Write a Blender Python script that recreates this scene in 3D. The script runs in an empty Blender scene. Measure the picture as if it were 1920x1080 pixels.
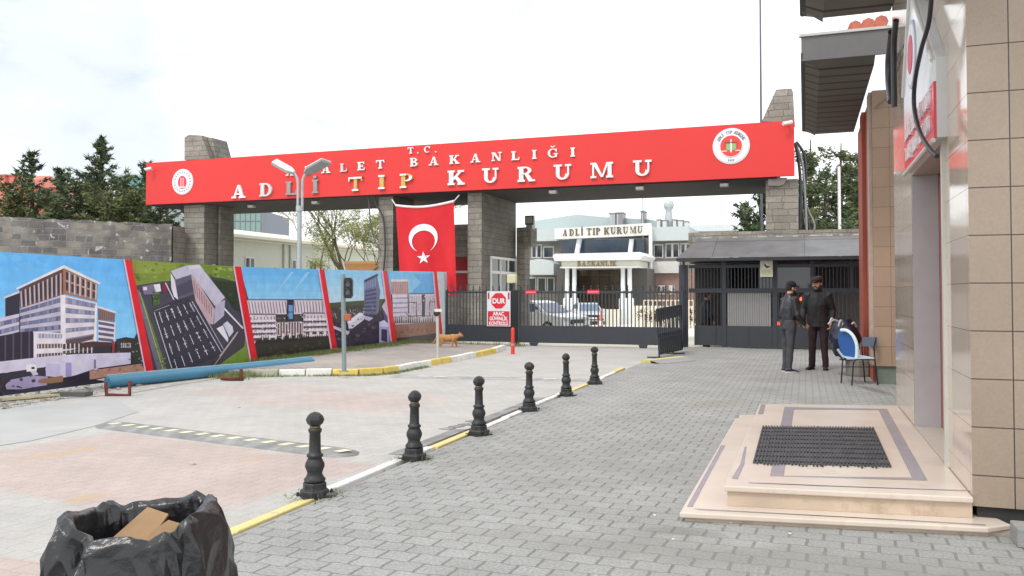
import bpy, bmesh, math, random
from mathutils import Vector, Matrix, noise
# ------------------------------------------------------------------ camera, sky, sun, exposure
F = 1550.0; TH = math.radians(19.5); P = .025; CY = 550 - F*math.tan(P); CZ = 1.5
sc = bpy.context.scene
C = sc.collection
cam_d = bpy.data.cameras.new("camera"); cam = bpy.data.objects.new("camera", cam_d); C.objects.link(cam)
cam_d.sensor_width = 36; cam_d.lens = 36*F/1920; cam_d.clip_end = 3000; cam_d.clip_start = .05
cam_d.shift_y = -(540-CY)/1920
cam.location = (0, 0, CZ); cam.rotation_euler = (math.pi/2 + P, 0, TH)
sc.camera = cam
SUN_EL, SUN_AZ = math.radians(52), math.radians(200)     # direction the light comes from (azimuth clockwise from +Y)
w = bpy.data.worlds.new("World"); sc.world = w; w.use_nodes = True
nt = w.node_tree; nt.nodes.clear(); N = nt.nodes.new; L = nt.links.new
out = N('ShaderNodeOutputWorld'); sky = N('ShaderNodeTexSky'); sky.sky_type = 'NISHITA'; sky.sun_disc = False
sky.sun_elevation = SUN_EL; sky.sun_rotation = SUN_AZ
bg1 = N('ShaderNodeBackground'); bg1.inputs[1].default_value = .135; L(sky.outputs[0], bg1.inputs[0])
tc = N('ShaderNodeTexCoord'); mp = N('ShaderNodeMapping'); mp.inputs['Scale'].default_value = (1, 1, 2.2)
L(tc.outputs['Generated'], mp.inputs[0])
n1 = N('ShaderNodeTexNoise'); n1.inputs['Scale'].default_value = 5.5; n1.inputs['Detail'].default_value = 8; n1.inputs['Roughness'].default_value = .55
mp.inputs['Location'].default_value = (1.3, .4, .6); L(mp.outputs[0], n1.inputs['Vector'])
def M2(op, a, b_):
    q = N('ShaderNodeMath'); q.operation = op
    for i, x in enumerate((a, b_)):
        if isinstance(x, (int, float)): q.inputs[i].default_value = x
        else: L(x, q.inputs[i])
    return q.outputs[0]
def sky_dir(px, py):       # direction in the sky where a gap in the clouds sits
    a, b_ = (px-960)/F, (CY-py)/F; c, s = math.cos(P), math.sin(P); f = c-b_*s
    return Vector((a*math.cos(TH)-f*math.sin(TH), a*math.sin(TH)+f*math.cos(TH), s+b_*c)).normalized()
def gap(px, py, r, soft):
    d = N('ShaderNodeVectorMath'); d.operation = 'DISTANCE'; d.inputs[1].default_value = sky_dir(px, py); L(tc.outputs['Generated'], d.inputs[0])
    m = N('ShaderNodeMapRange'); m.inputs[1].default_value = r; m.inputs[2].default_value = r*soft; m.inputs[3].default_value = 1; m.inputs[4].default_value = 0; L(d.outputs['Value'], m.inputs[0]); return m.outputs[0]
def tot(l):
    o = l[0]
    for x in l[1:]: o = M2('MAXIMUM', o, x)
    return o
nz = M2('MULTIPLY', M2('SUBTRACT', n1.outputs[0], .5), 3.4)
blue = M2('ADD', tot([gap(640, 170, .03, 3.6), gap(750, 115, .02, 3), gap(965, 0, .015, 4), gap(-1500, 100, .3, 2), gap(2900, -300, .35, 2)]), M2('MULTIPLY', nz, 1.5))
grey = M2('ADD', tot([gap(40, 40, .11, 2.0), gap(150, 290, .09, 2.0), gap(-500, 260, .3, 1.6)]), M2('MULTIPLY', nz, .25))
rp = N('ShaderNodeMapRange'); rp.inputs[1].default_value = .50; rp.inputs[2].default_value = 1.9; rp.inputs[3].default_value = 1; rp.inputs[4].default_value = .42; L(blue, rp.inputs[0])
rp2 = N('ShaderNodeMix'); rp2.data_type = 'RGBA'; rg_ = N('ShaderNodeMapRange'); rg_.inputs[1].default_value = .2; rg_.inputs[2].default_value = 1.2; L(grey, rg_.inputs[0]); L(rg_.outputs[0], rp2.inputs[0])
rp2.inputs[6].default_value = (.98, 1.0, 1.02, 1); rp2.inputs[7].default_value = (.545, .595, .68, 1)
bg2 = N('ShaderNodeBackground'); bg2.inputs[1].default_value = 1.0; L(rp2.outputs[2], bg2.inputs[0])
mx = N('ShaderNodeMixShader'); L(rp.outputs[0], mx.inputs[0]); L(bg1.outputs[0], mx.inputs[1]); L(bg2.outputs[0], mx.inputs[2])
L(mx.outputs[0], out.inputs[0])
sd = bpy.data.lights.new("sun", 'SUN'); sd.energy = 1.1; sd.angle = math.radians(14); sd.color = (1, .96, .9)
so = bpy.data.objects.new("sun", sd); C.objects.link(so)
sv = Vector((math.sin(SUN_AZ)*math.cos(SUN_EL), math.cos(SUN_AZ)*math.cos(SUN_EL), math.sin(SUN_EL)))
so.rotation_euler = sv.to_track_quat('Z', 'Y').to_euler()
so.location = (0, 0, 40)
sc.view_settings.view_transform = 'Standard'; sc.view_settings.look = 'None'; sc.view_settings.exposure = .57
sc.view_settings.gamma = 1; sc.view_settings.use_curve_mapping = False

# ------------------------------------------------------------------ measuring: photograph direction -> point on a known plane
fw = (-math.sin(TH), math.cos(TH)); rt = (math.cos(TH), math.sin(TH))
def ray(px, py):
    a = (px-960)/F; b = (CY-py)/F; c, s = math.cos(P), math.sin(P); f = c-b*s; u = s+b*c
    return (a*rt[0]+f*fw[0], a*rt[1]+f*fw[1], u)
def G(px, py, z=0):
    r = ray(px, py); t = (z-CZ)/r[2]; return (r[0]*t, r[1]*t, z)
def PX(px, py, X):
    r = ray(px, py); t = X/r[0]; return (X, r[1]*t, CZ+r[2]*t)
def PY(px, py, Y):
    r = ray(px, py); t = Y/r[1]; return (r[0]*t, Y, CZ+r[2]*t)
def D(px, py, d):
    r = ray(px, py); t = d/(r[0]*fw[0]+r[1]*fw[1]); return (r[0]*t, r[1]*t, CZ+r[2]*t)
R = random.Random(7)
def V(*a): return Vector(a)

# ------------------------------------------------------------------ helpers
def lin(c):
    return tuple(((x/255)/12.92 if x/255 <= .04045 else ((x/255+.055)/1.055)**2.4) for x in c)
def tag(o, label=None, cat=None, group=None, kind=None):
    if label: o['label'] = label
    if cat: o['category'] = cat
    if group: o['group'] = group
    if kind: o['kind'] = kind
    return o
def empty(name, loc, label=None, cat=None, group=None):
    o = bpy.data.objects.new(name, None); C.objects.link(o); o.location = loc; o.empty_display_size = .2
    return tag(o, label, cat, group)
class MB:
    def __init__(s): s.v = []; s.f = []; s.c = []; s.sm = []
    def add(s, vs, fs, col=(1, 1, 1), smooth=False):
        b = len(s.v); s.v += [tuple(v) for v in vs]
        for f in fs: s.f.append([i+b for i in f]); s.c.append(col); s.sm.append(smooth)
        return s
    def poly(s, pts, col=(1, 1, 1)): return s.add(pts, [list(range(len(pts)))], col)
    def box(s, x0, y0, z0, x1, y1, z1, col=(1, 1, 1)):
        vs = [(x, y, z) for z in (z0, z1) for y in (y0, y1) for x in (x0, x1)]
        return s.add(vs, [[0, 2, 3, 1], [4, 5, 7, 6], [0, 1, 5, 4], [2, 6, 7, 3], [0, 4, 6, 2], [1, 3, 7, 5]], col)
    def prism(s, pts, ext, col=(1, 1, 1)):
        n = len(pts); e = Vector(ext); a = [Vector(p) for p in pts]; b = [p+e for p in a]
        fs = [list(range(n)), list(range(2*n-1, n-1, -1))] + [[i, (i+n), (i+1) % n+n, (i+1) % n] for i in range(n)]
        return s.add(a+b, fs, col)
    def obox(s, c, ax, ay, az, col=(1, 1, 1)):        # centre and three half-axis vectors
        c = Vector(c); ax, ay, az = Vector(ax), Vector(ay), Vector(az)
        vs = [c+ax*i+ay*j+az*k for k in (-1, 1) for j in (-1, 1) for i in (-1, 1)]
        return s.add(vs, [[0, 2, 3, 1], [4, 5, 7, 6], [0, 1, 5, 4], [2, 6, 7, 3], [0, 4, 6, 2], [1, 3, 7, 5]], col)
    def tube(s, pts, r, n=8, col=(1, 1, 1), caps=True):
        pts = [Vector(p) for p in pts]; m = len(pts); rs = r if isinstance(r, (list, tuple)) else [r]*m
        vs = []; up = None
        for i, p in enumerate(pts):
            t = (pts[min(i+1, m-1)]-pts[max(i-1, 0)])
            t = t.normalized() if t.length > 1e-9 else V(0, 0, 1)
            if up is None or abs(up.dot(t)) > .95: up = V(0, 0, 1) if abs(t.z) < .9 else V(1, 0, 0)
            a = t.cross(up).normalized(); b = t.cross(a).normalized(); up = a.cross(t).normalized()
            vs += [p+(a*math.cos(q)+b*math.sin(q))*rs[i] for q in (2*math.pi*k/n for k in range(n))]
        fs = [[i*n+k, i*n+(k+1) % n, (i+1)*n+(k+1) % n, (i+1)*n+k] for i in range(m-1) for k in range(n)]
        s.add(vs, fs, col, True)
        if caps: s.add(vs[:n], [list(range(n))[::-1]], col); s.add(vs[-n:], [list(range(n))], col)
        return s
    def lathe(s, prof, c, n=20, col=(1, 1, 1), smooth=True, rot=0, sq=1.0):
        vs = [(c[0]+r*math.cos(a), c[1]+r*sq*math.sin(a), c[2]+z) for r, z in prof for a in (rot+2*math.pi*k/n for k in range(n))]
        fs = [[i*n+k, i*n+(k+1) % n, (i+1)*n+(k+1) % n, (i+1)*n+k] for i in range(len(prof)-1) for k in range(n)]
        s.add(vs, fs, col, smooth); m = len(prof)
        s.add([vs[k] for k in range(n)], [list(range(n))[::-1]], col); s.add([vs[(m-1)*n+k] for k in range(n)], [list(range(n))], col)
        return s
    def ball(s, c, r, n=12, col=(1, 1, 1), sc_=(1, 1, 1)):
        prof = [(math.sin(math.pi*i/n)*1.0+1e-4, -math.cos(math.pi*i/n)) for i in range(n+1)]; k = n+4
        vs = [(c[0]+r*sc_[0]*q*math.cos(2*math.pi*j/k), c[1]+r*sc_[1]*q*math.sin(2*math.pi*j/k), c[2]+r*sc_[2]*z) for q, z in prof for j in range(k)]
        fs = [[i*k+j, i*k+(j+1) % k, (i+1)*k+(j+1) % k, (i+1)*k+j] for i in range(n) for j in range(k)]
        return s.add(vs, fs, col, True)
    def build(s, name, mat, parent=None, bevel=0, rnd=False):
        if parent is not None: o0 = Vector(parent.get('_w', parent.location))
        else:
            xs = [v[0] for v in s.v]; ys = [v[1] for v in s.v]; zs = [v[2] for v in s.v]
            o0 = V((min(xs)+max(xs))/2, (min(ys)+max(ys))/2, min(zs))
        me = bpy.data.meshes.new(name)
        me.from_pydata([(v[0]-o0[0], v[1]-o0[1], v[2]-o0[2]) for v in s.v], [], s.f)
        me.polygons.foreach_set('use_smooth', s.sm)
        at = me.color_attributes.new('Col', 'FLOAT_COLOR', 'CORNER'); buf = []
        for f, c in zip(s.f, s.c): buf += [c[0], c[1], c[2], 1.0]*len(f)
        at.data.foreach_set('color', buf)
        me.materials.append(mat); me.update()
        o = bpy.data.objects.new(name, me); C.objects.link(o)
        if parent is not None: o.parent = parent; o['_w'] = tuple(o0)
        else: o.location = o0; o['_w'] = tuple(o0)
        if bevel:
            b = o.modifiers.new('edge', 'BEVEL'); b.width = bevel; b.segments = 2; b.limit_method = 'ANGLE'; b.angle_limit = .7
        return o

MC = {}
def mat(name, col=(.5, .5, .5), rough=.6, metal=0, nscale=6, namt=.12, bump=0, bscale=40, vcol=False, spec=.5, coat=0, emit=None, dirt=None, trans=0):
    """plain procedural surface: base colour (or the piece's own paint colour) varied by noise, with bump"""
    if name in MC: return MC[name]
    m = bpy.data.materials.new(name); m.use_nodes = True; t = m.node_tree; b = t.nodes['Principled BSDF']; N = t.nodes.new; L = t.links.new
    g = N('ShaderNodeTexCoord'); ns = N('ShaderNodeTexNoise'); ns.inputs['Scale'].default_value = nscale; ns.inputs['Detail'].default_value = 6
    L(g.outputs['Object'], ns.inputs['Vector'])
    mr = N('ShaderNodeMapRange'); mr.inputs[1].default_value = .25; mr.inputs[2].default_value = .75
    mr.inputs[3].default_value = 1-namt; mr.inputs[4].default_value = 1+namt; L(ns.outputs[0], mr.inputs[0])
    mu = N('ShaderNodeVectorMath'); mu.operation = 'SCALE'; L(mr.outputs[0], mu.inputs['Scale'])
    if vcol:
        a = N('ShaderNodeAttribute'); a.attribute_name = 'Col'; L(a.outputs['Color'], mu.inputs[0])
    else: mu.inputs[0].default_value = col
    src = mu.outputs[0]
    if dirt:
        n3 = N('ShaderNodeTexNoise'); n3.inputs['Scale'].default_value = dirt[1]; n3.inputs['Detail'].default_value = 8; n3.inputs['Roughness'].default_value = .7
        L(g.outputs['Object'], n3.inputs['Vector'])
        r3 = N('ShaderNodeMapRange'); r3.inputs[1].default_value = dirt[2]; r3.inputs[2].default_value = dirt[2]+.14; r3.inputs[4].default_value = dirt[3]
        L(n3.outputs[0], r3.inputs[0]); mx = N('ShaderNodeMix'); mx.data_type = 'RGBA'; L(r3.outputs[0], mx.inputs[0]); L(src, mx.inputs[6])
        mx.inputs[7].default_value = (*dirt[0], 1); src = mx.outputs[2]
    L(src, b.inputs['Base Color'])
    b.inputs['Roughness'].default_value = rough; b.inputs['Metallic'].default_value = metal
    b.inputs['Specular IOR Level'].default_value = spec; b.inputs['Coat Weight'].default_value = coat
    if trans: b.inputs['Transmission Weight'].default_value = trans
    if emit: b.inputs['Emission Color'].default_value = (*emit[0], 1); b.inputs['Emission Strength'].default_value = emit[1]
    if bump:
        n4 = N('ShaderNodeTexNoise'); n4.inputs['Scale'].default_value = bscale; n4.inputs['Detail'].default_value = 5
        L(g.outputs['Object'], n4.inputs['Vector'])
        bp = N('ShaderNodeBump'); bp.inputs['Strength'].default_value = bump; bp.inputs['Distance'].default_value = .01
        L(n4.outputs[0], bp.inputs['Height']); L(bp.outputs[0], b.inputs['Normal'])
    MC[name] = m; return m

def brick(name, plane, bw, bh, c1, c2, cm, mortar=.012, offset=.5, rough=.7, namt=.25, bump=.5, blot=None, wave=0, shift=(0, 0), spec=.5, masks=None, fine=0.15, rot=0, jit=0, squash=1.0, vk=1.0):
    m = bpy.data.materials.new(name); m.use_nodes = True; t = m.node_tree; b = t.nodes['Principled BSDF']; N = t.nodes.new; L = t.links.new
    g = N('ShaderNodeNewGeometry'); sp = N('ShaderNodeSeparateXYZ')
    if rot:
        vr = N('ShaderNodeVectorRotate'); vr.rotation_type = 'Z_AXIS'; vr.inputs['Angle'].default_value = rot
        L(g.outputs['Position'], vr.inputs['Vector']); L(vr.outputs[0], sp.inputs[0])
    else: L(g.outputs['Position'], sp.inputs[0])
    cb = N('ShaderNodeCombineXYZ'); ax = {'X': 0, 'Y': 1, 'Z': 2}
    def math_(op, a, bb=None, c=None):
        q = N('ShaderNodeMath'); q.operation = op
        for i, x in enumerate((a, bb, c)):
            if x is None: continue
            if isinstance(x, (int, float)): q.inputs[i].default_value = x
            else: L(x, q.inputs[i])
        return q.outputs[0]
    u = sp.outputs[ax[plane[0]]]; v = sp.outputs[ax[plane[1]]]
    u = math_('ADD', u, shift[0]); v = math_('ADD', v, shift[1])
    u0, v0 = u, v
    if wave:
        wv = math_('SINE', math_('MULTIPLY', u, 2*math.pi/bw*1.0)); v = math_('ADD', v, math_('MULTIPLY', wv, wave))
        wv = math_('SINE', math_('MULTIPLY', v0, 2*math.pi/bh)); u = math_('ADD', u, math_('MULTIPLY', wv, wave*.5))
    if jit:
        nj = N('ShaderNodeTexNoise'); nj.inputs['Scale'].default_value = 1.9; nj.inputs['Detail'].default_value = 2; L(g.outputs['Position'], nj.inputs['Vector']); sj = N('ShaderNodeSeparateColor'); L(nj.outputs['Color'], sj.inputs[0])
        u = math_('ADD', u, math_('MULTIPLY', math_('SUBTRACT', sj.outputs[0], .5), jit)); v = math_('ADD', v, math_('MULTIPLY', math_('SUBTRACT', sj.outputs[1], .5), jit*.35))
    if vk != 1: v = math_('MULTIPLY', v, vk)
    L(u, cb.inputs[0]); L(v, cb.inputs[1])
    br = N('ShaderNodeTexBrick'); L(cb.outputs[0], br.inputs['Vector'])
    br.offset = offset; br.squash = squash; br.squash_frequency = 3; br.inputs['Scale'].default_value = 1; br.inputs['Brick Width'].default_value = bw; br.inputs['Row Height'].default_value = bh*vk
    br.inputs['Mortar Size'].default_value = mortar; br.inputs['Mortar Smooth'].default_value = .3; br.inputs['Bias'].default_value = 0
    br.inputs['Color1'].default_value = (*c1, 1); br.inputs['Color2'].default_value = (*c2, 1); br.inputs['Mortar'].default_value = (*cm, 1)
    ns = N('ShaderNodeTexNoise'); ns.inputs['Scale'].default_value = 1.3; ns.inputs['Detail'].default_value = 8; ns.inputs['Roughness'].default_value = .65
    L(g.outputs['Position'], ns.inputs['Vector'])
    mr = N('ShaderNodeMapRange'); mr.inputs[1].default_value = .3; mr.inputs[2].default_value = .7; mr.inputs[3].default_value = 1-namt; mr.inputs[4].default_value = 1+namt*.6
    L(ns.outputs[0], mr.inputs[0])
    mu = N('ShaderNodeVectorMath'); mu.operation = 'SCALE'; L(br.outputs[0], mu.inputs[0]); L(mr.outputs[0], mu.inputs['Scale'])
    nf = N('ShaderNodeTexNoise'); nf.inputs['Scale'].default_value = 55; nf.inputs['Detail'].default_value = 3; L(g.outputs['Position'], nf.inputs['Vector'])
    mf = N('ShaderNodeMapRange'); mf.inputs[1].default_value = .3; mf.inputs[2].default_value = .7; mf.inputs[3].default_value = 1-fine; mf.inputs[4].default_value = 1+fine; L(nf.outputs[0], mf.inputs[0])
    mu2 = N('ShaderNodeVectorMath'); mu2.operation = 'SCALE'; L(mu.outputs[0], mu2.inputs[0]); L(mf.outputs[0], mu2.inputs['Scale'])
    src = mu2.outputs[0]
    def over(fac, col, mode='MIX'):
        nonlocal src
        mx = N('ShaderNodeMix'); mx.data_type = 'RGBA'; mx.blend_type = mode; L(fac, mx.inputs[0]); L(src, mx.inputs[6]); mx.inputs[7].default_value = (*col, 1); src = mx.outputs[2]
    if blot:
        nb = N('ShaderNodeTexNoise'); nb.inputs['Scale'].default_value = blot[1]; nb.inputs['Detail'].default_value = 4; L(g.outputs['Position'], nb.inputs['Vector'])
        rb = N('ShaderNodeMapRange'); rb.inputs[1].default_value = blot[2]; rb.inputs[2].default_value = blot[2]+.05; rb.inputs[4].default_value = blot[3]; L(nb.outputs[0], rb.inputs[0])
        over(rb.outputs[0], blot[0])
    if masks:      # stains, differently coloured pavers and painted building shade: ellipse or box in ground metres with a ragged edge
        nb = N('ShaderNodeTexNoise'); nb.inputs['Scale'].default_value = 3.5; nb.inputs['Detail'].default_value = 8; nb.inputs['Roughness'].default_value = .7; L(g.outputs['Position'], nb.inputs['Vector'])
        for (cx, cy, rx, ry, ang, amp, soft, col, op, boxy) in masks:
            dx = math_('SUBTRACT', u0, cx); dy = math_('SUBTRACT', v0, cy)
            c_, s_ = math.cos(ang), math.sin(ang)
            a = math_('DIVIDE', math_('ADD', math_('MULTIPLY', dx, c_), math_('MULTIPLY', dy, s_)), rx)
            q = math_('DIVIDE', math_('SUBTRACT', math_('MULTIPLY', dy, c_), math_('MULTIPLY', dx, s_)), ry)
            if boxy: d = math_('MAXIMUM', math_('ABSOLUTE', a), math_('ABSOLUTE', q))
            else: d = math_('SQRT', math_('ADD', math_('MULTIPLY', a, a), math_('MULTIPLY', q, q)))
            d = math_('ADD', d, math_('MULTIPLY', math_('SUBTRACT', nb.outputs[0], .5), amp))
            r = N('ShaderNodeMapRange'); r.inputs[1].default_value = 1-soft; r.inputs[2].default_value = 1; r.inputs[3].default_value = op; r.inputs[4].default_value = 0
            L(d, r.inputs[0]); over(r.outputs[0], col, 'MULTIPLY' if boxy else 'MIX')
    L(src, b.inputs['Base Color']); b.inputs['Roughness'].default_value = rough; b.inputs['Specular IOR Level'].default_value = spec
    bp = N('ShaderNodeBump'); bp.inputs['Strength'].default_value = bump; bp.inputs['Distance'].default_value = .01
    inv = math_('SUBTRACT', 1.0, br.outputs['Fac']); hh = math_('ADD', inv, math_('MULTIPLY', nf.outputs[0], .25))
    L(hh, bp.inputs['Height']); L(bp.outputs[0], b.inputs['Normal'])
    return m
M_paint = mat('painted surface', vcol=True, rough=.5, namt=.05)
M_print = mat('printed vinyl', vcol=True, rough=.33, namt=.13, nscale=5, bump=.9, bscale=1.7)
M_metalp = mat('painted metal', vcol=True, rough=.35, namt=.06)
M_matte = mat('matte surface', vcol=True, rough=.85, namt=.12, bump=.3)
M_cloth = mat('fabric', vcol=True, rough=.9, namt=.2, nscale=9, bump=.5, bscale=14)
M_glass = mat('window glass', (.03, .04, .05), rough=.06, namt=.3, nscale=.6, spec=.8)
M_steel = mat('galvanised steel', (.42, .46, .47), rough=.4, metal=.5, namt=.1)
DK = (.036, .042, .052)      # the dark grey paint of gates and guard house

# ------------------------------------------------------------------ ground
gm = mat('dusty ground', (.34, .33, .31), rough=.9, namt=.2, nscale=.8, bump=.4, bscale=20)
mb = MB(); rows = [(-80, -.30), (23.4, -.10), (65, -.80), (900, -.80)]
for (a, za), (b, zb) in zip(rows, rows[1:]): mb.poly([(-700, a, za), (700, a, za), (700, b, zb), (-700, b, zb)])
mb.v = [v if v[1] != -80 else (v[0], v[1], -.10) for v in mb.v]
tag(mb.build('ground', gm), kind='structure')
sand = (.46, .33, .21)
spots = []
def spot(px0, py0, px1, py1, ry, op=.55):
    a = G(px0, py0, -.05); b = G(px1, py1, -.05); spots.append(((a[0]+b[0])/2, (a[1]+b[1])/2, math.dist(a, b)/2*1.15, ry, math.atan2(b[1]-a[1], b[0]-a[0]), 2.4, .6, sand, op, False))
spot(40, 862, 200, 836, .11, .85); spot(120, 942, 205, 924, .10, .85); spot(445, 866, 520, 855, .08, .7); spot(740, 730, 800, 728, .1, .35); spot(230, 828, 262, 826, .06, .4)
spot(520, 772, 580, 772, .06, .25)
pk = (1.02, .86, .84)
masks = [(-5.65, 5.9, 1.95, 1.15, -.16, .25, .10, pk, 1, True), (-6.3, 10.6, 1.7, 1.25, -.1, .5, .5, (1.02, .86, .84), .8, True), (-3.9, 3.3, 3.2, .35, 0, .25, .1, pk, 1, True),
         (-8.4, 11.2, .9, 1.2, 0, .5, .5, (1.02, .88, .85), .7, True)] + spots
road_m = brick('road pavers', 'XY', .2, .15, (.455, .44, .415), (.425, .412, .39), (.375, .362, .34), mortar=.009, wave=.007, vk=2, namt=.12, bump=.15, masks=masks, rough=.8, fine=.08)
mb = MB(); mb.box(-60, -30, -.09, 14, 23.4, -.05); tag(mb.build('road', road_m), kind='structure')
side_m = brick('interlocking grey pavers', 'XY', .2, .15, (.33, .33, .318), (.295, .296, .283), (.19, .187, .172), mortar=.010, wave=.006, vk=2.1, namt=.18, bump=.55, rough=.8, fine=.24,  # large dark mask near the steps paints in building shade, with some grime
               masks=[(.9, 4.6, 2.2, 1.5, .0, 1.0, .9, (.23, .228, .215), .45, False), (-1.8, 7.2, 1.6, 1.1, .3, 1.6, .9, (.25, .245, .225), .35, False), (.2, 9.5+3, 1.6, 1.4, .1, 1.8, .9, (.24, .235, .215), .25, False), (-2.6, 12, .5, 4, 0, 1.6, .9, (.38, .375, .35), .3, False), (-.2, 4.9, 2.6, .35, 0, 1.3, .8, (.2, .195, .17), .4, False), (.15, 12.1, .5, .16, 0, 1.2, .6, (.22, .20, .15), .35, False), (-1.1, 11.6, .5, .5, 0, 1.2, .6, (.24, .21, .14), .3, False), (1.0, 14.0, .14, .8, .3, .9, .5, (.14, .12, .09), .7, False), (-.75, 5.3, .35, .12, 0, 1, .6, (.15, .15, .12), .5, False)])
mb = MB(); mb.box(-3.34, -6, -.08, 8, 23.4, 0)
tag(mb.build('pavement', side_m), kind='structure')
cm = mat('pale concrete yard', (.72, .68, .58), rough=.9, namt=.1, nscale=.5, bump=.2)
mb = MB(); mb.poly([(-60, 23.4, -.06), (30, 23.4, -.06), (30, 66, -.78), (-60, 66, -.78)]); tag(mb.build('courtyard', cm), kind='structure')
# pale concrete apron at the left of the road
apr = mat('smooth concrete', (.40, .40, .39), rough=.85, namt=.1, nscale=1.5, bump=.15)
mb = MB(); mb.poly([G(p[0], p[1], -.046) for p in [(-160, 860), (60, 826), (172, 800), (260, 772), (215, 748), (0, 768), (-200, 790)]]); tag(mb.build('concrete_apron', apr), kind='structure')
# raised walk at the left with its kerb
wk = brick('walk pavers', 'XY', .2, .1, (.40, .37, .34), (.34, .31, .28), (.2, .19, .17), mortar=.012, namt=.25, bump=.5, masks=[(-9.5, 15.5, 1.6, 1.6, 0, 1.2, .7, (.5, .42, .36), .5, False)])
kpts = [(-9.75, 12.95), (-8.9, 13.42), (-7.86, 13.85), (-7.62, 14.3), (-7.62, 15.6), (-7.55, 17.8), (-7.62, 20.2), (-7.9, 21.6)]
mb = MB(); mb.prism([(x, y, -.08) for x, y in kpts]+[(-11.0, 21.6, -.08), (-11.0, 12.6, -.08)], (0, 0, .14)); tag(mb.build('walkway', wk), kind='structure')
kc = MB(); yel = (.72, .55, .14); wht = (.74, .73, .69); old = (.42, .41, .33)
cols = [old, wht, wht, yel, yel, yel, wht, wht, wht, yel, yel, wht, wht, wht, yel, yel, yel, wht, wht, wht]
seg = []
L0 = [Vector((x, y, 0)) for x, y in kpts]
tot = sum((b-a).length for a, b in zip(L0, L0[1:])); nst = 20; step = tot/nst
def along(path, d):
    for a, b in zip(path, path[1:]):
        l = (b-a).length
        if d <= l+1e-6: return a+(b-a)*(d/l)
        d -= l
    return path[-1].copy()
kerbm = mat('kerb paint', vcol=True, rough=.75, namt=.14, nscale=7, bump=.5, dirt=((.25, .25, .2), 9, .60, .7))
for i in range(nst):
    a = along(L0, i*step+.012); b = along(L0, (i+1)*step-.012); t = (b-a).normalized(); n = V(t.y, -t.x, 0)
    hz = .075 + R.uniform(-.008, .01)
    kc.prism([a+n*.07+V(0, 0, -.07), a+n*.05+V(0, 0, hz), a-n*.08+V(0, 0, hz), a-n*.08+V(0, 0, -.07)], b-a, cols[i % 20])
tag(kc.build('kerb', kerbm, bevel=.012), kind='structure')
# painted kerb in front of the bollards
kc = MB(); kd = {0: yel, 1: yel, 2: wht, 3: wht, 4: yel, 5: yel, 6: wht, 7: wht, 8: yel, 9: wht, 10: yel, 11: wht, 12: wht, 13: yel, 14: wht, 15: wht}
for i in range(14):
    y0 = 2.35+i*1.01; xj = -3.46+.03*math.sin(i*1.3)
    c = yel if y0 < 5.1 else wht if y0 < 6.7 else yel if y0 < 8.1 else wht if y0 < 9.6 else yel if y0 < 10.4 else wht if y0 < 11.9 else yel if y0 < 13.2 else wht if y0 < 14.5 else yel
    kc.prism([(xj-.035, y0, -.07), (xj-.03, y0, .004), (xj+.07, y0, .008), (xj+.07, y0, -.07)], (.0, .995, 0), {yel: (.68, .57, .24), wht: (.70, .69, .66)}[c])
tag(kc.build('kerb', mat('worn kerb paint', vcol=True, rough=.75, namt=.12, nscale=7, bump=.5, dirt=((.34, .33, .29), 7, .53, .8)), bevel=.01), kind='structure')

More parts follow.
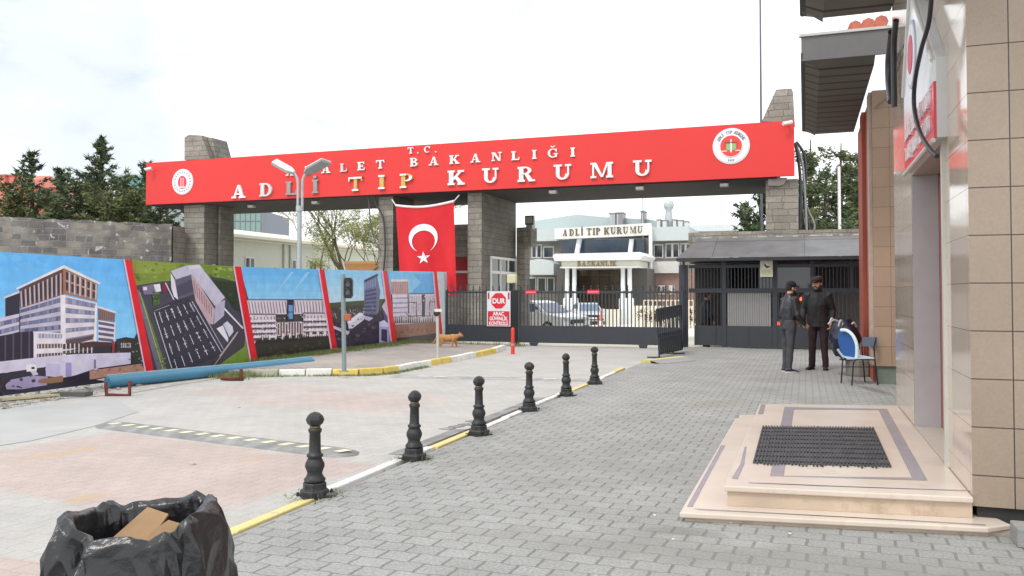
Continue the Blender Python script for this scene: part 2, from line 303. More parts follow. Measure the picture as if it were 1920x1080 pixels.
# ------------------------------------------------------------------ slab-serif letters as solid shapes
def arc(cx, cy, rx, ry, tx, ty, a0, a1, n=14):
    o = [(cx+rx*math.cos(a0+(a1-a0)*i/n), cy+ry*math.sin(a0+(a1-a0)*i/n)) for i in range(n+1)]
    q = [(cx+(rx-tx)*math.cos(a0+(a1-a0)*i/n), cy+(ry-ty)*math.sin(a0+(a1-a0)*i/n)) for i in range(n+1)]
    return [[o[i], o[i+1], q[i+1], q[i]] for i in range(n)]
def rc(x0, y0, x1, y1): return [(x0, y0), (x1, y0), (x1, y1), (x0, y1)]
PI = math.pi
def glyph(ch):
    s = .25; t = .13; h = .08
    def ser(x0, x1, y, up): return rc(x0, y, x1, y+t) if not up else rc(x0, y-t, x1, y)
    stem = lambda x: [rc(x, 0, x+s, 1), rc(x-h, 0, x+s+h, t), rc(x-h, 1-t, x+s+h, 1)]
    if ch in 'Iİ': g = stem(.1); w = .4
    elif ch == 'T': g = [rc(.35, 0, .55, 1), rc(.24, 0, .66, t), rc(0, 1-t, .9, 1), rc(0, .7, .08, 1), rc(.82, .7, .9, 1)]; w = .9
    elif ch == 'L': g = stem(.1)+[rc(.1, 0, .8, t), rc(.72, 0, .8, .34)]; w = .8
    elif ch == 'E': g = stem(.1)+[rc(.1, 0, .82, t), rc(.1, 1-t, .78, 1), rc(.1, .46, .6, .55), rc(.74, 0, .82, .3), rc(.70, .72, .78, 1), rc(.54, .36, .61, .65)]; w = .82
    elif ch == 'A': g = [[(.08, 0), (.19, 0), (.52, 1), (.42, 1)], [(.62, 0), (.86, 0), (.58, 1), (.40, 1)], rc(.2, .27, .72, .36), rc(-.02, 0, .3, t), rc(.52, 0, .97, t)]; w = .95
    elif ch == 'D': g = stem(.1)+arc(.38, .5, .52, .5, .21, .1, -PI/2, PI/2); w = .92
    elif ch == 'P': g = stem(.1)+arc(.42, .73, .4, .27, .2, .09, -PI/2, PI/2)+[rc(.2, .91, .43, 1), rc(.2, .46, .43, .55)]; w = .85
    elif ch == 'B': g = stem(.1)+arc(.4, .76, .36, .24, .19, .09, -PI/2, PI/2)+arc(.4, .27, .44, .27, .2, .09, -PI/2, PI/2)+[rc(.2, .46, .42, .54), rc(.2, .91, .42, 1), rc(.2, 0, .42, .09)]; w = .86
    elif ch == 'R': g = stem(.1)+arc(.42, .74, .38, .26, .19, .09, -PI/2, PI/2)+[rc(.2, .91, .43, 1), rc(.2, .48, .43, .56), [(.42, .5), (.64, .5), (.88, .08), (.66, 0)], rc(.66, 0, 1.0, t)]; w = 1.0
    elif ch == 'K': g = stem(.1)+[[(.28, .40), (.40, .34), (.90, .95), (.74, .95)], [(.40, .55), (.58, .62), (.96, .08), (.72, .04)], rc(.62, 1-t, 1.0, 1), rc(.62, 0, 1.04, t)]; w = 1.02
    elif ch == 'N': g = [rc(.1, 0, .2, 1), rc(.78, 0, .88, 1), [(.08, 1), (.32, 1), (.9, 0), (.68, 0)], rc(0, 0, .32, t), rc(0, 1-t, .3, 1), rc(.66, 1-t, 1.0, 1)]; w = 1.0
    elif ch == 'M': g = [rc(.1, 0, .19, 1), rc(.92, 0, 1.12, 1), [(.08, 1), (.3, 1), (.68, .05), (.56, .05)], [(.58, .05), (.66, .05), (.98, 1), (.86, 1)], rc(0, 0, .31, t), rc(0, 1-t, .28, 1), rc(.84, 0, 1.2, t), rc(.92, 1-t, 1.2, 1)]; w = 1.2
    elif ch in 'U': g = [rc(.12, .35, .32, 1), rc(.74, .35, .83, 1), rc(0, 1-t, .44, 1), rc(.62, 1-t, .95, 1)]+arc(.475, .37, .355, .37, .19, .11, PI, 2*PI); w = .95
    elif ch == 'V': g = [[(.1, 1), (.32, 1), (.54, 0), (.42, 0)], [(.44, 0), (.54, 0), (.86, 1), (.76, 1)], rc(0, 1-t, .42, 1), rc(.64, 1-t, .96, 1)]; w = .96
    elif ch in 'CGĞ':
        g = arc(.5, .5, .48, .5, .2, .09, .22*PI, 1.72*PI, 20)+[rc(.78, .64, .86, .96)]; w = .95
        if ch != 'C': g += [rc(.6, .38, .95, .47), rc(.70, .05, .88, .42)]
    elif ch == 'S' or ch == 'Ş': g = arc(.42, .73, .36, .27, .18, .09, .1*PI, 1.35*PI)+arc(.42, .27, .38, .27, .18, .09, -.75*PI, .45*PI)+[rc(.7, .7, .77, .96), rc(.05, .04, .12, .32)]; w = .8
    elif ch == 'O' or ch == 'Ö': g = arc(.5, .5, .5, .5, .2, .09, 0, 2*PI, 24); w = 1.0
    elif ch == '.': g = [rc(.04, 0, .22, .17)]; w = .26
    else: g = []; w = .5
    if ch == 'İ': g = g+[rc(.1, 1.1, .3, 1.28)]
    if ch in 'ÜÖ': g = g+[rc(.25, 1.1, .4, 1.25), rc(.6, 1.1, .75, 1.25)]
    if ch == 'Ğ': g = g+arc(.5, 1.32, .22, .2, .09, .08, PI*1.05, PI*1.95, 8)
    if ch == 'Ş': g = g+[rc(.36, -.2, .46, 0)]
    return g, w
def put_letter(mb, ch, org, ux, uz, nrm, h, wide=1.0, depth=.04, col=(1, 1, 1), centre=True, side=None):
    """org: middle of the foot of the letter, ux/uz unit vectors along and up, nrm outwards"""
    g, w = glyph(ch if ch != 'Ü' else 'U')
    if ch == 'Ü': g = g+[rc(.25, 1.1, .4, 1.25), rc(.6, 1.1, .75, 1.25)]
    org = Vector(org); ux, uz, nrm = Vector(ux), Vector(uz), Vector(nrm)
    for k, q in enumerate(g):
        d = depth + .0007*k
        pts = [org+ux*((x-(w/2 if centre else 0))*h*wide)+uz*(y*h) for x, y in q]
        mb.prism([p+nrm*.0 for p in pts], nrm*d, col)
    return w*h*wide
def text_line(mb, s, org, ux, uz, nrm, h, wide=1.0, gap=.16, depth=.02, col=(1, 1, 1)):
    ws = [(.45 if c == ' ' else glyph('U' if c == 'Ü' else c)[1])*wide*h for c in s]; tot = sum(ws)+gap*h*(len(s)-1)
    x = -tot/2; org = Vector(org)
    for c, w in zip(s, ws):
        if c != ' ': put_letter(mb, c, org+Vector(ux)*(x+w/2), ux, uz, nrm, h, wide, depth, col)
        x += w+gap*h
def sans(mb, s, org, ux, uz, nrm, size, col, align='CENTER', bold=.0, lift=0, extr=.003, fit=None):
    cu = bpy.data.curves.new('t', 'FONT'); cu.body = s; cu.size = size; cu.align_x = align; cu.offset = bold; cu.extrude = 0
    o = bpy.data.objects.new('t', cu); C.objects.link(o); dg = bpy.context.evaluated_depsgraph_get()
    me = bpy.data.meshes.new_from_object(o.evaluated_get(dg)); org = Vector(org); ux, uz, nrm = Vector(ux), Vector(uz), Vector(nrm)
    k = 1.0
    if fit and me.vertices: k = fit/max(1e-6, max(v.co.x for v in me.vertices)-min(v.co.x for v in me.vertices))
    mb.add([org+ux*v.co.x*k+uz*v.co.y+nrm*(lift+extr) for v in me.vertices], [list(p.vertices) for p in me.polygons], col)
    bpy.data.objects.remove(o); bpy.data.curves.remove(cu); bpy.data.meshes.remove(me)

# ------------------------------------------------------------------ the gateway
YB = 25.4
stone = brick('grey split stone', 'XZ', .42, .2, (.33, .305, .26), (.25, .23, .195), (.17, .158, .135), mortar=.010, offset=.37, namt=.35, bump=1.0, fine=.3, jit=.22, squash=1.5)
stoneY = brick('grey split stone shaded side', 'YZ', .5, .2, (.20, .187, .162), (.155, .144, .124), (.115, .108, .094), mortar=.010, offset=.37, namt=.35, bump=1.0, fine=.3, jit=.22, squash=1.5)  # same stone darkened: shade of the side faces is put into the colour
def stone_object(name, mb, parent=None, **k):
    """faces looking along X take the courses and painted shade of the side material"""
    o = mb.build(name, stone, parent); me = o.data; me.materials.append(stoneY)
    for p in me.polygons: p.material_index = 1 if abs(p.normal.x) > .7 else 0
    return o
gate = empty('entrance_gateway', (-12, YB, 0), 'long red sign beam on stone piers spanning the compound entrance', 'gateway')
red = mat('red sheet cladding', (.70, .040, .036), rough=.45, namt=.03, nscale=.4, spec=.4)
xl, xr = PY(275, 308, YB)[0], PY(1489, 222, YB)[0]; zt, zb = 6.55, 4.93
mb = MB(); mb.box(xl, YB-.02, zb, xr, YB+.1, zt); mb.box(xl-.02, YB+.02, zb, xl+.1, YB+.5, zt-.003)
mb.build('fascia', red, gate)
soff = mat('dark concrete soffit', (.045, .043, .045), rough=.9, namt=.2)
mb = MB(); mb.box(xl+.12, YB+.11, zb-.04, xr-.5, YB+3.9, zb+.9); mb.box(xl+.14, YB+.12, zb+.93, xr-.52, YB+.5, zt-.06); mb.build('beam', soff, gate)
def pier(x0, x1, y0, y1, z0, z1, name='pier'):
    mb = MB(); mb.box(x0, y0, z0, x1, y1, z1); return stone_object(name, mb, gate)
px = lambda p, q=400, Y=YB+.35: PY(p, q, Y)[0]
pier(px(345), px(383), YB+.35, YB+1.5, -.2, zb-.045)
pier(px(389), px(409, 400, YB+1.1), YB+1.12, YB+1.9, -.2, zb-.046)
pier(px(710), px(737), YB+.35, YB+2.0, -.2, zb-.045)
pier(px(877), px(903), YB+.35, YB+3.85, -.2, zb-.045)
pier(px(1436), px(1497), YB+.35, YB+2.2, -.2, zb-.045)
# broken stubs above the beam
mb = MB(); yy = YB+.52
pts = [(346, 300), (346, 258), (354, 253), (378, 254), (394, 298)]
mb.prism([PY(a, b, yy) for a, b in pts], (0, .8, 0)); pts = [(380, 259), (397, 258), (407, 297), (398, 300)]
mb.prism([PY(a, b, yy+.3) for a, b in pts], (0, .9, 0)); stone_object('pier_top', mb, gate)
mb = MB(); pts = [(1428, 228), (1455, 168), (1484, 166), (1487, 172), (1490, 228)]
mb.prism([PY(a, b, yy) for a, b in pts], (0, .9, 0)); stone_object('pier_top', mb, gate)
mb = MB(); mb.prism([PY(a, b, YB+.2) for a, b in [(1440, 333), (1476, 333), (1470, 345), (1462, 348), (1440, 348)]], (0, .12, 0)); mb.build('bracket', mat('concrete', (.36, .34, .31), rough=.9), gate)
# letters
UX, UZ, NY = (1, 0, 0), (0, 0, 1), (0, -1, 0)
ws, gr, go, lt = (.82, .82, .80), (.30, .29, .27), (.60, .42, .13), (.62, .62, .60)
M_let = mat('letter faces', vcol=True, rough=.35, namt=.15, nscale=5, dirt=((.35, .3, .22), 6, .62, .6))
def row(items, h, wide, name, dep=.06):
    for ch, x, y, c in items:
        mb = MB(); p = PY(x, y, YB-.02); put_letter(mb, ch, (p[0], YB-.021, p[2]-h*1.06/2), UX, UZ, NY, h*1.06, wide*1.03, dep, c); mb.build('letter', M_let, gate)
row([('T', 771, 282.5, ws), ('.', 784.5, 282, ws), ('C', 802, 280.5, ws), ('.', 818, 280, ws)], .205, 1.1, 'lettering', .05)
r2 = list(zip('ADALETBAKANLIĞI', [545, 580, 612, 645, 678, 714, 777, 814, 852.5, 892, 932, 967, 1002, 1037, 1074],
              [322, 319.5, 317, 314.5, 311.7, 308.5, 304.5, 302.2, 299.5, 296.8, 294, 292.2, 290, 287.5, 285.5], [ws]*3+[lt]+[ws]*11))
row(r2, .275, 1.18, 'lettering', .05)
r3 = list(zip('ADLİTIPKURUMU', [449, 500, 547.5, 592, 668, 716.5, 763.5, 856, 920.5, 987.5, 1055.5, 1129, 1205],
              [359.5, 356, 353, 350, 345.5, 342, 339.5, 333.5, 329.5, 327, 323, 319.5, 315.5], [ws, lt, gr, gr, go, go, go]+[ws]*6))
row(r3, .46, 1.2, 'lettering', .07)
for x, y, ch, c in ((668, 345.5, 'T', ws), (716.5, 342, 'I', ws), (763.5, 339.5, 'P', ws)):      # what is left of the white face on the worn letters
    p = PY(x, y, YB-.02); mb = MB(); g, wg = glyph(ch)
    for n_, q in enumerate(g[1:4] if ch != 'P' else g[1:12]):
        mb.prism([(p[0]+(a-wg/2)*.49*1.2, YB-.108-.0005*n_, p[2]-.243+b*.487) for a, b in q], (0, -.004, 0), c)
    mb.build('worn_face', M_let, gate)
# emblems
def emblem(px_, py_, r, inner, name, wreath):
    c = Vector(PY(px_, py_, YB-.02)); e = MB(); n = 40
    def disc(rad, y, col, sx=1.0):
        e.prism([(c.x+rad*math.cos(2*PI*i/n)*sx, YB-.02-y, c.z+rad*math.sin(2*PI*i/n)) for i in range(n)], (0, -.02, 0), col)
    disc(r, 0, (.72, .73, .74)); disc(r*.93, .012, (.80, .82, .86))
    if wreath:
        for i in range(20):
            a = 2*PI*i/20; rr = r*.74; e.ball((c.x+rr*math.cos(a), YB-.055, c.z+rr*math.sin(a)), r*.075, 5, (.42, .40, .38), (1, .2, 1))
        e.prism([(c.x+r*.40*math.cos(2*PI*i/n), YB-.055, c.z-.02+r*.5*math.sin(2*PI*i/n)) for i in range(n)], (0, -.012, 0), (.75, .05, .10))
        for dx in (-.13, 0, .13): e.box(c.x+dx*r-.012, YB-.074, c.z-r*.38, c.x+dx*r+.012, YB-.067, c.z+r*.3, (.85, .55, .55))
        e.box(c.x-r*.3, YB-.078, c.z-r*.48, c.x+r*.3, YB-.067, c.z-r*.38, (.85, .7, .7))
    else:
        disc(r*.62, .03, (.78, .80, .84)); disc(r*.58, .036, (.78, .06, .055))
        e.box(c.x-.02, YB-.083, c.z-r*.36, c.x+.02, YB-.076, c.z+r*.36, (.85, .83, .78))
        e.box(c.x-r*.34, YB-.087, c.z+r*.18, c.x+r*.34, YB-.08, c.z+r*.23, (.15, .08, .05))
        for s in (-1, 1):
            e.box(c.x+s*r*.34-.01, YB-.083, c.z-r*.1, c.x+s*r*.34+.01, YB-.076, c.z+r*.2, (.3, .1, .06))
            e.prism([(c.x+s*r*.04, YB-.078, c.z-r*.26), (c.x+s*r*.04, YB-.078, c.z+r*.1), (c.x+s*r*.24, YB-.078, c.z+r*.12), (c.x+s*r*.26, YB-.078, c.z-r*.2)][::s], (0, -.006, 0), (.25, .5, .2))
            e.box(c.x+s*r*.36-.07, YB-.083, c.z-r*.3, c.x+s*r*.36+.07, YB-.076, c.z-r*.25, (.9, .75, .6))
        txt = 'ADLİ TIP KURUMU'
        for i, ch in enumerate(txt):
            a = math.radians(152 - i*8.9)
            if ch != ' ':
                ra = V(math.cos(a), 0, math.sin(a)); tg = V(math.sin(a), 0, -math.cos(a))
                put_letter(e, ch, Vector((c.x, YB-.053, c.z))+ra*r*.68, tg, ra, (0, -1, 0), r*.17, .8, .004, (.12, .12, .14))
        for i in range(4):
            a = math.radians(260+i*6.6); e.box(c.x+r*.8*math.cos(a)-.015, YB-.058, c.z+r*.8*math.sin(a)-.03, c.x+r*.8*math.cos(a)+.015, YB-.053, c.z+r*.8*math.sin(a)+.03, (.25, .25, .28))
    e.build(name, M_paint, gate)
emblem(1371, 274, .54, 1, 'emblem', False); emblem(343, 341, .49, 1, 'emblem', True)
# gatehouse room between the middle piers
gh = MB(); x0, x1 = px(742), px(877)
gh.box(x0, YB+2.1, -.2, x1-.01, YB+3.8, PY(860, 428, YB+2.1)[2]); gh.box(x0, YB+2.05, PY(860, 428, YB+2.1)[2], x1-.01, YB+3.8, PY(860, 421, YB+2.1)[2])
xs = px(903); gh.box(xs+.004, YB+3.9, -.2, PY(984, 440, YB+3.9)[0], YB+4.5, PY(990, 426, YB+3.9)[2]); gh.box(PY(984.3, 440, YB+3.9)[0], YB+3.7, PY(990, 462, YB+3.9)[2], PY(999, 440, YB+3.9)[0], YB+4.4, PY(990, 426, YB+3.9)[2]-.01)
stone_object('room_wall', gh, gate)
wn = MB(); Y1 = YB+2.09
for (a, b, c, d) in ((852, 483, 876, 508), (852, 513, 876, 545)):
    p = PY(a, b, Y1); q = PY(c, d, Y1); wn.box(p[0], Y1-.02, q[2], q[0], Y1, p[2], (.30, .02, .025))
p = PY(850, 508, Y1); q = PY(877, 512, Y1); wn.box(p[0], Y1-.04, q[2], q[0], Y1-.01, p[2], (.55, .5, .48)); wn.build('red_window', M_metalp, gate)
wd = empty('window', (0, 0, 0)); wd.parent = gate; wd.location = Vector((xs, YB+1.5, 0))-gate.location; wd['_w'] = (xs, YB+1.5, 0)
ya, yb = PX(918, 500, xs)[1], PX(967, 500, xs)[1]; za, zb_ = PX(918, 482, xs)[2], .3
mb = MB(); mb.box(xs-.02, ya, zb_, xs+.006, yb, za); mb.build('pane', M_glass, wd)
mb = MB(); fr = (.75, .75, .73)
zm = PX(918, 510, xs)[2]
for f_ in (0.02, .36, .66, .98): y = ya+(yb-ya)*f_; mb.box(xs+.002, y-.045, zb_, xs+.05, y+.045, za, fr)
mb.box(xs+.003, ya, zm-.05, xs+.055, yb, zm+.05, fr); mb.box(xs+.003, ya, za-.05, xs+.056, yb, za+.04, fr); mb.build('window_frame', M_metalp, wd)
# flood lamps under the beam
def soffit_lamp(px_, py_, label, first=[None]):
    r = ray(px_, py_); t = (zb-.12-CZ)/r[2]; p = V(r[0]*t, r[1]*t, zb-.12)
    if p.y < YB+.2: p.y = YB+.3
    o = empty('soffit_lamp', p, label, 'floodlight', 'floodlights under the red beam')
    mb = MB(); mb.box(p.x-.13, p.y-.09, p.z-.07, p.x+.13, p.y+.09, p.z+.03, (.35, .34, .32)); mb.build('housing', M_metalp, o, bevel=.01)
    mb = MB(); mb.box(p.x-.11, p.y-.102, p.z-.055, p.x+.11, p.y-.091, p.z+.02, (.62, .62, .58)); mb.build('lens', M_metalp, o)
    mb = MB(); mb.box(p.x-.02, p.y-.02, p.z+.03, p.x+.02, p.y+.02, p.z+.09, (.1, .1, .1)); mb.build('bracket', M_metalp, o)
for a, b, lab in ((472, 386, 'small square floodlight under the beam below the white letter A'), (592, 379, 'small square floodlight under the beam beside the street lamp'),
                  (1030, 356, 'small square floodlight under the beam right of the widest pier'), (1197, 350, 'small square floodlight under the beam below the last letter U'),
                  (1358, 346, 'small square floodlight under the beam below the round white emblem')): soffit_lamp(a, b, lab)
def camera_box(px_, py_, label, s):
    p = V(*PY(px_, py_, YB-.2)); o = empty('security_camera', p, label, 'camera', 'security cameras on the red beam')
    mb = MB(); mb.tube([p+V(-.12*s, -.10, -.03), p+V(.13*s, .02, .03)], .055, 10, (.8, .8, .78)); mb.build('housing', M_metalp, o)
    mb = MB(); mb.tube([p+V(.03, 0, 0), p+V(.03, .19, -.03)], .025, 6, (.5, .5, .5)); mb.build('bracket', M_metalp, o)
camera_box(1476, 231, 'white security camera on the top right corner of the red beam', 1); camera_box(279, 317, 'white security camera on the left end of the red beam', .8)

# ------------------------------------------------------------------ the flag
fl = empty('national_flag', PY(795, 545, YB-.25), 'large red flag with white crescent and star hung under the beam', 'flag')
def fpt(u, v):      # u right, v down, a hanging cloth with folds
    top = (742+109*u, 387-7.5*u+7*math.sin(PI*u)*(1-.2*u)); bot = (752+104*u, 556-2*u); xl_ = 742+10*v; xr__ = 851+5*v
    x = xl_+(xr__-xl_)*u; y = top[1]+(bot[1]-top[1])*v
    wv = .09*math.sin(u*9+v*3)*v + .05*math.sin(u*17-v*6)*(.3+v)
    return Vector(PY(x, y, YB-.22+wv))
nu, nv = 80, 80; cloth = (.62, .012, .022)
cen = fpt(.46, .375); H = (fpt(.5, 0)-fpt(.5, 1)).length
c1, r1 = V(.46, .375), .27
def inside(u, v):
    p = fpt(u, v); q = fpt(.48, .36); dx, dz = p.x-q.x, p.z-q.z
    rO = .86/2*1.0; rI = rO*.79; 
    if math.hypot(dx, dz) < rO and math.hypot(dx+.0, dz+rO*.30) > rI: return True
    return False
W0 = (fpt(0, .3)-fpt(1, .3)).length
mb = MB(); vs = [fpt(i/nu, j/nv) for j in range(nv+1) for i in range(nu+1)]
mb.add(vs, [[j*(nu+1)+i, (j+1)*(nu+1)+i, (j+1)*(nu+1)+i+1, j*(nu+1)+i+1] for j in range(nv) for i in range(nu)], cloth, True)
M_flag = mat('flag cloth', vcol=True, rough=.75, namt=.05)
mb.build('cloth', M_flag, fl)
def on_flag(pts, name, off=.02):
    """emblem shapes follow the cloth: each outline point is looked up on the sheet"""
    q = MB(); vs = []
    for (x, z) in pts:
        bx = PY(0, 0, 1)
        # x,z are pixels of the cloth as drawn: convert to cloth u,v
        v = min(1, max(0, (z-384)/(556-384))); 
        l = 742+10*v; r = 851+5*v; u = (x-l)/(r-l)
        p = fpt(u, v); vs.append((p.x, p.y-off, p.z))
    return vs
def crescent():
    q = MB(); n = 40; o = []; inn = []
    for i in range(n+1):
        a = math.radians(-62+(304)*i/n)
        o.append((794+27*math.cos(a), 443.5-28*math.sin(a)))
        inn.append((794.3+21.6*math.cos(a), 450.0-21.8*math.sin(a)))
    # the horns meet: blend inner towards outer at both ends
    for i in (0, n): inn[i] = o[i]
    vo = on_flag(o, ''); vi = on_flag(inn, '')
    for i in range(n): q.poly([vo[i], vo[i+1], vi[i+1], vi[i]], (.85, .84, .88))
    q.sm = [True]*len(q.sm); q.build('crescent', M_flag, fl)
    st = []
    for i in range(10):
        a = PI/2+i*PI/5+.05; r = 13 if i % 2 == 0 else 5.0; st.append((794.5+r*math.cos(a), 481.5-r*math.sin(a)))
    vs = on_flag(st+[(794.5, 481.5)], ''); q = MB()
    for i in range(10): q.poly([vs[i], vs[(i+1) % 10], vs[10]], (.85, .84, .88))
    q.build('star', M_flag, fl)
crescent()
mb = MB(); tp = [fpt(i/30, -.012) for i in range(31)]; mb.tube(tp, .045, 6, (.78, .74, .76)); mb.build('hem', M_flag, fl)
for q_ in ([PY(735, 374, YB+.0), tp[0]], [tp[-1], PY(861, 366, YB+.05)]): mb = MB(); mb.tube(q_, .02, 5, (.7, .68, .66)); mb.build('cord', M_flag, fl)

# ------------------------------------------------------------------ gate and fixed fence
YG = 23.25
def gy(a, b, Y=YG): return PY(a, b, Y)
def railing(mb, x0, x1, zlo, zhi, Y, pitch=.105, spike=True, w_=.014):
    n = max(1, int((x1-x0)/pitch))
    for i in range(n+1):
        x = x0+(x1-x0)*i/n; mb.box(x-w_, Y-w_, zlo, x+w_, Y+w_, zhi, DK)
        if spike and i % 2 == 0: mb.lathe([(.02, zhi), (.03, zhi+.03), (.012, zhi+.07), (.022, zhi+.1), (.002, zhi+.17)], (x, Y, 0), 5, DK, False)
def panel_gate(name, label, cat, xa, xb, wheels=()):
    o = empty(name, ((xa+xb)/2, YG, -.05), label, cat)
    mb = MB(); mb.box(xa, YG-.03, .045, xb, YG+.03, .52, DK)
    n = int((xb-xa)/.9)
    mb.build('bottom_panel', M_metalp, o, bevel=.004)
    mb = MB(); railing(mb, xa+.06, xb-.06, .52, 1.58, YG); mb.build('bars', M_metalp, o)
    mb = MB(); mb.box(xa, YG-.025, 1.50, xb, YG+.025, 1.56, DK); mb.box(xa, YG-.031, .50, xb, YG+.031, .55, DK)
    for x in (xa, xb-.06): mb.box(x, YG-.035, .04, x+.06, YG+.035, 1.6, DK)
    mb.build('frame', M_metalp, o)
    for x in wheels:
        mb = MB(); mb.prism([(x-.13, YG-.05, .04), (x+.13, YG-.05, .04), (x+.07, YG-.05, -.08), (x-.07, YG-.05, -.08)], (0, .1, 0), DK); mb.build('wheel', M_metalp, o)
    return o
xp = gy(966, 600)[0]
panel_gate('fixed_fence', 'dark grey spiked fence panel between the banner and the gate post', 'fence', gy(836, 600)[0], xp-.12)
sg = panel_gate('sliding_gate', 'dark grey sliding gate with spiked bars across the entrance road', 'gate', xp+.12, gy(1281, 600)[0], (gy(1001, 650)[0], gy(1206, 650)[0]))
for (a, b_, c) in ((985, 1006, 548), (1101, 1124, 547.5)):
    mb = MB(); p, q = gy(a, c-4, YG-.04), gy(b_, c+4, YG-.04); mb.box(p[0], YG-.05, q[2], q[0], YG-.036, p[2], (.62, .02, .05)); mb.box(p[0]+.02, YG-.054, (p[2]+q[2])/2-.015, q[0]-.02, YG-.049, (p[2]+q[2])/2+.02, (.75, .25, .28)); mb.build('plate', M_metalp, sg)
gp = empty('gate_post', (xp, YG, -.05), 'black gate post carrying a yellowish box lamp', 'post')
mb = MB(); mb.box(xp-.1, YG-.1, -.08, xp+.1, YG+.1, 1.6, (.014, .015, .017)); mb.box(xp-.13, YG-.05, .2, xp-.1, YG+.05, 1.5, (.02, .02, .022)); mb.build('pillar', M_metalp, gp, bevel=.006)
mb = MB(); p = gy(960, 523); mb.box(p[0]-.14, YG-.09, p[2]-.13, p[0]+.14, YG+.09, p[2]+.13, (.60, .58, .38)); mb.build('lamp_box', M_metalp, gp, bevel=.025)
mb = MB(); mb.tube([(p[0]+.05, YG, 1.58), (p[0]+.05, YG, p[2]-.12)], .02, 6, (.1, .1, .1)); mb.build('stem', M_metalp, gp)
# reflective red post before it
rp_ = G(961.5, 664, -.05); ro = empty('marker_post', rp_, 'short orange red flexible marker post before the DUR sign', 'post')
mb = MB(); mb.lathe([(.055, 0), (.05, .05), (.045, .6), (.04, .66), (.01, .68)], rp_, 12, (.72, .05, .035)); mb.build('post', M_paint, ro)
mb = MB(); mb.lathe([(.049, .22), (.049, .27)], rp_, 12, (.5, .3, .28)); mb.build('band', M_paint, ro)
# DUR sign on the fence
ds = empty('stop_sign', gy(935, 612, YG-.08), 'white and red DUR stop board fixed on the fixed fence', 'sign')
Ys = YG-.08; p, q = gy(913, 546, Ys), gy(957, 612, Ys)
mb = MB(); mb.box(p[0], Ys, q[2], q[0], Ys+.02, p[2], (.70, .70, .74)); mb.build('board', M_paint, ds)
m2 = gy(913, 582, Ys)[2]; mb = MB(); mb.box(p[0]+.03, Ys-.004, q[2]+.02, q[0]-.03, Ys, m2-.02, (.60, .02, .04))
cc = ((p[0]+q[0])/2, (p[2]+m2)/2+.0); ro_ = .25
mb.prism([(cc[0]+ro_*math.cos(PI/8+PI/4*i), Ys, cc[1]+ro_*math.sin(PI/8+PI/4*i)) for i in range(8)], (0, -.004, 0), (.62, .02, .035))
for x in (p[0]+.03, q[0]-.08): mb.box(x, Ys-.004, p[2]-.24, x+.05, Ys, p[2]-.04, (.45, .02, .06))
mb.build('red_field', M_paint, ds)
mb = MB(); W = (.85, .85, .87); sans(mb, 'DUR', (cc[0], Ys-.001, cc[1]-.075), UX, UZ, NY, .21, W, bold=.006, lift=.004, fit=.40)
bh_ = (m2-.02-(q[2]+.02)); 
for k, s in enumerate(('ARAÇ', 'GÜVENLİK', 'KONTROLÜ')):
    sans(mb, s, (cc[0], Ys-.001, m2-.03-bh_*(k+.82)/3), UX, UZ, NY, .15, W, bold=.004, lift=.005, fit=(.36, .58, .6)[k])
mb.build('lettering', M_paint, ds)
# tilted crowd barrier near the right end of the gate
bo = empty('crowd_barrier', G(1250, 668, -.03), 'dark grey movable barrier frame leaning beside the sliding gate', 'barrier')
def bp(a, b_, k): # on a slanting plane: left edge nearer
    A = Vector(G(1236, 671, 0)); B = Vector(G(1268, 662, 0)); t = (a-1232)/46
    base = A+(B-A)*((a-1236)/32); d = base.y*fw[1]+base.x*fw[0]; return Vector(D(a, b_, d))
mb = MB(); fr = [bp(1231, 580, 0), bp(1277, 572, 0), bp(1279, 655, 0), bp(1236, 664, 0)]
mb.tube(fr+[fr[0]], .022, 6, DK)
for i in range(1, 12):
    t = i/12; mb.tube([fr[0]+(fr[1]-fr[0])*t, fr[3]+(fr[2]-fr[3])*t], .017, 5, DK)
mb.tube([fr[0]*.35+fr[3]*.65, fr[1]*.35+fr[2]*.65], .016, 6, DK); mb.build('frame', M_metalp, bo)
mb = MB(); mb.prism([fr[0]*.99+fr[3]*.01, fr[1]*.99+fr[2]*.01, fr[1]*.75+fr[2]*.25, fr[0]*.75+fr[3]*.25], (0, .012, 0), DK); mb.prism([fr[0]*.45+fr[3]*.55, fr[1]*.45+fr[2]*.55, fr[2], fr[3]], (0, .012, 0), DK); mb.build('sheet', M_metalp, bo)
for a, b_ in ((1236, 671), (1262, 663)):
    g0 = Vector(G(a, b_, .01)); mb = MB(); mb.tube([g0+V(-.28, 0, .01), g0+V(.28, .03, .01)], .02, 6, DK); mb.tube([g0+V(0, 0, .01), g0+V(0, 0, .45)], .02, 6, DK); mb.build('foot', M_metalp, bo)
ks = G(1212, 684, -.05); mb = MB(); mb.prism([(ks[0]-.1, ks[1]-.1, -.06), (ks[0]+.5, ks[1]+1.3, -.06), (ks[0]+.72, ks[1]+1.25, -.06), (ks[0]+.12, ks[1]-.15, -.06)], (0, 0, .12), (.6, .5, .2)); mb.prism([(ks[0]+.1, ks[1]-.16, .06), (ks[0]+.7, ks[1]+1.2, .06), (ks[0]+.95, ks[1]+.8, .003), (ks[0]+.35, ks[1]-.3, .003)], (0, 0, .004), (.3, .3, .29))
tag(mb.build('kerb', kerbm, bevel=.01), kind='structure')

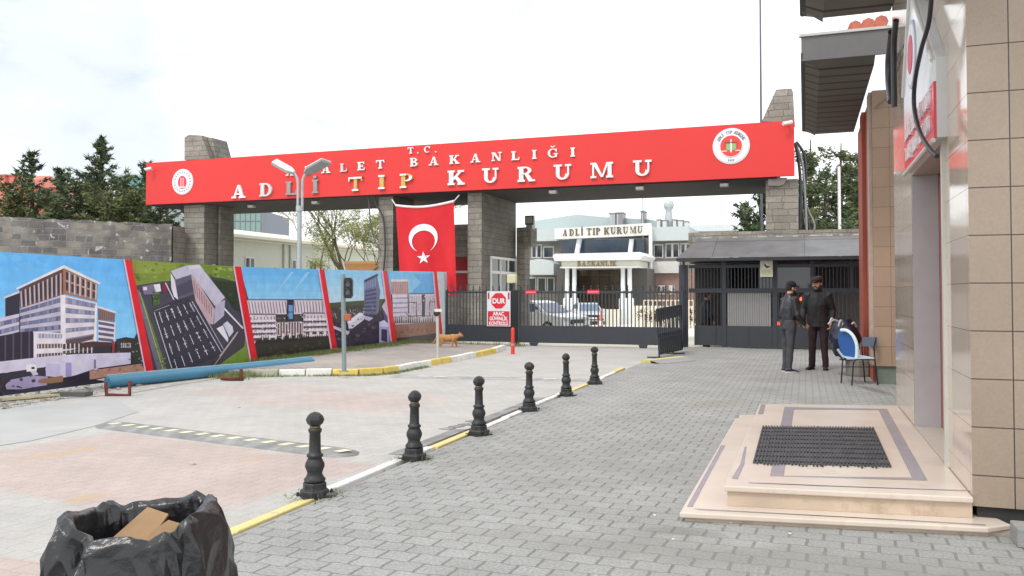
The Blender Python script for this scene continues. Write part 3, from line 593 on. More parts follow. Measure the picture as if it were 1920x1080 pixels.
# ------------------------------------------------------------------ guard house at the right of the gate
YH = 24.0; g0 = empty('guard_house', (-.8, YH, 0), 'dark grey guard house of metal grilles under a sloping canopy', 'guard house')
X0, X1 = PY(1291, 600, YH)[0], 2.6
ed = PY(1268, 487, 23.2); ztop = PY(1310, 447, YH+.9)[2]; zlo = PY(1268, 484, 23.2)[2]
canopy = brick('sheet canopy', 'XZ', 2.4, 3, (.17, .175, .18), (.15, .155, .16), (.08, .08, .085), mortar=.012, offset=0, namt=.3, bump=.2, rough=.5, fine=.05)
mb = MB(); xa = PY(1268, 484, 23.2)[0]; xb_ = PY(1310, 447, YH+.9)[0]
mb.poly([(xa, 23.2, zlo), (2.7, 23.2, zlo), (2.7, YH+.9, ztop), (xb_, YH+.9, ztop)]); mb.poly([(xa, 23.2, zlo), (xb_, YH+.9, ztop), (xb_, YH+3.2, ztop), (xa, YH+3.6, zlo)])
mb.build('canopy', canopy, g0)
mb = MB(); mb.box(xa, 23.2, zlo-.09, 2.7, 23.26, zlo-.003, (.025, .025, .03)); mb.box(xa, 23.27, zlo-.085, xa+.06, YH+3.6, zlo-.02, (.025, .025, .03)); mb.poly([(xa, 23.2, zlo-.09), (xa, YH+3.6, zlo-.09), (2.7, YH+3.6, zlo-.09), (2.7, 23.2, zlo-.09)], (.03, .03, .035)); mb.build('gutter', M_metalp, g0)
mb = MB(); mb.box(PY(1291, 437, YH+.95)[0], YH+.92, ztop-.2, 2.7, YH+1.2, PY(1400, 434, YH+.95)[2]); stone_object('parapet', mb, g0)
mb = MB(); x = -2.95
while x < 2.6:
    w_ = R.uniform(.12, .5); mb.prism([(x, YH+.89, ztop-.015), (x+w_, YH+.89, ztop-.015), (x+w_*.8, YH+.905, ztop+R.uniform(.0, .05)), (x+w_*.3, YH+.905, ztop+R.uniform(.0, .04))], (0, .012, 0), (.42, .40, .36)); x += w_+R.uniform(.0, .25)
mb.build('mortar', M_matte, g0)
# frame work
mb = MB(); yf = YH; zr = [PY(1400, y, yf)[2] for y in (487, 498, 540, 548, 612, 648)]
Xs = [PY(p_, 600, yf)[0] for p_ in (1278, 1292, 1354, 1362, 1450, 1458, 1520, 1527, 1594, 1601)]
def post(x0, x1, z0=-.02, z1=None, y0=yf-.05, y1=yf+.05): mb.box(x0, y0, z0, x1, y1, z1 or zlo-.095, DK)
post(Xs[0]-.06, Xs[1]-.03, -.05, PY(1285, 497, yf)[2]); post(PY(1282, 500, yf)[0]-.03, PY(1282, 500, yf)[0]+.04, -.05, None, yf-.075, yf-.052)
post(Xs[2], Xs[3]); post(Xs[4]-.02, Xs[5]); post(Xs[6], Xs[7], zr[3]); post(Xs[8], Xs[9], zr[3]); post(2.5, 2.6)
for a, b_ in ((zr[1]-.06, zr[1]+.03), (zr[3]-.01, zr[3]+.11)): mb.box(Xs[1], yf-.045, a, 2.6, yf+.045, b_, DK)
mb.build('frame', M_metalp, g0)
mb = MB(); mb.box(Xs[1]+.15, yf-.03, .03, Xs[2]-.002, yf+.03, zr[4]+.01, DK); mb.box(Xs[3]+.003, yf-.032, 0, Xs[4]-.023, yf+.03, zr[4]+.01, DK); mb.box(Xs[5]+.003, yf-.034, -.0, 2.49, yf+.03, zr[4]+.01, DK)
for x in (Xs[1]+.75, Xs[3]+.6, Xs[5]+.4, Xs[5]+1.1): mb.box(x, yf-.041, .03, x+.012, yf-.034, zr[4], (.02, .02, .024))
mb.build('bottom_panel', M_metalp, g0)
mb = MB()
railing(mb, Xs[1]+.05, Xs[2]-.03, zr[4], zr[3], yf, .085, False, .010); railing(mb, Xs[1]+.08, Xs[2]-.03, zr[3]+.1, zr[1]-.06, yf, .085, False, .010)
railing(mb, Xs[3]+.05, Xs[4]-.1, zr[3]+.1, zr[1]-.06, yf+.02, .09, False, .012); railing(mb, Xs[5]+.03, 2.5, zr[4], zr[3], yf+.01, .1, False, .014); railing(mb, Xs[6]+.03, 2.5, zr[3]+.1, zr[1]-.06, yf+.01, .09, False, .012)
mb.build('bars', M_metalp, g0)
mb = MB(); n = 19; a, b_ = Xs[3]+.03, Xs[4]-.06
for i in range(n): x = a+(b_-a)*(i+.5)/n; mb.box(x-.026, yf-.012, zr[4]+.003, x+.026, yf+.012, zr[3]-.012, (.27, .27, .265))
mb.box(a, yf+.03, zr[4], b_, yf+.04, zr[3]-.01, (.09, .09, .09)); mb.build('louvre', M_metalp, g0)
mb = MB(); mb.box(Xs[3]+.9, yf+.05, zr[3]+.1, Xs[6], yf+.06, zr[1]-.06); mb.build('pane', M_glass, g0)
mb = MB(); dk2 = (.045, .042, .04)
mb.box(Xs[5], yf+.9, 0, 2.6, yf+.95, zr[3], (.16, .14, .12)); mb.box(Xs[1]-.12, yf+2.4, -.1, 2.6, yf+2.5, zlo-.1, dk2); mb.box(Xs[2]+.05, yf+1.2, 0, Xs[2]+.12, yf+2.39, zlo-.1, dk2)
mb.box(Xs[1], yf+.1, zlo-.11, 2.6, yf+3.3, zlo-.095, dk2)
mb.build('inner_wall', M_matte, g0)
for i, (a, b_) in enumerate(((1460, 607), (1503, 561))):       # red lamps glowing behind the grille
    p = PY(a, b_, yf+.3); o = empty('signal_lamp', p, ['small glowing red lamp low behind the guard house grille', 'wide glowing red lamp behind the grille between the two men'][i], 'lamp', 'red lamps in the guard house')
    mb = MB(); mb.lathe([(.045, -.04), (.05, 0), (.045, .04), (.01, .06)], p, 10); mb.build('lens', mat('red lamp', (.8, .05, .02), emit=((1, .10, .04), 2.2), rough=.3), o)
    mb = MB(); mb.box(p[0]-.05, p[1]+.05, 0, p[0]+.05, p[1]+.1, p[2]+.04, (.05, .05, .05)); mb.build('stand', M_metalp, o)
# notice board hung from the canopy
Yn = 23.5; p, q = PY(1425, 485, Yn), PY(1449, 519, Yn); no = empty('notice_sign', (p[0], Yn, q[2]), 'pale yellow notice with a seated figure hanging under the canopy', 'sign')
mb = MB(); mb.box(p[0], Yn, q[2], q[0], Yn+.01, p[2], (.62, .62, .42)); mb.build('board', M_paint, no)
mb = MB(); cx, cz = (p[0]+q[0])/2, p[2]-.2
mb.prism([(cx-.12, Yn, cz-.08), (cx+.12, Yn, cz-.08), (cx+.02, Yn, cz+.13), (cx-.02, Yn, cz+.13)], (0, -.003, 0), (.66, .68, .66))
mb.prism([(cx-.05, Yn-.003, cz+.05), (cx-.02, Yn-.003, cz+.06), (cx+.01, Yn-.003, cz+.0), (cx+.1, Yn-.003, cz-.01), (cx+.06, Yn-.003, cz-.05), (cx, Yn-.003, cz-.06), (cx-.05, Yn-.003, cz)][::-1], (0, -.003, 0), (.05, .06, .07))
for k in range(3): mb.box(p[0]+.04, Yn-.003, q[2]+.04+.055*k, q[0]-.04, Yn, q[2]+.06+.055*k, (.40, .42, .30))
mb.build('print', M_paint, no)

# ------------------------------------------------------------------ cast iron bollards
iron = mat('black cast iron', (.030, .031, .033), rough=.5, namt=.3, nscale=14, bump=.35, bscale=60, metal=.2, dirt=((.13, .12, .105), 16, .58, .6))
brass = mat('tarnished brass band', (.20, .16, .07), rough=.5, metal=.5, dirt=((.03, .03, .03), 25, .5, .9))
b0 = V(*G(590, 930)); lab = ['nearest black bollard, beside the bag-lined bin', 'second bollard from the camera, at the end of the speed bump', 'third bollard from the camera, near the grey kerb ramp', 'third bollard from the far end, mid row', 'fifth bollard from the camera, second from the far end', 'farthest black bollard, closest to the gate']
bo = empty('bollard', b0, lab[0], 'bollard', 'black bollards along the kerb')
S = .60/.62
def pr(l): return [(r*S, z*S) for r, z in l]
mb = MB(); mb.lathe(pr([(.112, 0), (.112, .045), (.104, .055), (.090, .058), (.090, .10), (.083, .108)]), b0, 8, smooth=False, rot=.39); mb.build('base', iron, bo, bevel=.004)
mb = MB(); mb.lathe(pr([(.068, .108), (.080, .118), (.082, .132), (.066, .150), (.056, .175), (.064, .20), (.074, .225), (.072, .25), (.058, .278), (.050, .295), (.062, .302), (.062, .318), (.050, .325), (.045, .34), (.042, .48), (.050, .490), (.052, .51), (.040, .520)]), b0, 24); mb.build('shaft', iron, bo)
mb = MB(); mb.lathe(pr([(.036, .518), (.041, .522), (.041, .530), (.036, .535)]), b0, 20); mb.build('band', brass, bo)
mb = MB()
for i in range(13):
    pass
prof = [(.034, .533), (.054, .553), (.063, .578), (.062, .590), (.050, .615), (.030, .634), (.010, .642), (.002, .643)]; n = 12; vs = []
for r, z in prof:
    for k in range(n):
        a = 2*PI*k/n; rr = r*(1+(.09 if k % 2 else -.06)); vs.append((b0.x+rr*S*math.cos(a), b0.y+rr*S*math.sin(a), z*S))
mb.add(vs, [[i*n+k, i*n+(k+1) % n, (i+1)*n+(k+1) % n, (i+1)*n+k] for i in range(len(prof)-1) for k in range(n)], (1, 1, 1), False); mb.add(vs[-n:], [list(range(n))]); mb.build('finial', iron, bo)
mb = MB()
for k in range(4):
    a = PI/4+PI/2*k; mb.lathe([(.012, 0), (.012, .02), (.006, .03)], (b0.x+.125*math.cos(a), b0.y+.125*math.sin(a), .012), 6)
mb.lathe([(.150, 0), (.150, .012)], b0, 4, smooth=False, rot=.0); mb.build('foot_plate', iron, bo)
for (a, b_), l in zip([(776, 861), (898, 815), (992, 770), (1062, 742), (1115, 720)], lab[1:]):
    c = bo.copy(); C.objects.link(c); c.location = G(a, b_); c['label'] = l; c.rotation_euler = (R.uniform(-.012, .012), R.uniform(-.012, .012), R.uniform(-.5, .5))
    for ch in [o for o in bo.children if o.type == 'MESH']:
        d = ch.copy(); C.objects.link(d); d.parent = c
# ------------------------------------------------------------------ speed bump
A, B = V(-7.83, 7.62, -.05), V(-4.05, 6.98, -.05); u = (B-A).normalized(); nn = V(-u.y, u.x, 0)
sb = empty('speed_bump', (A+B)/2, 'worn grey rubber speed bump with pale dashes across the near road', 'speed bump'); prof = [(-.2, 0), (-.18, .012), (-.1, .038), (0, .047), (.1, .038), (.18, .012), (.2, 0)]
rub = mat('worn rubber', (.225, .225, .222), rough=.75, namt=.3, nscale=4, bump=.5, bscale=70, dirt=((.36, .35, .32), 4, .50, .5))
mb = MB(); vs = []; K = 48
for i in range(K+1):
    t = i/K; l = (B-A).length; e_ = min(1, min(t, 1-t)*l/.25); e_ = math.sqrt(max(0, 1-(1-e_)**2)) if e_ < 1 else 1
    for q_, z in prof: vs.append(A+u*(t*l)+nn*(q_*max(.15, e_))+V(0, 0, z*e_+.001))
m_ = len(prof); mb.add(vs, [[i*m_+k, i*m_+k+1, (i+1)*m_+k+1, (i+1)*m_+k] for i in range(K) for k in range(m_-1)], (1, 1, 1), True)
mb.build('body', rub, sb)
mb = MB()
for i in range(15):
    s = .22+i*.243; s_ = A+u*s+V(0, 0, .0)
    mb.poly([s_-nn*.095+V(0, 0, .041), s_+u*.10-nn*.095+V(0, 0, .041), s_+u*.17+nn*.0+V(0, 0, .0505), s_+u*.07+nn*.0+V(0, 0, .0505)], (.66, .62, .42))
mb.build('marking', M_matte, sb)
# flattened far bump
A, B = Vector(G(735, 706, -.049)), Vector(G(1130, 714, -.049)); u = (B-A).normalized(); nn = V(-u.y, u.x, 0)
far = empty('speed_bump', (A+B)/2, 'thin worn grey speed bump across the far road near the island kerb', 'speed bump')
mb = MB(); vs = []
for i in range(31):
    for q_, z in ((-.22, .001), (-.1, .018), (.1, .018), (.22, .001)): vs.append(A+(B-A)*(i/30)+nn*q_+V(0, 0, z))
mb.add(vs, [[i*4+k, i*4+k+1, i*4+k+5, i*4+k+4] for i in range(30) for k in range(3)], (1, 1, 1), True); mb.build('body', mat('faded rubber', (.30, .30, .31), rough=.8, namt=.2, nscale=3, dirt=((.40, .39, .36), 3, .45, .8)), far)
mb = MB()
for t in (.12, .2, .62, .72, .8):
    s_ = A+(B-A)*t; mb.poly([s_-nn*.08+V(0, 0, .021), s_+u*.25-nn*.08+V(0, 0, .021), s_+u*.3+nn*.05+V(0, 0, .021), s_+u*.05+nn*.05+V(0, 0, .021)], (.62, .60, .52))
mb.build('marking', M_matte, far)
# sheet ramp lying against the kerb
rm = empty('kerb_ramp', G(860, 812, -.05), 'long grey wedge ramp lying against the kerb between bollards', 'ramp')
mb = MB(); 
for (ya, yb) in ((7.15, 8.9), (9.0, 11.9)):
    mb.prism([(-3.62+.02, ya, -.048), (-3.53, ya, .0), (-3.53, ya, -.048)], (0, yb-ya, 0), (.20, .195, .18)); mb.prism([(-3.80, ya, -.048), (-3.62, ya, -.035), (-3.605, ya, -.048)], (0, yb-ya-.2, 0), (.25, .24, .22))
mb.build('wedge', rub, rm)
for k, (a, b_) in enumerate(((838, 804), (855, 800), (872, 796), (886, 790))):
    p = V(*G(a, b_, -.048)); mb = MB(); mb.prism([p+V(-.08, -.05, 0), p+V(.05, -.06, 0), p+V(.09, .06, 0), p+V(-.04, .06, 0)], (0, 0, .006), (.22, .22, .2)); mb.build('stud', rub, rm)

# ------------------------------------------------------------------ street lamp, signal post, small post
lp = V(*PX(562, 520, -14.0)); lp.z = -.05; dl = lp.x*fw[0]+lp.y*fw[1]
so_ = empty('street_lamp', lp, 'double arm grey street lamp with two flat heads before the red beam', 'street lamp')
def at(a, b_): return V(*D(a, b_, dl))
mb = MB(); mb.tube([at(560.5, 640), at(561.5, 395)], .07, 10); mb.tube([at(561.5, 396), at(561.8, 386)], .11, 10); mb.build('pole', M_steel, so_)
for s, name in ((-1, 'arm'), (1, 'arm')):
    mb = MB(); pts = [(558.5, 395), (558.8, 345), (558, 338), (555.5, 331), (551.5, 325)] if s < 0 else [(566.5, 395), (567, 345), (567.8, 337), (570, 331), (573, 325)]
    mb.tube([at(*p) for p in pts], .042, 8); mb.build('arm', M_steel, so_)
hd = mat('lamp head metal', (.62, .63, .62), rough=.4, namt=.08); hu = mat('lamp head underside', (.30, .32, .31), rough=.5)
def head(root, tip, right):
    r0, t0 = at(*root), at(*tip); ax = (t0-r0); side = (V(fw[0], fw[1], 0)*.9+V(*rt, 0)*(.55 if right else .1)+V(0, 0, -.12 if right else .35)).normalized()*.21
    o = MB(); up = V(0, 0, 1)
    pts = [r0-side*.35, r0+ax*.25-side, t0-side, t0+side, r0+ax*.25+side, r0+side*.35]
    o.prism([p+up*.05 for p in pts], up*.05); h_ = o.build('head', hd, so_, bevel=.02)
    q = MB(); q.prism([p for p in pts], up*.048); l_ = q.build('lens', hu, h_)
head((552, 327), (514, 306), False); head((573, 327), (612, 305), True)
p0 = V(*G(645, 697, .06)); so2 = empty('signal_post', p0, 'grey post with a small black traffic signal on the yellow kerb', 'traffic light'); d2 = p0.x*fw[0]+p0.y*fw[1]
at2 = lambda a, b_, k=0: V(*D(a, b_, d2+k))
mb = MB(); mb.tube([at2(645.5, 697), at2(643, 514)], .042, 10, (.23, .29, .29)); mb.lathe([(.09, 0), (.09, .015), (.05, .02)], p0, 10, (.2, .24, .24)); mb.build('pole', M_metalp, so2)
c = at2(653, 540, -.02); bk = (.012, .012, .014); u2 = V(*rt, 0); f2 = V(*fw, 0)
mb = MB(); hw, hh = .075, .19; oc = [(-hw*.6, -hh), (hw*.6, -hh), (hw, -hh*.75), (hw, hh*.75), (hw*.6, hh), (-hw*.6, hh), (-hw, hh*.75), (-hw, -hh*.75)]
mb.prism([c+u2*a+V(0, 0, b_)-f2*.05 for a, b_ in oc], f2*.14, bk); mb.tube([at2(644, 529), c+V(0, 0, .13)], .015, 6, bk); mb.tube([at2(644.5, 551), c-V(0, 0, .13)], .015, 6, bk); sg_ = mb.build('signal_head', M_metalp, so2, bevel=.008)
for s in (.075, -.075):
    mb = MB(); cc_ = c+V(0, 0, s)-f2*.05; mb.prism([cc_+u2*.045*math.cos(2*PI*i/16)+V(0, 0, .055*math.sin(2*PI*i/16)) for i in range(16)], -f2*.012, (.09, .10, .09)); mb.build('lens', M_glass, so2)
    mb = MB(); mb.tube([cc_+u2*.052*math.cos(a)+V(0, 0, .062*math.sin(a))-f2*.03 for a in [PI*i/10 for i in range(11)]], .012, 5, bk); mb.build('visor', M_metalp, so2)
mb = MB(); q = at2(652, 595, -.03); mb.obox(q, u2*.06, f2*.05, V(0, 0, .06), (.42, .10, .04)); mb.tube([at2(644.5, 592), q], .02, 6, (.3, .1, .05)); mb.build('sounder', M_metalp, so2, bevel=.01)
p0 = V(*G(821, 673, .06)); so3 = empty('sensor_post', p0, 'short thin steel post with a dark white-topped eye on the white kerb', 'post'); d3 = p0.x*fw[0]+p0.y*fw[1]
at3 = lambda a, b_: V(*D(a, b_, d3))
mb = MB(); mb.tube([at3(821, 673), at3(820, 590)], .032, 10, (.50, .51, .50)); mb.build('pole', M_metalp, so3)
mb = MB(); c = at3(819, 587); mb.ball(c, .075, 10, (.03, .03, .03)); mb.obox(c+V(.04, 0, .06), u2*.08, f2*.06, V(0, 0, .03), (.7, .7, .68)); mb.build('sensor', M_metalp, so3)

# ------------------------------------------------------------------ right building: tiled office with marble steps
XW, YN, YF = 1.005, 6.03, 10.7
tile = brick('beige wall tiles', 'XZ', .30, .3085, (.345, .270, .208), (.315, .248, .190), (.045, .035, .028), mortar=.0042, offset=0, rough=.25, namt=.10, bump=.15, fine=.05, shift=(-.345, -.0235), spec=.5)
tileS = brick('polished cream side tiles', 'YZ', .62, .3085, (.60, .50, .41), (.56, .465, .38), (.22, .17, .13), mortar=.003, offset=0, rough=.07, namt=.06, bump=.1, fine=.02, shift=(.1, -.0235), spec=1.0)
tileR = brick('brown beige tiles', 'XZ', .345, .33, (.40, .28, .20), (.36, .25, .18), (.14, .10, .075), mortar=.004, offset=0, rough=.35, namt=.08, bump=.2, fine=.04, shift=(.04+.345*3, .04))
rb = empty('tiled_office', (XW, YN, 0), 'near tiled office corner with polished cream side wall and grey doorway', 'building')
def two(name, mb, m1, m2, parent):
    o = mb.build(name, m1, parent); o.data.materials.append(m2)
    for p in o.data.polygons: p.material_index = 1 if abs(p.normal.x) > .7 else 0
    return o
ZT = 4.9; dy0, dy1 = PX(1773, 500, XW)[1], PX(1711, 500, XW)[1]; dz = 2.66; zp = .2
mb = MB(); zb2 = .135
mb.box(XW, YN, zb2, 9, dy0, ZT+.3); mb.box(XW, dy1, .0, 9, YF, ZT+.3); mb.box(XW+.001, dy0, dz, 8.99, dy1, ZT+.29); two('wall', mb, tile, tileS, rb)
mb = MB(); mb.box(XW+.03, YN+.03, -.02, 8.9, dy0-.02, zb2, (.03, .03, .03)); mb.build('plinth', M_matte, rb)
# doorway: grey reveal, red door, white frame edge
dr = empty('door', (0, 0, 0)); dr.parent = rb; dr.location = Vector((XW, dy0, zp))-rb.location; dr['_w'] = (XW, dy0, zp)
mb = MB(); mb.box(XW+.004, dy1-.02, zp, XW+.235, dy1-.002, dz-.002, (.44, .445, .46)); mb.build('reveal', M_paint, dr)
mb = MB(); mb.box(XW+.236, dy0+.001, zp, XW+.28, dy1-.025, dz-.01, (.34, .075, .05)); mb.build('leaf', M_metalp, dr)
mb = MB(); mb.box(XW-.002, dy0+.001, .1, XW+.30, dy1-.001, zp-.001, (.50, .46, .40)); mb.build('threshold', M_paint, dr)
mb = MB(); mb.box(XW-.025, dy0-.055, zp, XW+.05, dy0+.012, 3.35, (.56, .55, .50)); mb.build('frame', M_metalp, dr)
# pentagon sign over the door
s0 = V(*PX(1703, 338, XW-.06)); s1 = V(*PX(1760, 285, XW-.06)); ys0, ys1 = s0.y, s1.y; zs = 2.66; zh = 3.26; yc = ys1+.66*(ys0-ys1)
zap = 4.25; XS = XW-.09
sn = empty('door_sign', (XS, (ys0+ys1)/2, zs), 'white and red pointed sign board over the office doorway', 'sign')
pts = [(XS, ys0, zs), (XS, ys1, zs), (XS, ys1, zh), (XS, yc, zap), (XS, ys0, zh+.15)]
mb = MB(); mb.prism([(x+.02, y, z) for x, y, z in pts], (.07, 0, 0), (.6, .6, .6)); mb.build('back_panel', M_paint, sn)
mb = MB(); zr_ = 3.08
mb.prism([(XS, ys0, zr_), (XS, ys1, zr_), (XS, ys1, zh), (XS, yc, zap), (XS, ys0, zh+.15)], (.02, 0, 0), (.74, .77, .80))
mb.prism([(XS-.0, ys0, zs), (XS-.0, ys1, zs), (XS-.0, ys1, zr_-.0005), (XS-.0, ys0, zr_-.0005)], (.02, 0, 0), (.66, .05, .075)); mb.build('face', mat('sign face', vcol=True, rough=.2, namt=.03), sn)
mb = MB(); fr = (.62, .60, .56)
for a, b_ in ((pts[0], pts[1]), (pts[2], pts[3]), (pts[3], pts[4])):
    mb.tube([V(*a)+V(-.005, 0, -.02), V(*b_)+V(-.005, 0, -.02)], .02, 6, fr)
mb.build('frame', M_metalp, sn)
mb = MB(); wu = (0, -1, 0)
for s, z, f in (('ADLİ TIP KURUMU', 2.93, 1.5), ('DANIŞMA SALONU', 2.735, 1.4)):
    text_line(mb, s, (XS, (ys0+ys1)/2, z), wu, UZ, (-1, 0, 0), .125, f*.60, .16, .014, (.80, .80, .82))
mb.build('lettering', M_paint, sn)
mb = MB(); ec = V(XS, yc-.02, 3.62); n = 32
for r_, d_, c_ in ((.30, .01, (.45, .48, .52)), (.27, .014, (.78, .80, .84)), (.17, .02, (.62, .05, .10))):
    mb.prism([ec+V(0, r_*math.cos(2*PI*i/n), r_*math.sin(2*PI*i/n)) for i in range(n)][::-1], (-d_, 0, 0), c_)
mb.build('emblem', M_paint, sn)
# black and grey cables looping down over the sign
cb = mat('black cable', (.015, .014, .018), rough=.45)
cz_ = [(1748, -30, .89), (1742, 40, .88), (1728, 90, .86), (1716, 150, .85), (1714, 200, .85), (1724, 245, .85), (1742, 278, .85), (1757, 293, .87)]
def smooth(pts, k=6):
    pts = [Vector(p) for p in pts]; o = []
    for i in range(len(pts)-1):
        p0, p1, p2, p3 = pts[max(i-1, 0)], pts[i], pts[i+1], pts[min(i+2, len(pts)-1)]
        for j in range(k):
            t = j/k; o.append(.5*((2*p1)+(p2-p0)*t+(2*p0-5*p1+4*p2-p3)*t*t+(3*p1-p0-3*p2+p3)*t**3))
    return o+[pts[-1]]
mb = MB(); mb.tube(smooth([PX(a, b_, x) for a, b_, x in cz_]), .017, 8); tag(mb.build('cable', cb), 'thick black cable looping down across the pointed door sign', 'cable')
mb = MB(); mb.tube(smooth([PX(a, b_, XW-.05) for a, b_ in ((1735, -30), (1722, 6), (1711, 14), (1703, 50), (1697, 78), (1683, 105))])+smooth([PX(a, b_, XW-.04) for a, b_ in ((1682, 108), (1677, 130))])[1:]+smooth([PY(a, b_, 14.85) for a, b_ in ((1674, 150), (1665, 180), (1650, 193), (1641, 203))]), .013, 6, (1, 1, 1))
tag(mb.build('cable', mat('grey cable', (.22, .2, .19), rough=.5)), 'thin grey cable hanging from the wall corner to the brown tiles', 'cable')
mb = MB(); mb.tube(smooth([PX(a, b_, XW-.1) for a, b_ in ((1673, 60), (1668, 110), (1668, 150), (1672, 190))]), .045, 8, (.03, .03, .035)); mb.tube(smooth([PX(a, b_, XW-.1) for a, b_ in ((1680, 38), (1676, 90), (1677, 200))]), .03, 8, (.03, .03, .035)); tag(mb.build('downpipe', M_metalp), 'dark rain pipe between the two roof eaves', 'pipe')
# eaves
slat = brick('dark slatted soffit', 'XY', 30, .46, (.125, .115, .098), (.115, .105, .09), (.030, .028, .024), mortar=.045, offset=0, rough=.7, namt=.15, bump=.8, fine=.05)
def eave(y0, y1, name, label, x1=XW-.004):
    o = empty(name, (XW, y0, 4.9), label, 'roof eave', 'dark eaves of the right hand building'); 
    mb = MB(); mb.box(.24, y0+.25, 4.90, x1, y1-.2, 4.95); mb.build('soffit', slat, o)
    mb = MB(); mb.prism([(0, y0+.03, 5.0), (.24, y0+.25, 4.90), (.24, y0+.25, 4.96), (0, y0+.03, 5.06)][::-1], (0, y1-y0-.28, 0)); mb.prism([(.03, y1-.02, 5.0), (x1, y1-.02, 5.0), (x1, y1-.2, 4.9), (.24, y1-.2, 4.9)], (0, 0, .05)); mb.prism([(0.03, y0+.02, 4.98), (x1, y0+.02, 4.98), (x1, y0+.25, 4.9), (.24, y0+.25, 4.9)][::-1], (0, 0, .05)); mb.build('soffit_edge', slat, o)
    mb = MB(); mb.box(-.02, y0-.02, 4.98, x1+.7, y0+.018, 5.34, (.13, .125, .125)); mb.box(-.03, y0-.03, 5.02, -.0, y1, 5.10, (.05, .05, .055)); mb.box(-.018, y1-.018, 5.01, x1, y1+.01, 5.11, (.05, .05, .055)); mb.box(-.05, y0-.05, 5.342, x1+.7, y0+.04, 5.38, (.5, .5, .48)); mb.build('fascia', M_metalp, o)
    return o
e1 = eave(13.07, 18.95, 'roof_eave', 'farther dark slatted eave above the red column')
mb = MB(); tr = mat('red roof tiles', (.50, .16, .11), rough=.7, nscale=8, namt=.25)
for i in range(3): mb.tube([(.74+i*.18, 13.25, 5.47+.02*i), (.80+i*.18, 16.5, 6.2)], .1, 8)
mb.prism([(.62, 13.2, 5.39), (1.2, 13.2, 5.39), (1.2, 13.2, 5.44), (.62, 13.2, 5.44)], (0, 4, .9)); mb.build('ridge_tile', tr, e1)
mb = MB(); mb.prism([(0, 13.1, 5.40), (1.1, 13.1, 5.40), (.7, 13.6, 5.52)], (0, 5.5, .25), (.4, .4, .38)); mb.build('roof_sheet', M_matte, e1)
eave(4.6, 11.03, 'roof_eave', 'nearer dark slatted eave at the top edge of the picture')
# rear block with red painted flank
rk = empty('annex_block', (1.08, 14.93, 0), 'brown tiled annex with a brick red flank behind the office', 'building')
mb = MB(); mb.box(1.08, 14.93, .30, 6, 15.3, 4.88); mb.build('tiled_wall', tileR, rk)
redw = mat('brick red paint', (.36, .085, .05), rough=.55, namt=.12, nscale=1.4)
mb = MB(); mb.box(1.085, 15.36, -.02, 5.9, 18.9, 4.88); mb.box(1.02, 16.6, -.02, 1.082, 17.1, 4.87); mb.build('red_wall', redw, rk)
mb = MB(); mb.box(1.03, 15.0, .30, 1.078, 15.36, 4.87, (.45, .36, .29)); mb.build('corner_trim', M_matte, rk)
mb = MB(); mb.box(1.13, 14.97, -.05, 6, 15.34, .298, (.17, .20, .165)); mb.build('plinth', M_matte, rk)
# marble steps
mar = mat('cream marble', (.63, .545, .465), rough=.28, namt=.10, nscale=2.2, dirt=((.45, .34, .24), 4, .56, .45), bump=.05, bscale=8)
inl = mat('blue grey marble inlay', (.30, .285, .32), rough=.25, namt=.1)
st = empty('marble_steps', G(1560, 960, 0), 'low cream marble steps with blue grey inlay before the doorway', 'steps')
zu, zl = .2, .06
U = [G(1357, 911, zu), (XW-.003, 5.98, zu), (XW-.003, 10.55, zu), G(1424, 757, zu)]
Lw = [G(1274, 961, zl), G(1852, 989, zl), (1.2, 5.93, zl), (XW-.003, 6.5, zl), (XW-.003, 10.2, zl), G(1413, 777, zl), G(1382, 778, zl)]
def inset(p, d): return [(p[i][0]+d[i][0], p[i][1]+d[i][1], p[i][2]) for i in range(len(p))]
mb = MB(); mb.prism(Lw, (0, 0, -.035)); mb.build('lower_tread', mar, st, bevel=.008)
mb = MB(); mb.prism([(x+(.03 if i in (0, 5, 6) else 0), y+(.03 if i < 2 else 0), -.06) for i, (x, y, z) in enumerate(Lw)], (0, 0, .083)); mar2 = mat('stained marble edge', (.54, .43, .33), rough=.4, namt=.15, nscale=3, dirt=((.33, .25, .17), 5, .54, .6)); mb.build('lower_riser', mar2, st)
mb = MB(); mb.prism(U, (0, 0, -.038)); mb.build('upper_tread', mar, st, bevel=.008)
mb = MB(); mb.prism([(U[0][0]+.02, U[0][1]+.03, zl+.001), (U[1][0]-.002, U[1][1]+.03, zl+.001), (U[2][0]-.002, U[2][1]-.03, zl+.001), (U[3][0]+.02, U[3][1]-.03, zl+.001)], (0, 0, zu-.039-zl)); mb.build('upper_riser', mar2, st)
def Z3(x, y, z=zu): return G(1240+x/2.824, 720+y/2.824, z)
mb = MB(); k = zu+.0015
o_ = [Z3(575, 487), Z3(652, 122), Z3(1195, 132), Z3(1410, 512)]; i_ = [Z3(648, 487), Z3(703, 135), Z3(1150, 139), Z3(1327, 496)]
for q in range(4):
    mb.poly([(*o_[q][:2], k), (*i_[q][:2], k), (*i_[(q+1) % 4][:2], k), (*o_[(q+1) % 4][:2], k)][::-1])
mb.poly([(*Z3(a, b_)[:2], k) for a, b_ in ((372, 500), (404, 506), (440, 425), (452, 330), (440, 335), (418, 425))][::-1]); mb.poly([(*Z3(a, b_)[:2], k) for a, b_ in ((455, 522), (470, 526), (1625, 563), (1628, 568), (800, 540))][::-1])
mb.poly([(*Z3(a, b_)[:2], k) for a, b_ in ((528, 108), (552, 108), (540, 160), (512, 160))][::-1])
mb.poly([(*Z3(a, b_, zl)[:2], zl+.0015) for a, b_ in ((135, 650), (165, 652), (318, 362), (340, 325), (315, 325), (300, 355))][::-1])
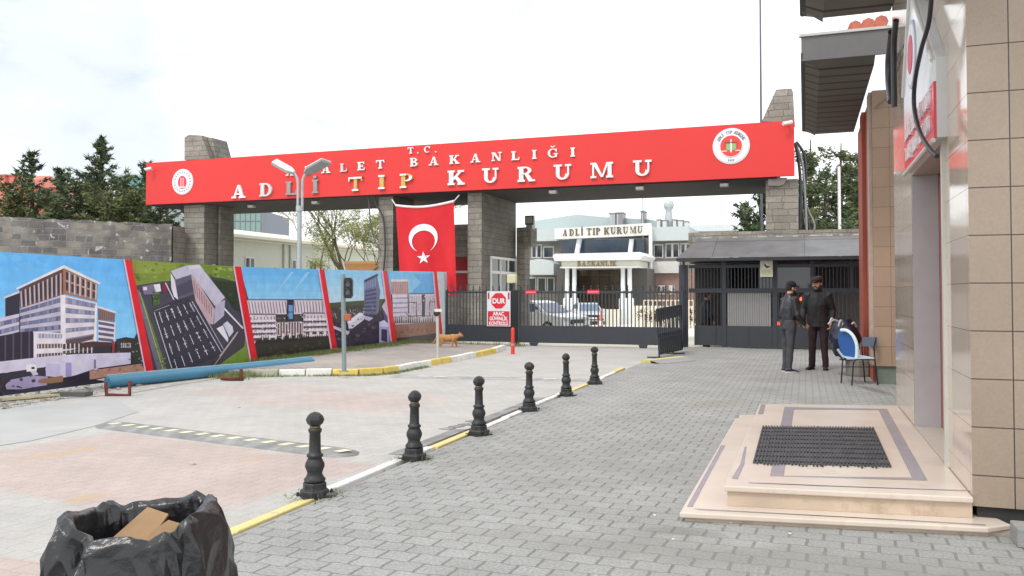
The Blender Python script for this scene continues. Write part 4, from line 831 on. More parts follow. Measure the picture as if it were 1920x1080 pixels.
mb.poly([(*Z3(a, b_, zl)[:2], zl+.0015) for a, b_ in ((168, 660), (200, 668), (1715, 744), (1718, 750))][::-1])
mb.poly([(*Z3(a, b_, zl)[:2], zl+.0015) for a, b_ in ((392, 165), (415, 163), (408, 180), (388, 180))][::-1])
mb.build('inlay', inl, st)
# rubber grid mat
mp_ = [Z3(490, 412, zu+.012), Z3(540, 220, zu+.012), Z3(1120, 228, zu+.012), Z3(1212, 432, zu+.012)]; mo = empty('door_mat', mp_[0], 'black rubber grid doormat in two pieces on the marble steps', 'doormat')
a0, a1, b1, b0_ = [Vector((x, y, 0)) for x, y, z in mp_]
def mq(u, v): return (a0*(1-v)+a1*v)*(1-u)+(b0_*(1-v)+b1*v)*u
mrub = mat('black rubber', (.035, .035, .042), rough=.6, namt=.35, dirt=((.16, .15, .14), 9, .52, .6))
for (ua, ub) in ((0, .495), (.508, 1)):
    mb = MB(); nn_ = 19
    for i in range(nn_+1):
        u = ua+(ub-ua)*i/nn_; ea = R.uniform(-.045, .0); p, q = mq(u, ea), mq(u, 1.0+R.uniform(0, .006)); d = V(.0065, 0, 0)
        mb.prism([p-d+V(0, 0, zu+.002), p+d+V(0, 0, zu+.002), q+d+V(0, 0, zu+.002), q-d+V(0, 0, zu+.002)], (0, 0, .013+R.uniform(-.002, .001)))
    for j in range(9):
        v = (j+.3)/9; p, q = mq(ua, v), mq(ub, v); d = V(0, .006, 0)
        mb.prism([p-d+V(0, 0, zu+.002), q-d+V(0, 0, zu+.002), q+d+V(0, 0, zu+.002), p+d+V(0, 0, zu+.002)], (0, 0, .014))
    mbb = MB(); mbb.prism([mq(ua, 0)+V(0, 0, zu+.0022), mq(ub, 0)+V(0, 0, zu+.0022), mq(ub, 1)+V(0, 0, zu+.0022), mq(ua, 1)+V(0, 0, zu+.0022)], (0, 0, .002), (.15, .15, .155)); mb.build('grid', mrub, mo); mbb.build('backing', M_matte, mo)
# loose grey paving blocks in the gap below the tiles
blk = mat('grey concrete block', (.27, .27, .265), rough=.9, namt=.2, bump=.6)
for i, (xa_, lab_) in enumerate(((1.17, 'grey concrete block beside the end of the marble steps'), (1.37, 'grey concrete block at the picture edge under the tiled wall'))):
    mb = MB(); y_ = 5.62+.02*i; mb.box(xa_, y_, 0.001, xa_+.175, y_+.2, .115)
    tag(mb.build('paving_block', blk, bevel=.008), lab_, 'block', 'loose blocks under the tiled wall')

# ------------------------------------------------------------------ printed hoarding
XB = -11.1; bn = empty('printed_banner', (XB, 16, -.05), 'long vinyl hoarding printed with hospital renderings and slanting red bars', 'banner')
def bpt(a, b_, k=0): return V(*PX(a, b_, XB+.012+.0012*k))
topy = lambda a: (472+15*a/240 if a < 240 else 487+13*(a-240)/210 if a < 450 else 500+5*(a-450)/150 if a < 600 else 505+3*(a-600)/135 if a < 735 else 508+2*(a-735)/105)
boty = lambda a: V(*PX(a, 500, XB)).y
def bot(a):      # pixel row where the vinyl ends just above the ground
    y = PX(a, 500, XB)[1]; d = XB*fw[0]+y*fw[1]; return 550+F*(CZ+.02)/d-2
art = None
def pp(pts, k, col):
    k = k+.002*(len(art.f) % 300)
    art.poly([bpt(a, b_, k) for a, b_ in pts], lin(col) if max(col) > 1 else col)
def strip(a0, b0, a1, b1, w_, k, col): pp([(a0-w_/2, b0), (a0+w_/2, b0), (a1+w_/2, b1), (a1-w_/2, b1)], k, col)
def line(a0, b0, a1, b1, w_, k, col):
    dx, dy = a1-a0, b1-b0; l = math.hypot(dx, dy); nx, ny = -dy/l*w_/2, dx/l*w_/2
    pp([(a0+nx, b0+ny), (a1+nx, b1+ny), (a1-nx, b1-ny), (a0-nx, b0-ny)], k, col)
def grid(q, u0, u1, v0, v1): # q: p00 (left top), p10 (right top), p11, p01
    f = lambda u, v: tuple((q[0][i]*(1-u)+q[1][i]*u)*(1-v)+(q[3][i]*(1-u)+q[2][i]*u)*v for i in (0, 1))
    return [f(u0, v0), f(u1, v0), f(u1, v1), f(u0, v1)]
def sky_(xa, xb, xa2, xb2, ym, c0, c1, n=5):
    for i in range(n):
        t, t2 = i/n, (i+1)/n
        a, b_, a2, b2 = xa+(xa2-xa)*t, xb+(xb2-xb)*t, xa+(xa2-xa)*t2, xb+(xb2-xb)*t2
        c = tuple(c0[j]+(c1[j]-c0[j])*(t+.1) for j in range(3)); y = lambda x, s: topy(x)+(ym-topy(x))*s
        pp([(a, y(a, t)), (b_, y(b_, t)), (b2, y(b2, t2)), (a2, y(a2, t2))], 0, c)
def cells(q, n, v0, v1, k, c, var=26, u0=0.0, u1=1.0, fill=.86):
    for i in range(n):
        a_ = u0+(u1-u0)*i/n; t_ = R.uniform(-var, var); pp(grid(q, a_, a_+(u1-u0)/n*fill, v0, v1), k, tuple(max(8, min(250, x+t_*(1 if j < 2 else .8))) for j, x in enumerate(c)))
def specks(pts, n, k, cs, w_=2.4):
    xs_, ys_ = [p[0] for p in pts], [p[1] for p in pts]
    for i_ in range(n):
        x, y = R.uniform(min(xs_), max(xs_)), R.uniform(min(ys_), max(ys_)); ins = False
        for (x1, y1), (x2, y2) in zip(pts, pts[1:]+pts[:1]):
            if (y1 > y) != (y2 > y) and x < (x2-x1)*(y-y1)/(y2-y1)+x1: ins = not ins
        if ins: a_ = R.uniform(.5, 1.3)*w_; pp([(x-a_, y-a_*.4), (x+a_*.3, y-a_*.6), (x+a_, y+a_*.3), (x-a_*.3, y+a_*.6)], k+.008*i_, R.choice(cs))
def new_art():
    global art; art = MB()
def base_(xa, xb, col, k=-4, ytop=None): # full height field between two slanting borders
    pp([(xa[0], topy(xa[0])), (xb[0], topy(xb[0])), (xb[1], bot(xb[1])), (xa[1], bot(xa[1]))], k, col)
# plain sheet and posts behind
mb = MB(); n = 30
for i in range(n):
    a, b_ = -170+(838+170)*i/n, -170+(838+170)*(i+1)/n; p = [PX(a, topy(a), XB), PX(b_, topy(b_), XB), PX(b_, bot(b_), XB), PX(a, bot(a), XB)]; mb.poly(p[::-1], lin((150, 190, 230)))
mb.build('vinyl_sheet', M_print, bn)
mb = MB()
yy0, yy1 = PX(-170, 500, XB)[1], PX(838, 500, XB)[1]; y = yy0
while y < yy1: mb.box(XB-.07, y-.02, -.1, XB-.02, y+.02, 2.08, (.3, .3, .3)); y += 2.0
mb.box(XB-.065, yy0, 2.0, XB-.021, yy1, 2.05, (.3, .3, .3)); mb.build('frame', M_metalp, bn)
mb = MB(); mb.tube([PX(836, 642, XB+.02), PX(835, 511, XB+.02)], .045, 10); mb.build('end_post', M_steel, bn)
# panel one: tower hospital under a blue sky
new_art(); base_((-170, -170), (239, 281), (52, 46, 60))
sky_(-170, 238, -170, 262, 640, (96, 178, 242), (140, 208, 250), 6)
pw, pd, br_, gl = (226, 214, 222), (178, 168, 190), (138, 96, 78), (108, 112, 142)
pp([(-20, 660), (0, 603), (90, 576), (155, 600), (180, 640), (230, 660), (262, 700), (-20, 728)], 1, (44, 40, 54))
T = [(32, 560), (-170, 590), (-170, 740), (32, 720)]
# back wings
pp([(10, 558), (37, 546), (37, 600), (10, 606)], 1, (46, 44, 58)); pp([(8, 556), (37, 545), (37, 549), (8, 560)], 2, (220, 215, 225))
q = [(-30, 603), (36, 588), (36, 622), (-30, 640)]; pp(q, 2, (206, 196, 216))
for j in (0.2, .62): pp(grid(q, 0, 1, j, j+.25), 3, gl); cells(q, 14, j+.02, j+.23, 4, (124, 126, 160), 30)
# main tower left face and right face
ql = [(36, 542), (119, 503), (119, 552), (38, 578)]; pp(ql, 2, (92, 66, 66))
for i in range(10): pp(grid(ql, i*.1+.02, i*.1+.055, .14, .98), 3, (196, 178, 186))
for i in range(10): pp(grid(ql, i*.1+.06, i*.1+.10, .2, .86), 3, (56, 48, 60))
qr = [(120, 503), (183, 532), (182, 566), (120, 551)]; pp(qr, 2, (158, 120, 108))
for i in range(6):
    pp(grid(qr, i*.16+.06, i*.16+.13, .1, .84), 3, (58, 52, 64)); pp(grid(qr, i*.16+.14, i*.16+.18, .06, .92), 4, (214, 196, 200)); pp(grid(qr, i*.16+.05, i*.16+.14, .42, .5), 4, (190, 150, 140))
strip(119.5, 503, 119.5, 553, 3, 4, (176, 104, 60))
pp([(30, 540), (120, 497), (188, 530), (187, 534), (120, 503), (31, 543)], 5, (232, 226, 230))
ql = [(38, 578), (113, 554), (114, 622), (38, 626)]; pp(ql, 2, (196, 188, 206))
for j in range(4): pp(grid(ql, 0, 1, .06+j*.25, .19+j*.25), 3, gl if j % 2 else (96, 96, 128)); cells(ql, 18, .07+j*.25, .18+j*.25, 4, (120, 122, 156), 34)
qr = [(113, 552), (182, 568), (181, 642), (114, 662)]; pp(qr, 2, (226, 214, 224))
for j in range(5): pp(grid(qr, .14, .96, .03+j*.185, .14+j*.175), 3, (136, 136, 164)); cells(qr, 14, .04+j*.185, .13+j*.175, 4, (146, 146, 176), 26, .15, .95)
for j in range(3): pp(grid(qr, .14, .9, .80+.0*j, .9), 4, (96, 74, 74))
strip(118, 553, 119, 690, 9, 4, (236, 228, 236)); strip(180, 573, 178, 644, 4, 5, (240, 234, 240))
# annexe right
q = [(184, 575), (216, 585), (215, 604), (184, 600)]; pp(q, 2, (148, 116, 112))
for i in range(9): pp(grid(q, i*.11+.03, i*.11+.07, .15, .9), 3, (92, 72, 80))
pp([(182, 573), (218, 584), (218, 588), (182, 577)], 4, (222, 214, 220)); q = [(184, 600), (217, 606), (215, 645), (184, 642)]; pp(q, 2, (226, 216, 226))
for j in range(4): pp(grid(q, .02, .92, .06+j*.24, .19+j*.24), 3, (98, 92, 124))
# low front block
q = [(63, 622), (116, 624), (117, 668), (63, 672)]; pp(q, 3, (232, 224, 234))
pp(grid(q, .15, 1, .06, .24), 4, (150, 148, 176)); pp(grid(q, .12, 1, .46, .64), 4, (112, 84, 70)); cells(q, 16, .07, .23, 5, (158, 156, 184), 24, .15, 1); pp(grid(q, .12, 1, .84, .97), 4, (86, 64, 62))
for i in range(8): pp(grid(q, .16+i*.11, .185+i*.11, .04, .97), 5, (228, 220, 232))
pp([(118, 645), (178, 640), (178, 650), (118, 655)], 5, (70, 54, 58)); pp([(118, 658), (175, 652), (175, 656), (118, 664)], 5, (96, 74, 72))
for i in range(7): strip(124+i*8, 644, 124+i*8, 662, 2, 6, (224, 214, 224))
pp([(150, 646), (172, 640), (214, 642), (212, 648), (190, 650), (155, 652)], 6, (72, 44, 48)); strip(213, 640, 212, 662, 4, 7, (170, 40, 44))
# dark wing far left
pp([(-60, 640), (62, 619), (62, 672), (-60, 684)], 3, (40, 34, 50))
for i in range(5): strip(-5+i*15, 632-i*3, -5+i*15, 676, 3, 4, (88, 74, 100))
# perimeter wall, road, brick
pp([(-170, 684), (0, 678), (90, 668), (140, 664), (245, 661), (245, 682), (186, 690), (170, 694), (140, 704), (118, 708), (86, 705), (86, 688), (0, 700), (-170, 706)], 5, (214, 206, 228))
pp([(86, 682), (112, 682), (114, 706), (88, 704)], 6, (198, 190, 224)); pp([(123, 680), (134, 680), (134, 706), (123, 706)], 6, (162, 150, 204)); pp([(176, 674), (180, 674), (180, 691), (176, 691)], 6, (128, 114, 160))
pp([(49, 686), (58, 682), (69, 684), (69, 695), (50, 697)], 6, (238, 234, 240)); strip(62, 688, 62, 692, 6, 7, (40, 40, 50))
pp([(10, 722), (20, 712), (60, 704), (90, 706), (88, 722), (40, 730), (12, 730)], 6, (166, 152, 190))
pp([(72, 712), (118, 704), (118, 716), (96, 719), (72, 718)], 7, (150, 112, 84)); pp([(168, 695), (265, 682), (272, 696), (180, 710), (168, 712)], 7, (188, 140, 124))
pp([(180, 712), (236, 702), (236, 706), (196, 714)], 8, (226, 222, 228)); pp([(218, 636), (236, 632), (262, 636), (268, 684), (248, 688), (246, 664), (218, 662)], 3, (50, 42, 50))
for i in range(5): strip(228+i*4, 643, 228+i*4, 652, 2.4, 4, (196, 186, 190))
pp([(249, 640), (258, 622), (266, 640), (270, 682), (250, 686)], 4, (40, 44, 34))
specks([(218, 640), (262, 628), (272, 684), (246, 688), (240, 664), (218, 660)], 60, 5, [(38, 52, 34), (70, 66, 50), (30, 34, 32), (90, 86, 80), (150, 140, 140)])
specks([(170, 697), (265, 684), (270, 695), (180, 709)], 90, 8, [(150, 104, 86), (206, 164, 146), (176, 130, 112)], 2.2)
specks([(-60, 712), (20, 706), (60, 704), (90, 722), (40, 738), (-60, 760)], 60, 7, [(70, 62, 80), (96, 84, 110), (60, 50, 60)], 3.5)
specks([(0, 684), (140, 668), (244, 664), (244, 680), (140, 700), (0, 700)], 30, 5.2, [(219, 211, 232), (208, 200, 224)], 8)
specks([(0, 480), (100, 484), (230, 492), (250, 600), (220, 560), (120, 490), (30, 530), (0, 560)], 40, 1, [(112, 188, 244), (106, 184, 242)], 12)
art.build('hospital_print', M_print, bn)
# panel two: aerial view
new_art(); base_((240, 284), (446, 477), (70, 68, 82))
pp([(247, topy(247)), (440, topy(440)), (448, 530), (380, 512), (345, 525), (300, 528), (252, 536)], 1, (122, 142, 52))
pp([(256, 488), (330, 494), (330, 506), (300, 514), (254, 512)], 2, (136, 152, 58)); pp([(382, 498), (446, 502), (452, 525), (400, 520)], 2, (112, 138, 48)); pp([(392, 524), (450, 530), (462, 590), (440, 580), (420, 550)], 2, (40, 56, 34)); pp([(452, 640), (462, 600), (470, 640), (474, 682), (440, 690), (400, 692), (412, 676)], 2, (116, 146, 54))
pp([(254, 540), (262, 545), (300, 660), (310, 700), (296, 700), (282, 650)], 2, (112, 108, 120)); pp([(262, 552), (268, 560), (312, 690), (318, 700), (309, 700)], 3, (104, 124, 62))
line(262, 548, 308, 700, 1.2, 4, (176, 190, 140)); pp([(286, 548), (300, 546), (300, 570), (287, 574)], 3, (74, 96, 50))
K0 = [(288, 580), (352, 556), (420, 664), (330, 700)]; pp(K0, 2, (56, 52, 66))
LL = [(289, 581), (362, 560), (416, 655), (325, 702)]
for r_ in range(4):
    for c_ in range(6):
        u, v = .10+c_*.155, .05+r_*.25; a = grid(LL, u, u, v, v+.17); line(a[0][0], a[0][1], a[2][0], a[2][1], 1.3, 4, (224, 222, 232))
        for k_ in range(4):
            if R.random() < .62: vv = v+.02+k_*.04; b_ = grid(LL, u-.03, u+.03, vv, vv); line(b_[0][0], b_[0][1], b_[1][0]+.01, b_[1][1], 1.6, 5, R.choice([(210, 208, 220), (90, 120, 150), (160, 150, 160), (60, 60, 70)]))
line(289, 585, 322, 690, 1.6, 4, (206, 204, 214)); line(360, 565, 415, 660, 1.5, 4, (196, 190, 206)); line(366, 562, 419, 655, 1.5, 4, (180, 170, 186)); line(289, 583, 318, 572, 1.2, 4, (160, 150, 150))
pp([(265, 537), (290, 532), (300, 536), (296, 552), (270, 552)], 3, (120, 112, 140)); pp([(288, 534), (300, 532), (302, 546), (292, 548)], 4, (226, 222, 234)); pp([(303, 533), (314, 530), (316, 545), (305, 548)], 4, (120, 40, 60))
line(310, 530, 326, 562, 2, 5, (214, 208, 224)); strip(272, 538, 272, 544, 7, 5, (220, 214, 230))
pp([(320, 512), (328, 526), (334, 562), (326, 556), (321, 540)], 5, (226, 216, 230)); pp([(328, 525), (361, 514), (376, 548), (334, 562)], 5, (96, 92, 116)); pp(grid([(331, 534), (362, 520), (370, 545), (334, 560)], 0, 1, .1, .9), 6, (74, 72, 92))
pp([(358, 514), (363, 516), (403, 580), (400, 608), (392, 608), (366, 562)], 6, (196, 168, 178)); pp([(404, 570), (401, 608), (420, 592), (422, 562)], 6, (186, 180, 206))
for i in range(8): line(364+i*4.6, 526+i*7, 366+i*4.4, 552+i*6, 1.2, 7, (150, 96, 90))
pp([(320, 508), (350, 498), (374, 496), (422, 558), (405, 573), (402, 573), (360, 514), (330, 524)], 7, (196, 192, 212)); pp([(352, 498), (374, 496), (378, 502), (356, 505)], 8, (214, 210, 226))
pp([(406, 616), (418, 610), (428, 634), (427, 642)], 4, (236, 234, 242)); pp([(418, 608), (426, 602), (436, 612), (438, 622), (430, 632)], 5, (214, 212, 228)); line(420, 578, 456, 616, 3, 5, (224, 222, 232)); line(446, 622, 412, 668, 2, 5, (186, 180, 186)); pp([(446, 622), (462, 614), (458, 650), (400, 692), (396, 680)], 3, (64, 60, 70)); line(443, 628, 398, 690, 1.4, 6, (180, 160, 150))
specks([(252, 492), (438, 505), (446, 528), (380, 514), (300, 526), (254, 532)], 70, 3, [(100, 124, 44), (142, 160, 64), (84, 106, 40), (150, 168, 80)], 5)
specks([(290, 582), (352, 558), (418, 662), (330, 698)], 110, 6, [(34, 30, 42), (74, 70, 86), (46, 42, 56), (110, 100, 120)], 1.8)
specks([(392, 524), (450, 530), (466, 600), (420, 552)], 50, 3, [(30, 44, 28), (56, 74, 44), (44, 60, 36)], 4)
specks([(256, 540), (268, 548), (318, 696), (300, 698)], 60, 5, [(90, 104, 60), (130, 140, 90), (80, 76, 84), (180, 180, 160)], 2)
specks([(286, 548), (302, 548), (300, 572), (288, 574)], 30, 5, [(50, 70, 36), (100, 120, 70)], 2)
art.build('aerial_print', M_print, bn)
def block(q, cols, k, wc=(120, 104, 120), fc=(222, 210, 222), brown=True):
    pp(q, k, fc)
    for i in range(cols): pp(grid(q, (i+.35)/cols, (i+.62)/cols, .08, .92), k+1, wc)
# panel three
new_art(); base_((450, 482), (602, 627), (70, 66, 62)); sky_(450, 601, 466, 612, 562, (100, 180, 238), (150, 210, 246), 4)
for a in (545, 575): pp([(a, 510), (a+6, 510), (a-30, 555), (a-34, 558)], 1, (150, 208, 250))
block([(463, 563), (612, 563), (614, 588), (468, 590)], 26, 2, (120, 96, 110)); strip(537, 560, 537, 600, 0.1, 3, (40, 50, 80))
pp([(538, 563), (551, 563), (551, 605), (538, 605)], 4, (34, 44, 70)); pp([(541, 572), (549, 572), (549, 598), (541, 598)], 5, (110, 160, 210)); line(541, 585, 549, 585, 2, 6, (50, 70, 110)); line(460, 562, 612, 562, 1.5, 5, (60, 54, 60))
block([(466, 590), (518, 590), (518, 640), (476, 644)], 8, 3); block([(568, 588), (618, 588), (622, 632), (568, 634)], 8, 3)
for j in range(4):
    pp([(468+j*2, 600+j*10), (517, 599+j*10), (517, 603+j*10), (469+j*2, 604+j*10)], 5, (236, 228, 236)); pp([(569, 597+j*10), (619+j, 596+j*10), (619+j, 600+j*10), (569, 601+j*10)], 5, (236, 228, 236))
    pp([(468+j*2, 605+j*10), (517, 604+j*10), (517, 607+j*10), (469+j*2, 608+j*10)], 5, (90, 70, 80)); pp([(569, 602+j*10), (619+j, 601+j*10), (619+j, 604+j*10), (569, 605+j*10)], 5, (90, 70, 80))
line(466, 589, 518, 589, 1.6, 6, (40, 38, 44)); line(518, 589, 518, 602, 1.6, 6, (40, 38, 44)); line(568, 587, 614, 587, 1.6, 6, (40, 38, 44)); line(568, 587, 568, 604, 1.6, 6, (40, 38, 44))
pp([(519, 604), (567, 603), (567, 632), (519, 634)], 4, (214, 200, 206))
for i in range(9): strip(522+i*5.2, 604, 522+i*5.2, 632, 2.6, 5, (92, 70, 70))
pp([(478, 634), (620, 622), (624, 664), (484, 684), (480, 660)], 4, (50, 47, 40)); pp([(484, 652), (624, 638), (628, 662), (486, 686)], 5, (44, 44, 38))
for i in range(34):
    x = 482+i*4.2; h_ = R.uniform(4, 16); y = 642-(x-482)*.08; pp([(x-2.4, y+3), (x, y-h_), (x+2.4, y+3)], 6, (38, 36, 34))
for i in range(10): x = 492+i*13; strip(x, 628-(x-490)*.06, x, 638-(x-490)*.07, 5, 5, (232, 222, 226))
specks([(484, 655), (622, 640), (627, 660), (486, 684)], 80, 7, [(58, 56, 44), (36, 36, 30), (70, 66, 52)], 4)
specks([(470, 592), (612, 590), (616, 632), (478, 640)], 120, 7, [(244, 236, 242), (120, 96, 104), (190, 176, 190)], 1.6)
pp([(604-.0, 560), (606, 560), (606, 562), (604, 562)], 1, (150, 200, 240)); art.build('facade_print', M_print, bn)
# panel four
new_art(); base_((608, 634), (721, 739), (54, 46, 66)); sky_(608, 721, 618, 727, 568, (140, 204, 244), (196, 226, 240), 4)
pp([(617, 568), (726, 560), (730, 585), (690, 580), (622, 584)], 1, (70, 82, 46)); pp([(619, 576), (700, 572), (700, 600), (624, 606)], 2, (60, 56, 62))
for i in range(26): pp([(622+i*2.6, 582+R.uniform(-3, 12)), (624+i*2.6, 582+R.uniform(-3, 12)), (624+i*2.6, 588+R.uniform(-3, 8))], 3, R.choice([(190, 184, 190), (120, 120, 100), (90, 80, 90)]))
q = [(683, 527), (707, 517), (706, 590), (683, 588)]; pp(q, 3, (104, 110, 150))
for i in range(5): pp(grid(q, .06+i*.19, .16+i*.19, .04, .26), 4, (140, 150, 190))
for j in range(6): pp(grid(q, .05, .95, .32+j*.11, .37+j*.11), 4, (66, 66, 100))
pp([(707, 517), (713, 545), (710, 585), (706, 590)], 4, (120, 116, 140)); pp([(683, 525), (708, 513), (709, 517), (683, 530)], 5, (60, 58, 76))
pp([(652, 606), (676, 588), (684, 592), (682, 600), (655, 620)], 4, (216, 212, 232)); pp([(650, 604), (674, 586), (682, 588), (656, 608)], 5, (238, 236, 246)); pp([(684, 592), (700, 596), (692, 602), (683, 598)], 5, (190, 186, 224))
pp([(624, 610), (656, 622), (652, 628), (626, 616)], 4, (200, 192, 214)); pp([(716, 575), (722, 565), (734, 600), (730, 600)], 5, (206, 200, 222)); pp([(717, 578), (734, 604), (737, 645), (730, 645), (722, 610)], 4, (82, 74, 130))
pp([(711, 606), (729, 606), (731, 650), (711, 652)], 5, (176, 170, 220)); pp([(715, 617), (726, 618), (726, 642), (715, 638)], 6, (60, 52, 80)); pp([(711, 604), (720, 600), (731, 610), (730, 613), (711, 612)], 6, (214, 210, 236))
specks([(622, 600), (700, 596), (728, 612), (740, 650), (640, 666)], 120, 3, [(44, 38, 56), (70, 60, 84), (36, 30, 48), (96, 86, 104)], 4)
specks([(620, 578), (700, 572), (700, 598), (624, 606)], 90, 4, [(88, 96, 60), (120, 116, 120), (160, 156, 160), (50, 60, 40)], 1.8)
art.build('model_print', M_print, bn)
# panel five
new_art(); base_((727, 745), (816, 827), (64, 56, 66)); sky_(727, 816, 733, 821, 552, (120, 192, 242), (150, 208, 246), 3)
pp([(775, 514), (815, 513), (818, 550), (768, 551), (790, 530)], 1, (96, 174, 236))
block([(733, 527), (765, 526), (766, 552), (734, 552)], 10, 2, (150, 104, 104), (196, 160, 160)); pp([(733, 524), (765, 524), (766, 528), (733, 528)], 4, (226, 216, 224)); pp([(735, 552), (764, 552), (765, 604), (738, 606)], 3, (224, 216, 232))
for j in range(5): pp([(736, 558+j*9), (764, 557+j*9), (764, 560+j*9), (736, 561+j*9)], 4, (170, 160, 190))
block([(766, 552), (818, 551), (822, 590), (767, 592)], 16, 2, (150, 134, 160)); pp([(791, 552), (797, 552), (797, 594), (791, 594)], 5, (44, 44, 70)); line(766, 551, 818, 550, 1.4, 5, (60, 56, 66))
line(767, 567, 781, 567, 1.3, 5, (50, 46, 56)); line(781, 567, 781, 594, 1.3, 5, (50, 46, 56)); line(806, 566, 820, 566, 1.3, 5, (50, 46, 56)); line(806, 566, 806, 594, 1.3, 5, (50, 46, 56))
pp([(738, 596), (822, 590), (824, 604), (741, 609)], 4, (206, 196, 204)); 
for i in range(20): x = 741+i*4.1; pp([(x-1.6, 606), (x, 606-R.uniform(5, 20)), (x+1.6, 606)], 5, (70, 56, 60))
pp([(740, 609), (824, 603), (826, 624), (744, 634)], 5, (150, 106, 86)); pp([(743, 634), (827, 624), (829, 640), (746, 652)], 6, (54, 44, 50))
for i in range(8): x = 754+i*9; pp([(x, 618), (x+3, 616), (x+3, 619), (x, 621)], 6, (120, 78, 62))
specks([(740, 610), (824, 604), (826, 622), (744, 633)], 90, 7, [(120, 78, 62), (172, 126, 104), (138, 96, 78)], 2)
specks([(738, 556), (820, 554), (822, 596), (740, 600)], 80, 6, [(232, 226, 238), (150, 134, 160), (180, 168, 190)], 1.5)
art.build('street_print', M_print, bn)
# end piece and red bars
new_art(); base_((817, 828), (836, 836), (206, 220, 228)); art.build('plain_print', M_print, bn)
for (a, b_, c, d) in ((234, 246, 276, 290), (440, 452, 472, 484), (599, 607.5, 624, 633.5), (718, 725.5, 736, 745), (813.5, 819, 825, 830.5)):
    new_art(); pp([(a-3, topy(a)), (a, topy(a)), (c, bot(c)-.5), (c-3, bot(c)-.5)], 9, (226, 190, 214)); pp([(a, topy(a)), (b_, topy(b_)), (d, bot(d)-.5), (c, bot(c)-.5)], 10, (222, 24, 38)); art.build('red_bar', M_print, bn)

# ------------------------------------------------------------------ people and the cat: lofted limbs fused into one skin
def loft(mb, pts, rad, ref=(1, 0, 0), n=14, col=(1, 1, 1)):
    pts = [Vector(p) for p in pts]; ref = Vector(ref); m = len(pts); vs = []
    for i, p in enumerate(pts):
        t = (pts[min(i+1, m-1)]-pts[max(i-1, 0)]).normalized(); a = (ref-t*ref.dot(t))
        a = a.normalized() if a.length > 1e-3 else V(0, 1, 0); b = t.cross(a); ra, rb = rad[i] if isinstance(rad[i], tuple) else (rad[i], rad[i])
        vs += [p+a*ra*math.cos(2*PI*k/n)+b*rb*math.sin(2*PI*k/n) for k in range(n)]
    b0 = len(vs); vs += [pts[0], pts[-1]]
    fs = [[i*n+k, i*n+(k+1) % n, (i+1)*n+(k+1) % n, (i+1)*n+k] for i in range(m-1) for k in range(n)]
    fs += [[b0, (k+1) % n, k] for k in range(n)]+[[b0+1, (m-1)*n+k, (m-1)*n+(k+1) % n] for k in range(n)]
    mb.add(vs, fs, col, True)
def fuse(mb, name, mat_, parent, vox=.009, smooth_=2):
    o = mb.build(name, mat_, parent)
    if 'Col' in o.data.color_attributes: o.data.color_attributes.remove(o.data.color_attributes['Col'])
    r = o.modifiers.new('r', 'REMESH'); r.mode = 'VOXEL'; r.voxel_size = vox; r.use_smooth_shade = True
    s = o.modifiers.new('s', 'SMOOTH'); s.factor = .6; s.iterations = smooth_
    dg = bpy.context.evaluated_depsgraph_get(); me = bpy.data.meshes.new_from_object(o.evaluated_get(dg)); old = o.data
    o.modifiers.clear(); o.data = me; me.name = name; bpy.data.meshes.remove(old)
    if not me.materials: me.materials.append(mat_)
    for p in me.polygons: p.use_smooth = True
    return o
def crumple(me, f, zf, amp):
    ns = [v.normal.copy() for v in me.vertices]; co = []
    for v, n_ in zip(me.vertices, ns):
        q = v.co*f; q.z *= zf; p = v.co+n_*(amp*(noise.noise(q)+.5*noise.noise(q*2.3))); co += [p.x, p.y, p.z]
    me.vertices.foreach_set('co', co); me.update()
skin = mat('skin', (.52, .30, .21), rough=.55, namt=.08, nscale=30); hair = mat('dark hair', (.016, .012, .01), rough=.7, namt=.3, bump=.8, bscale=90)
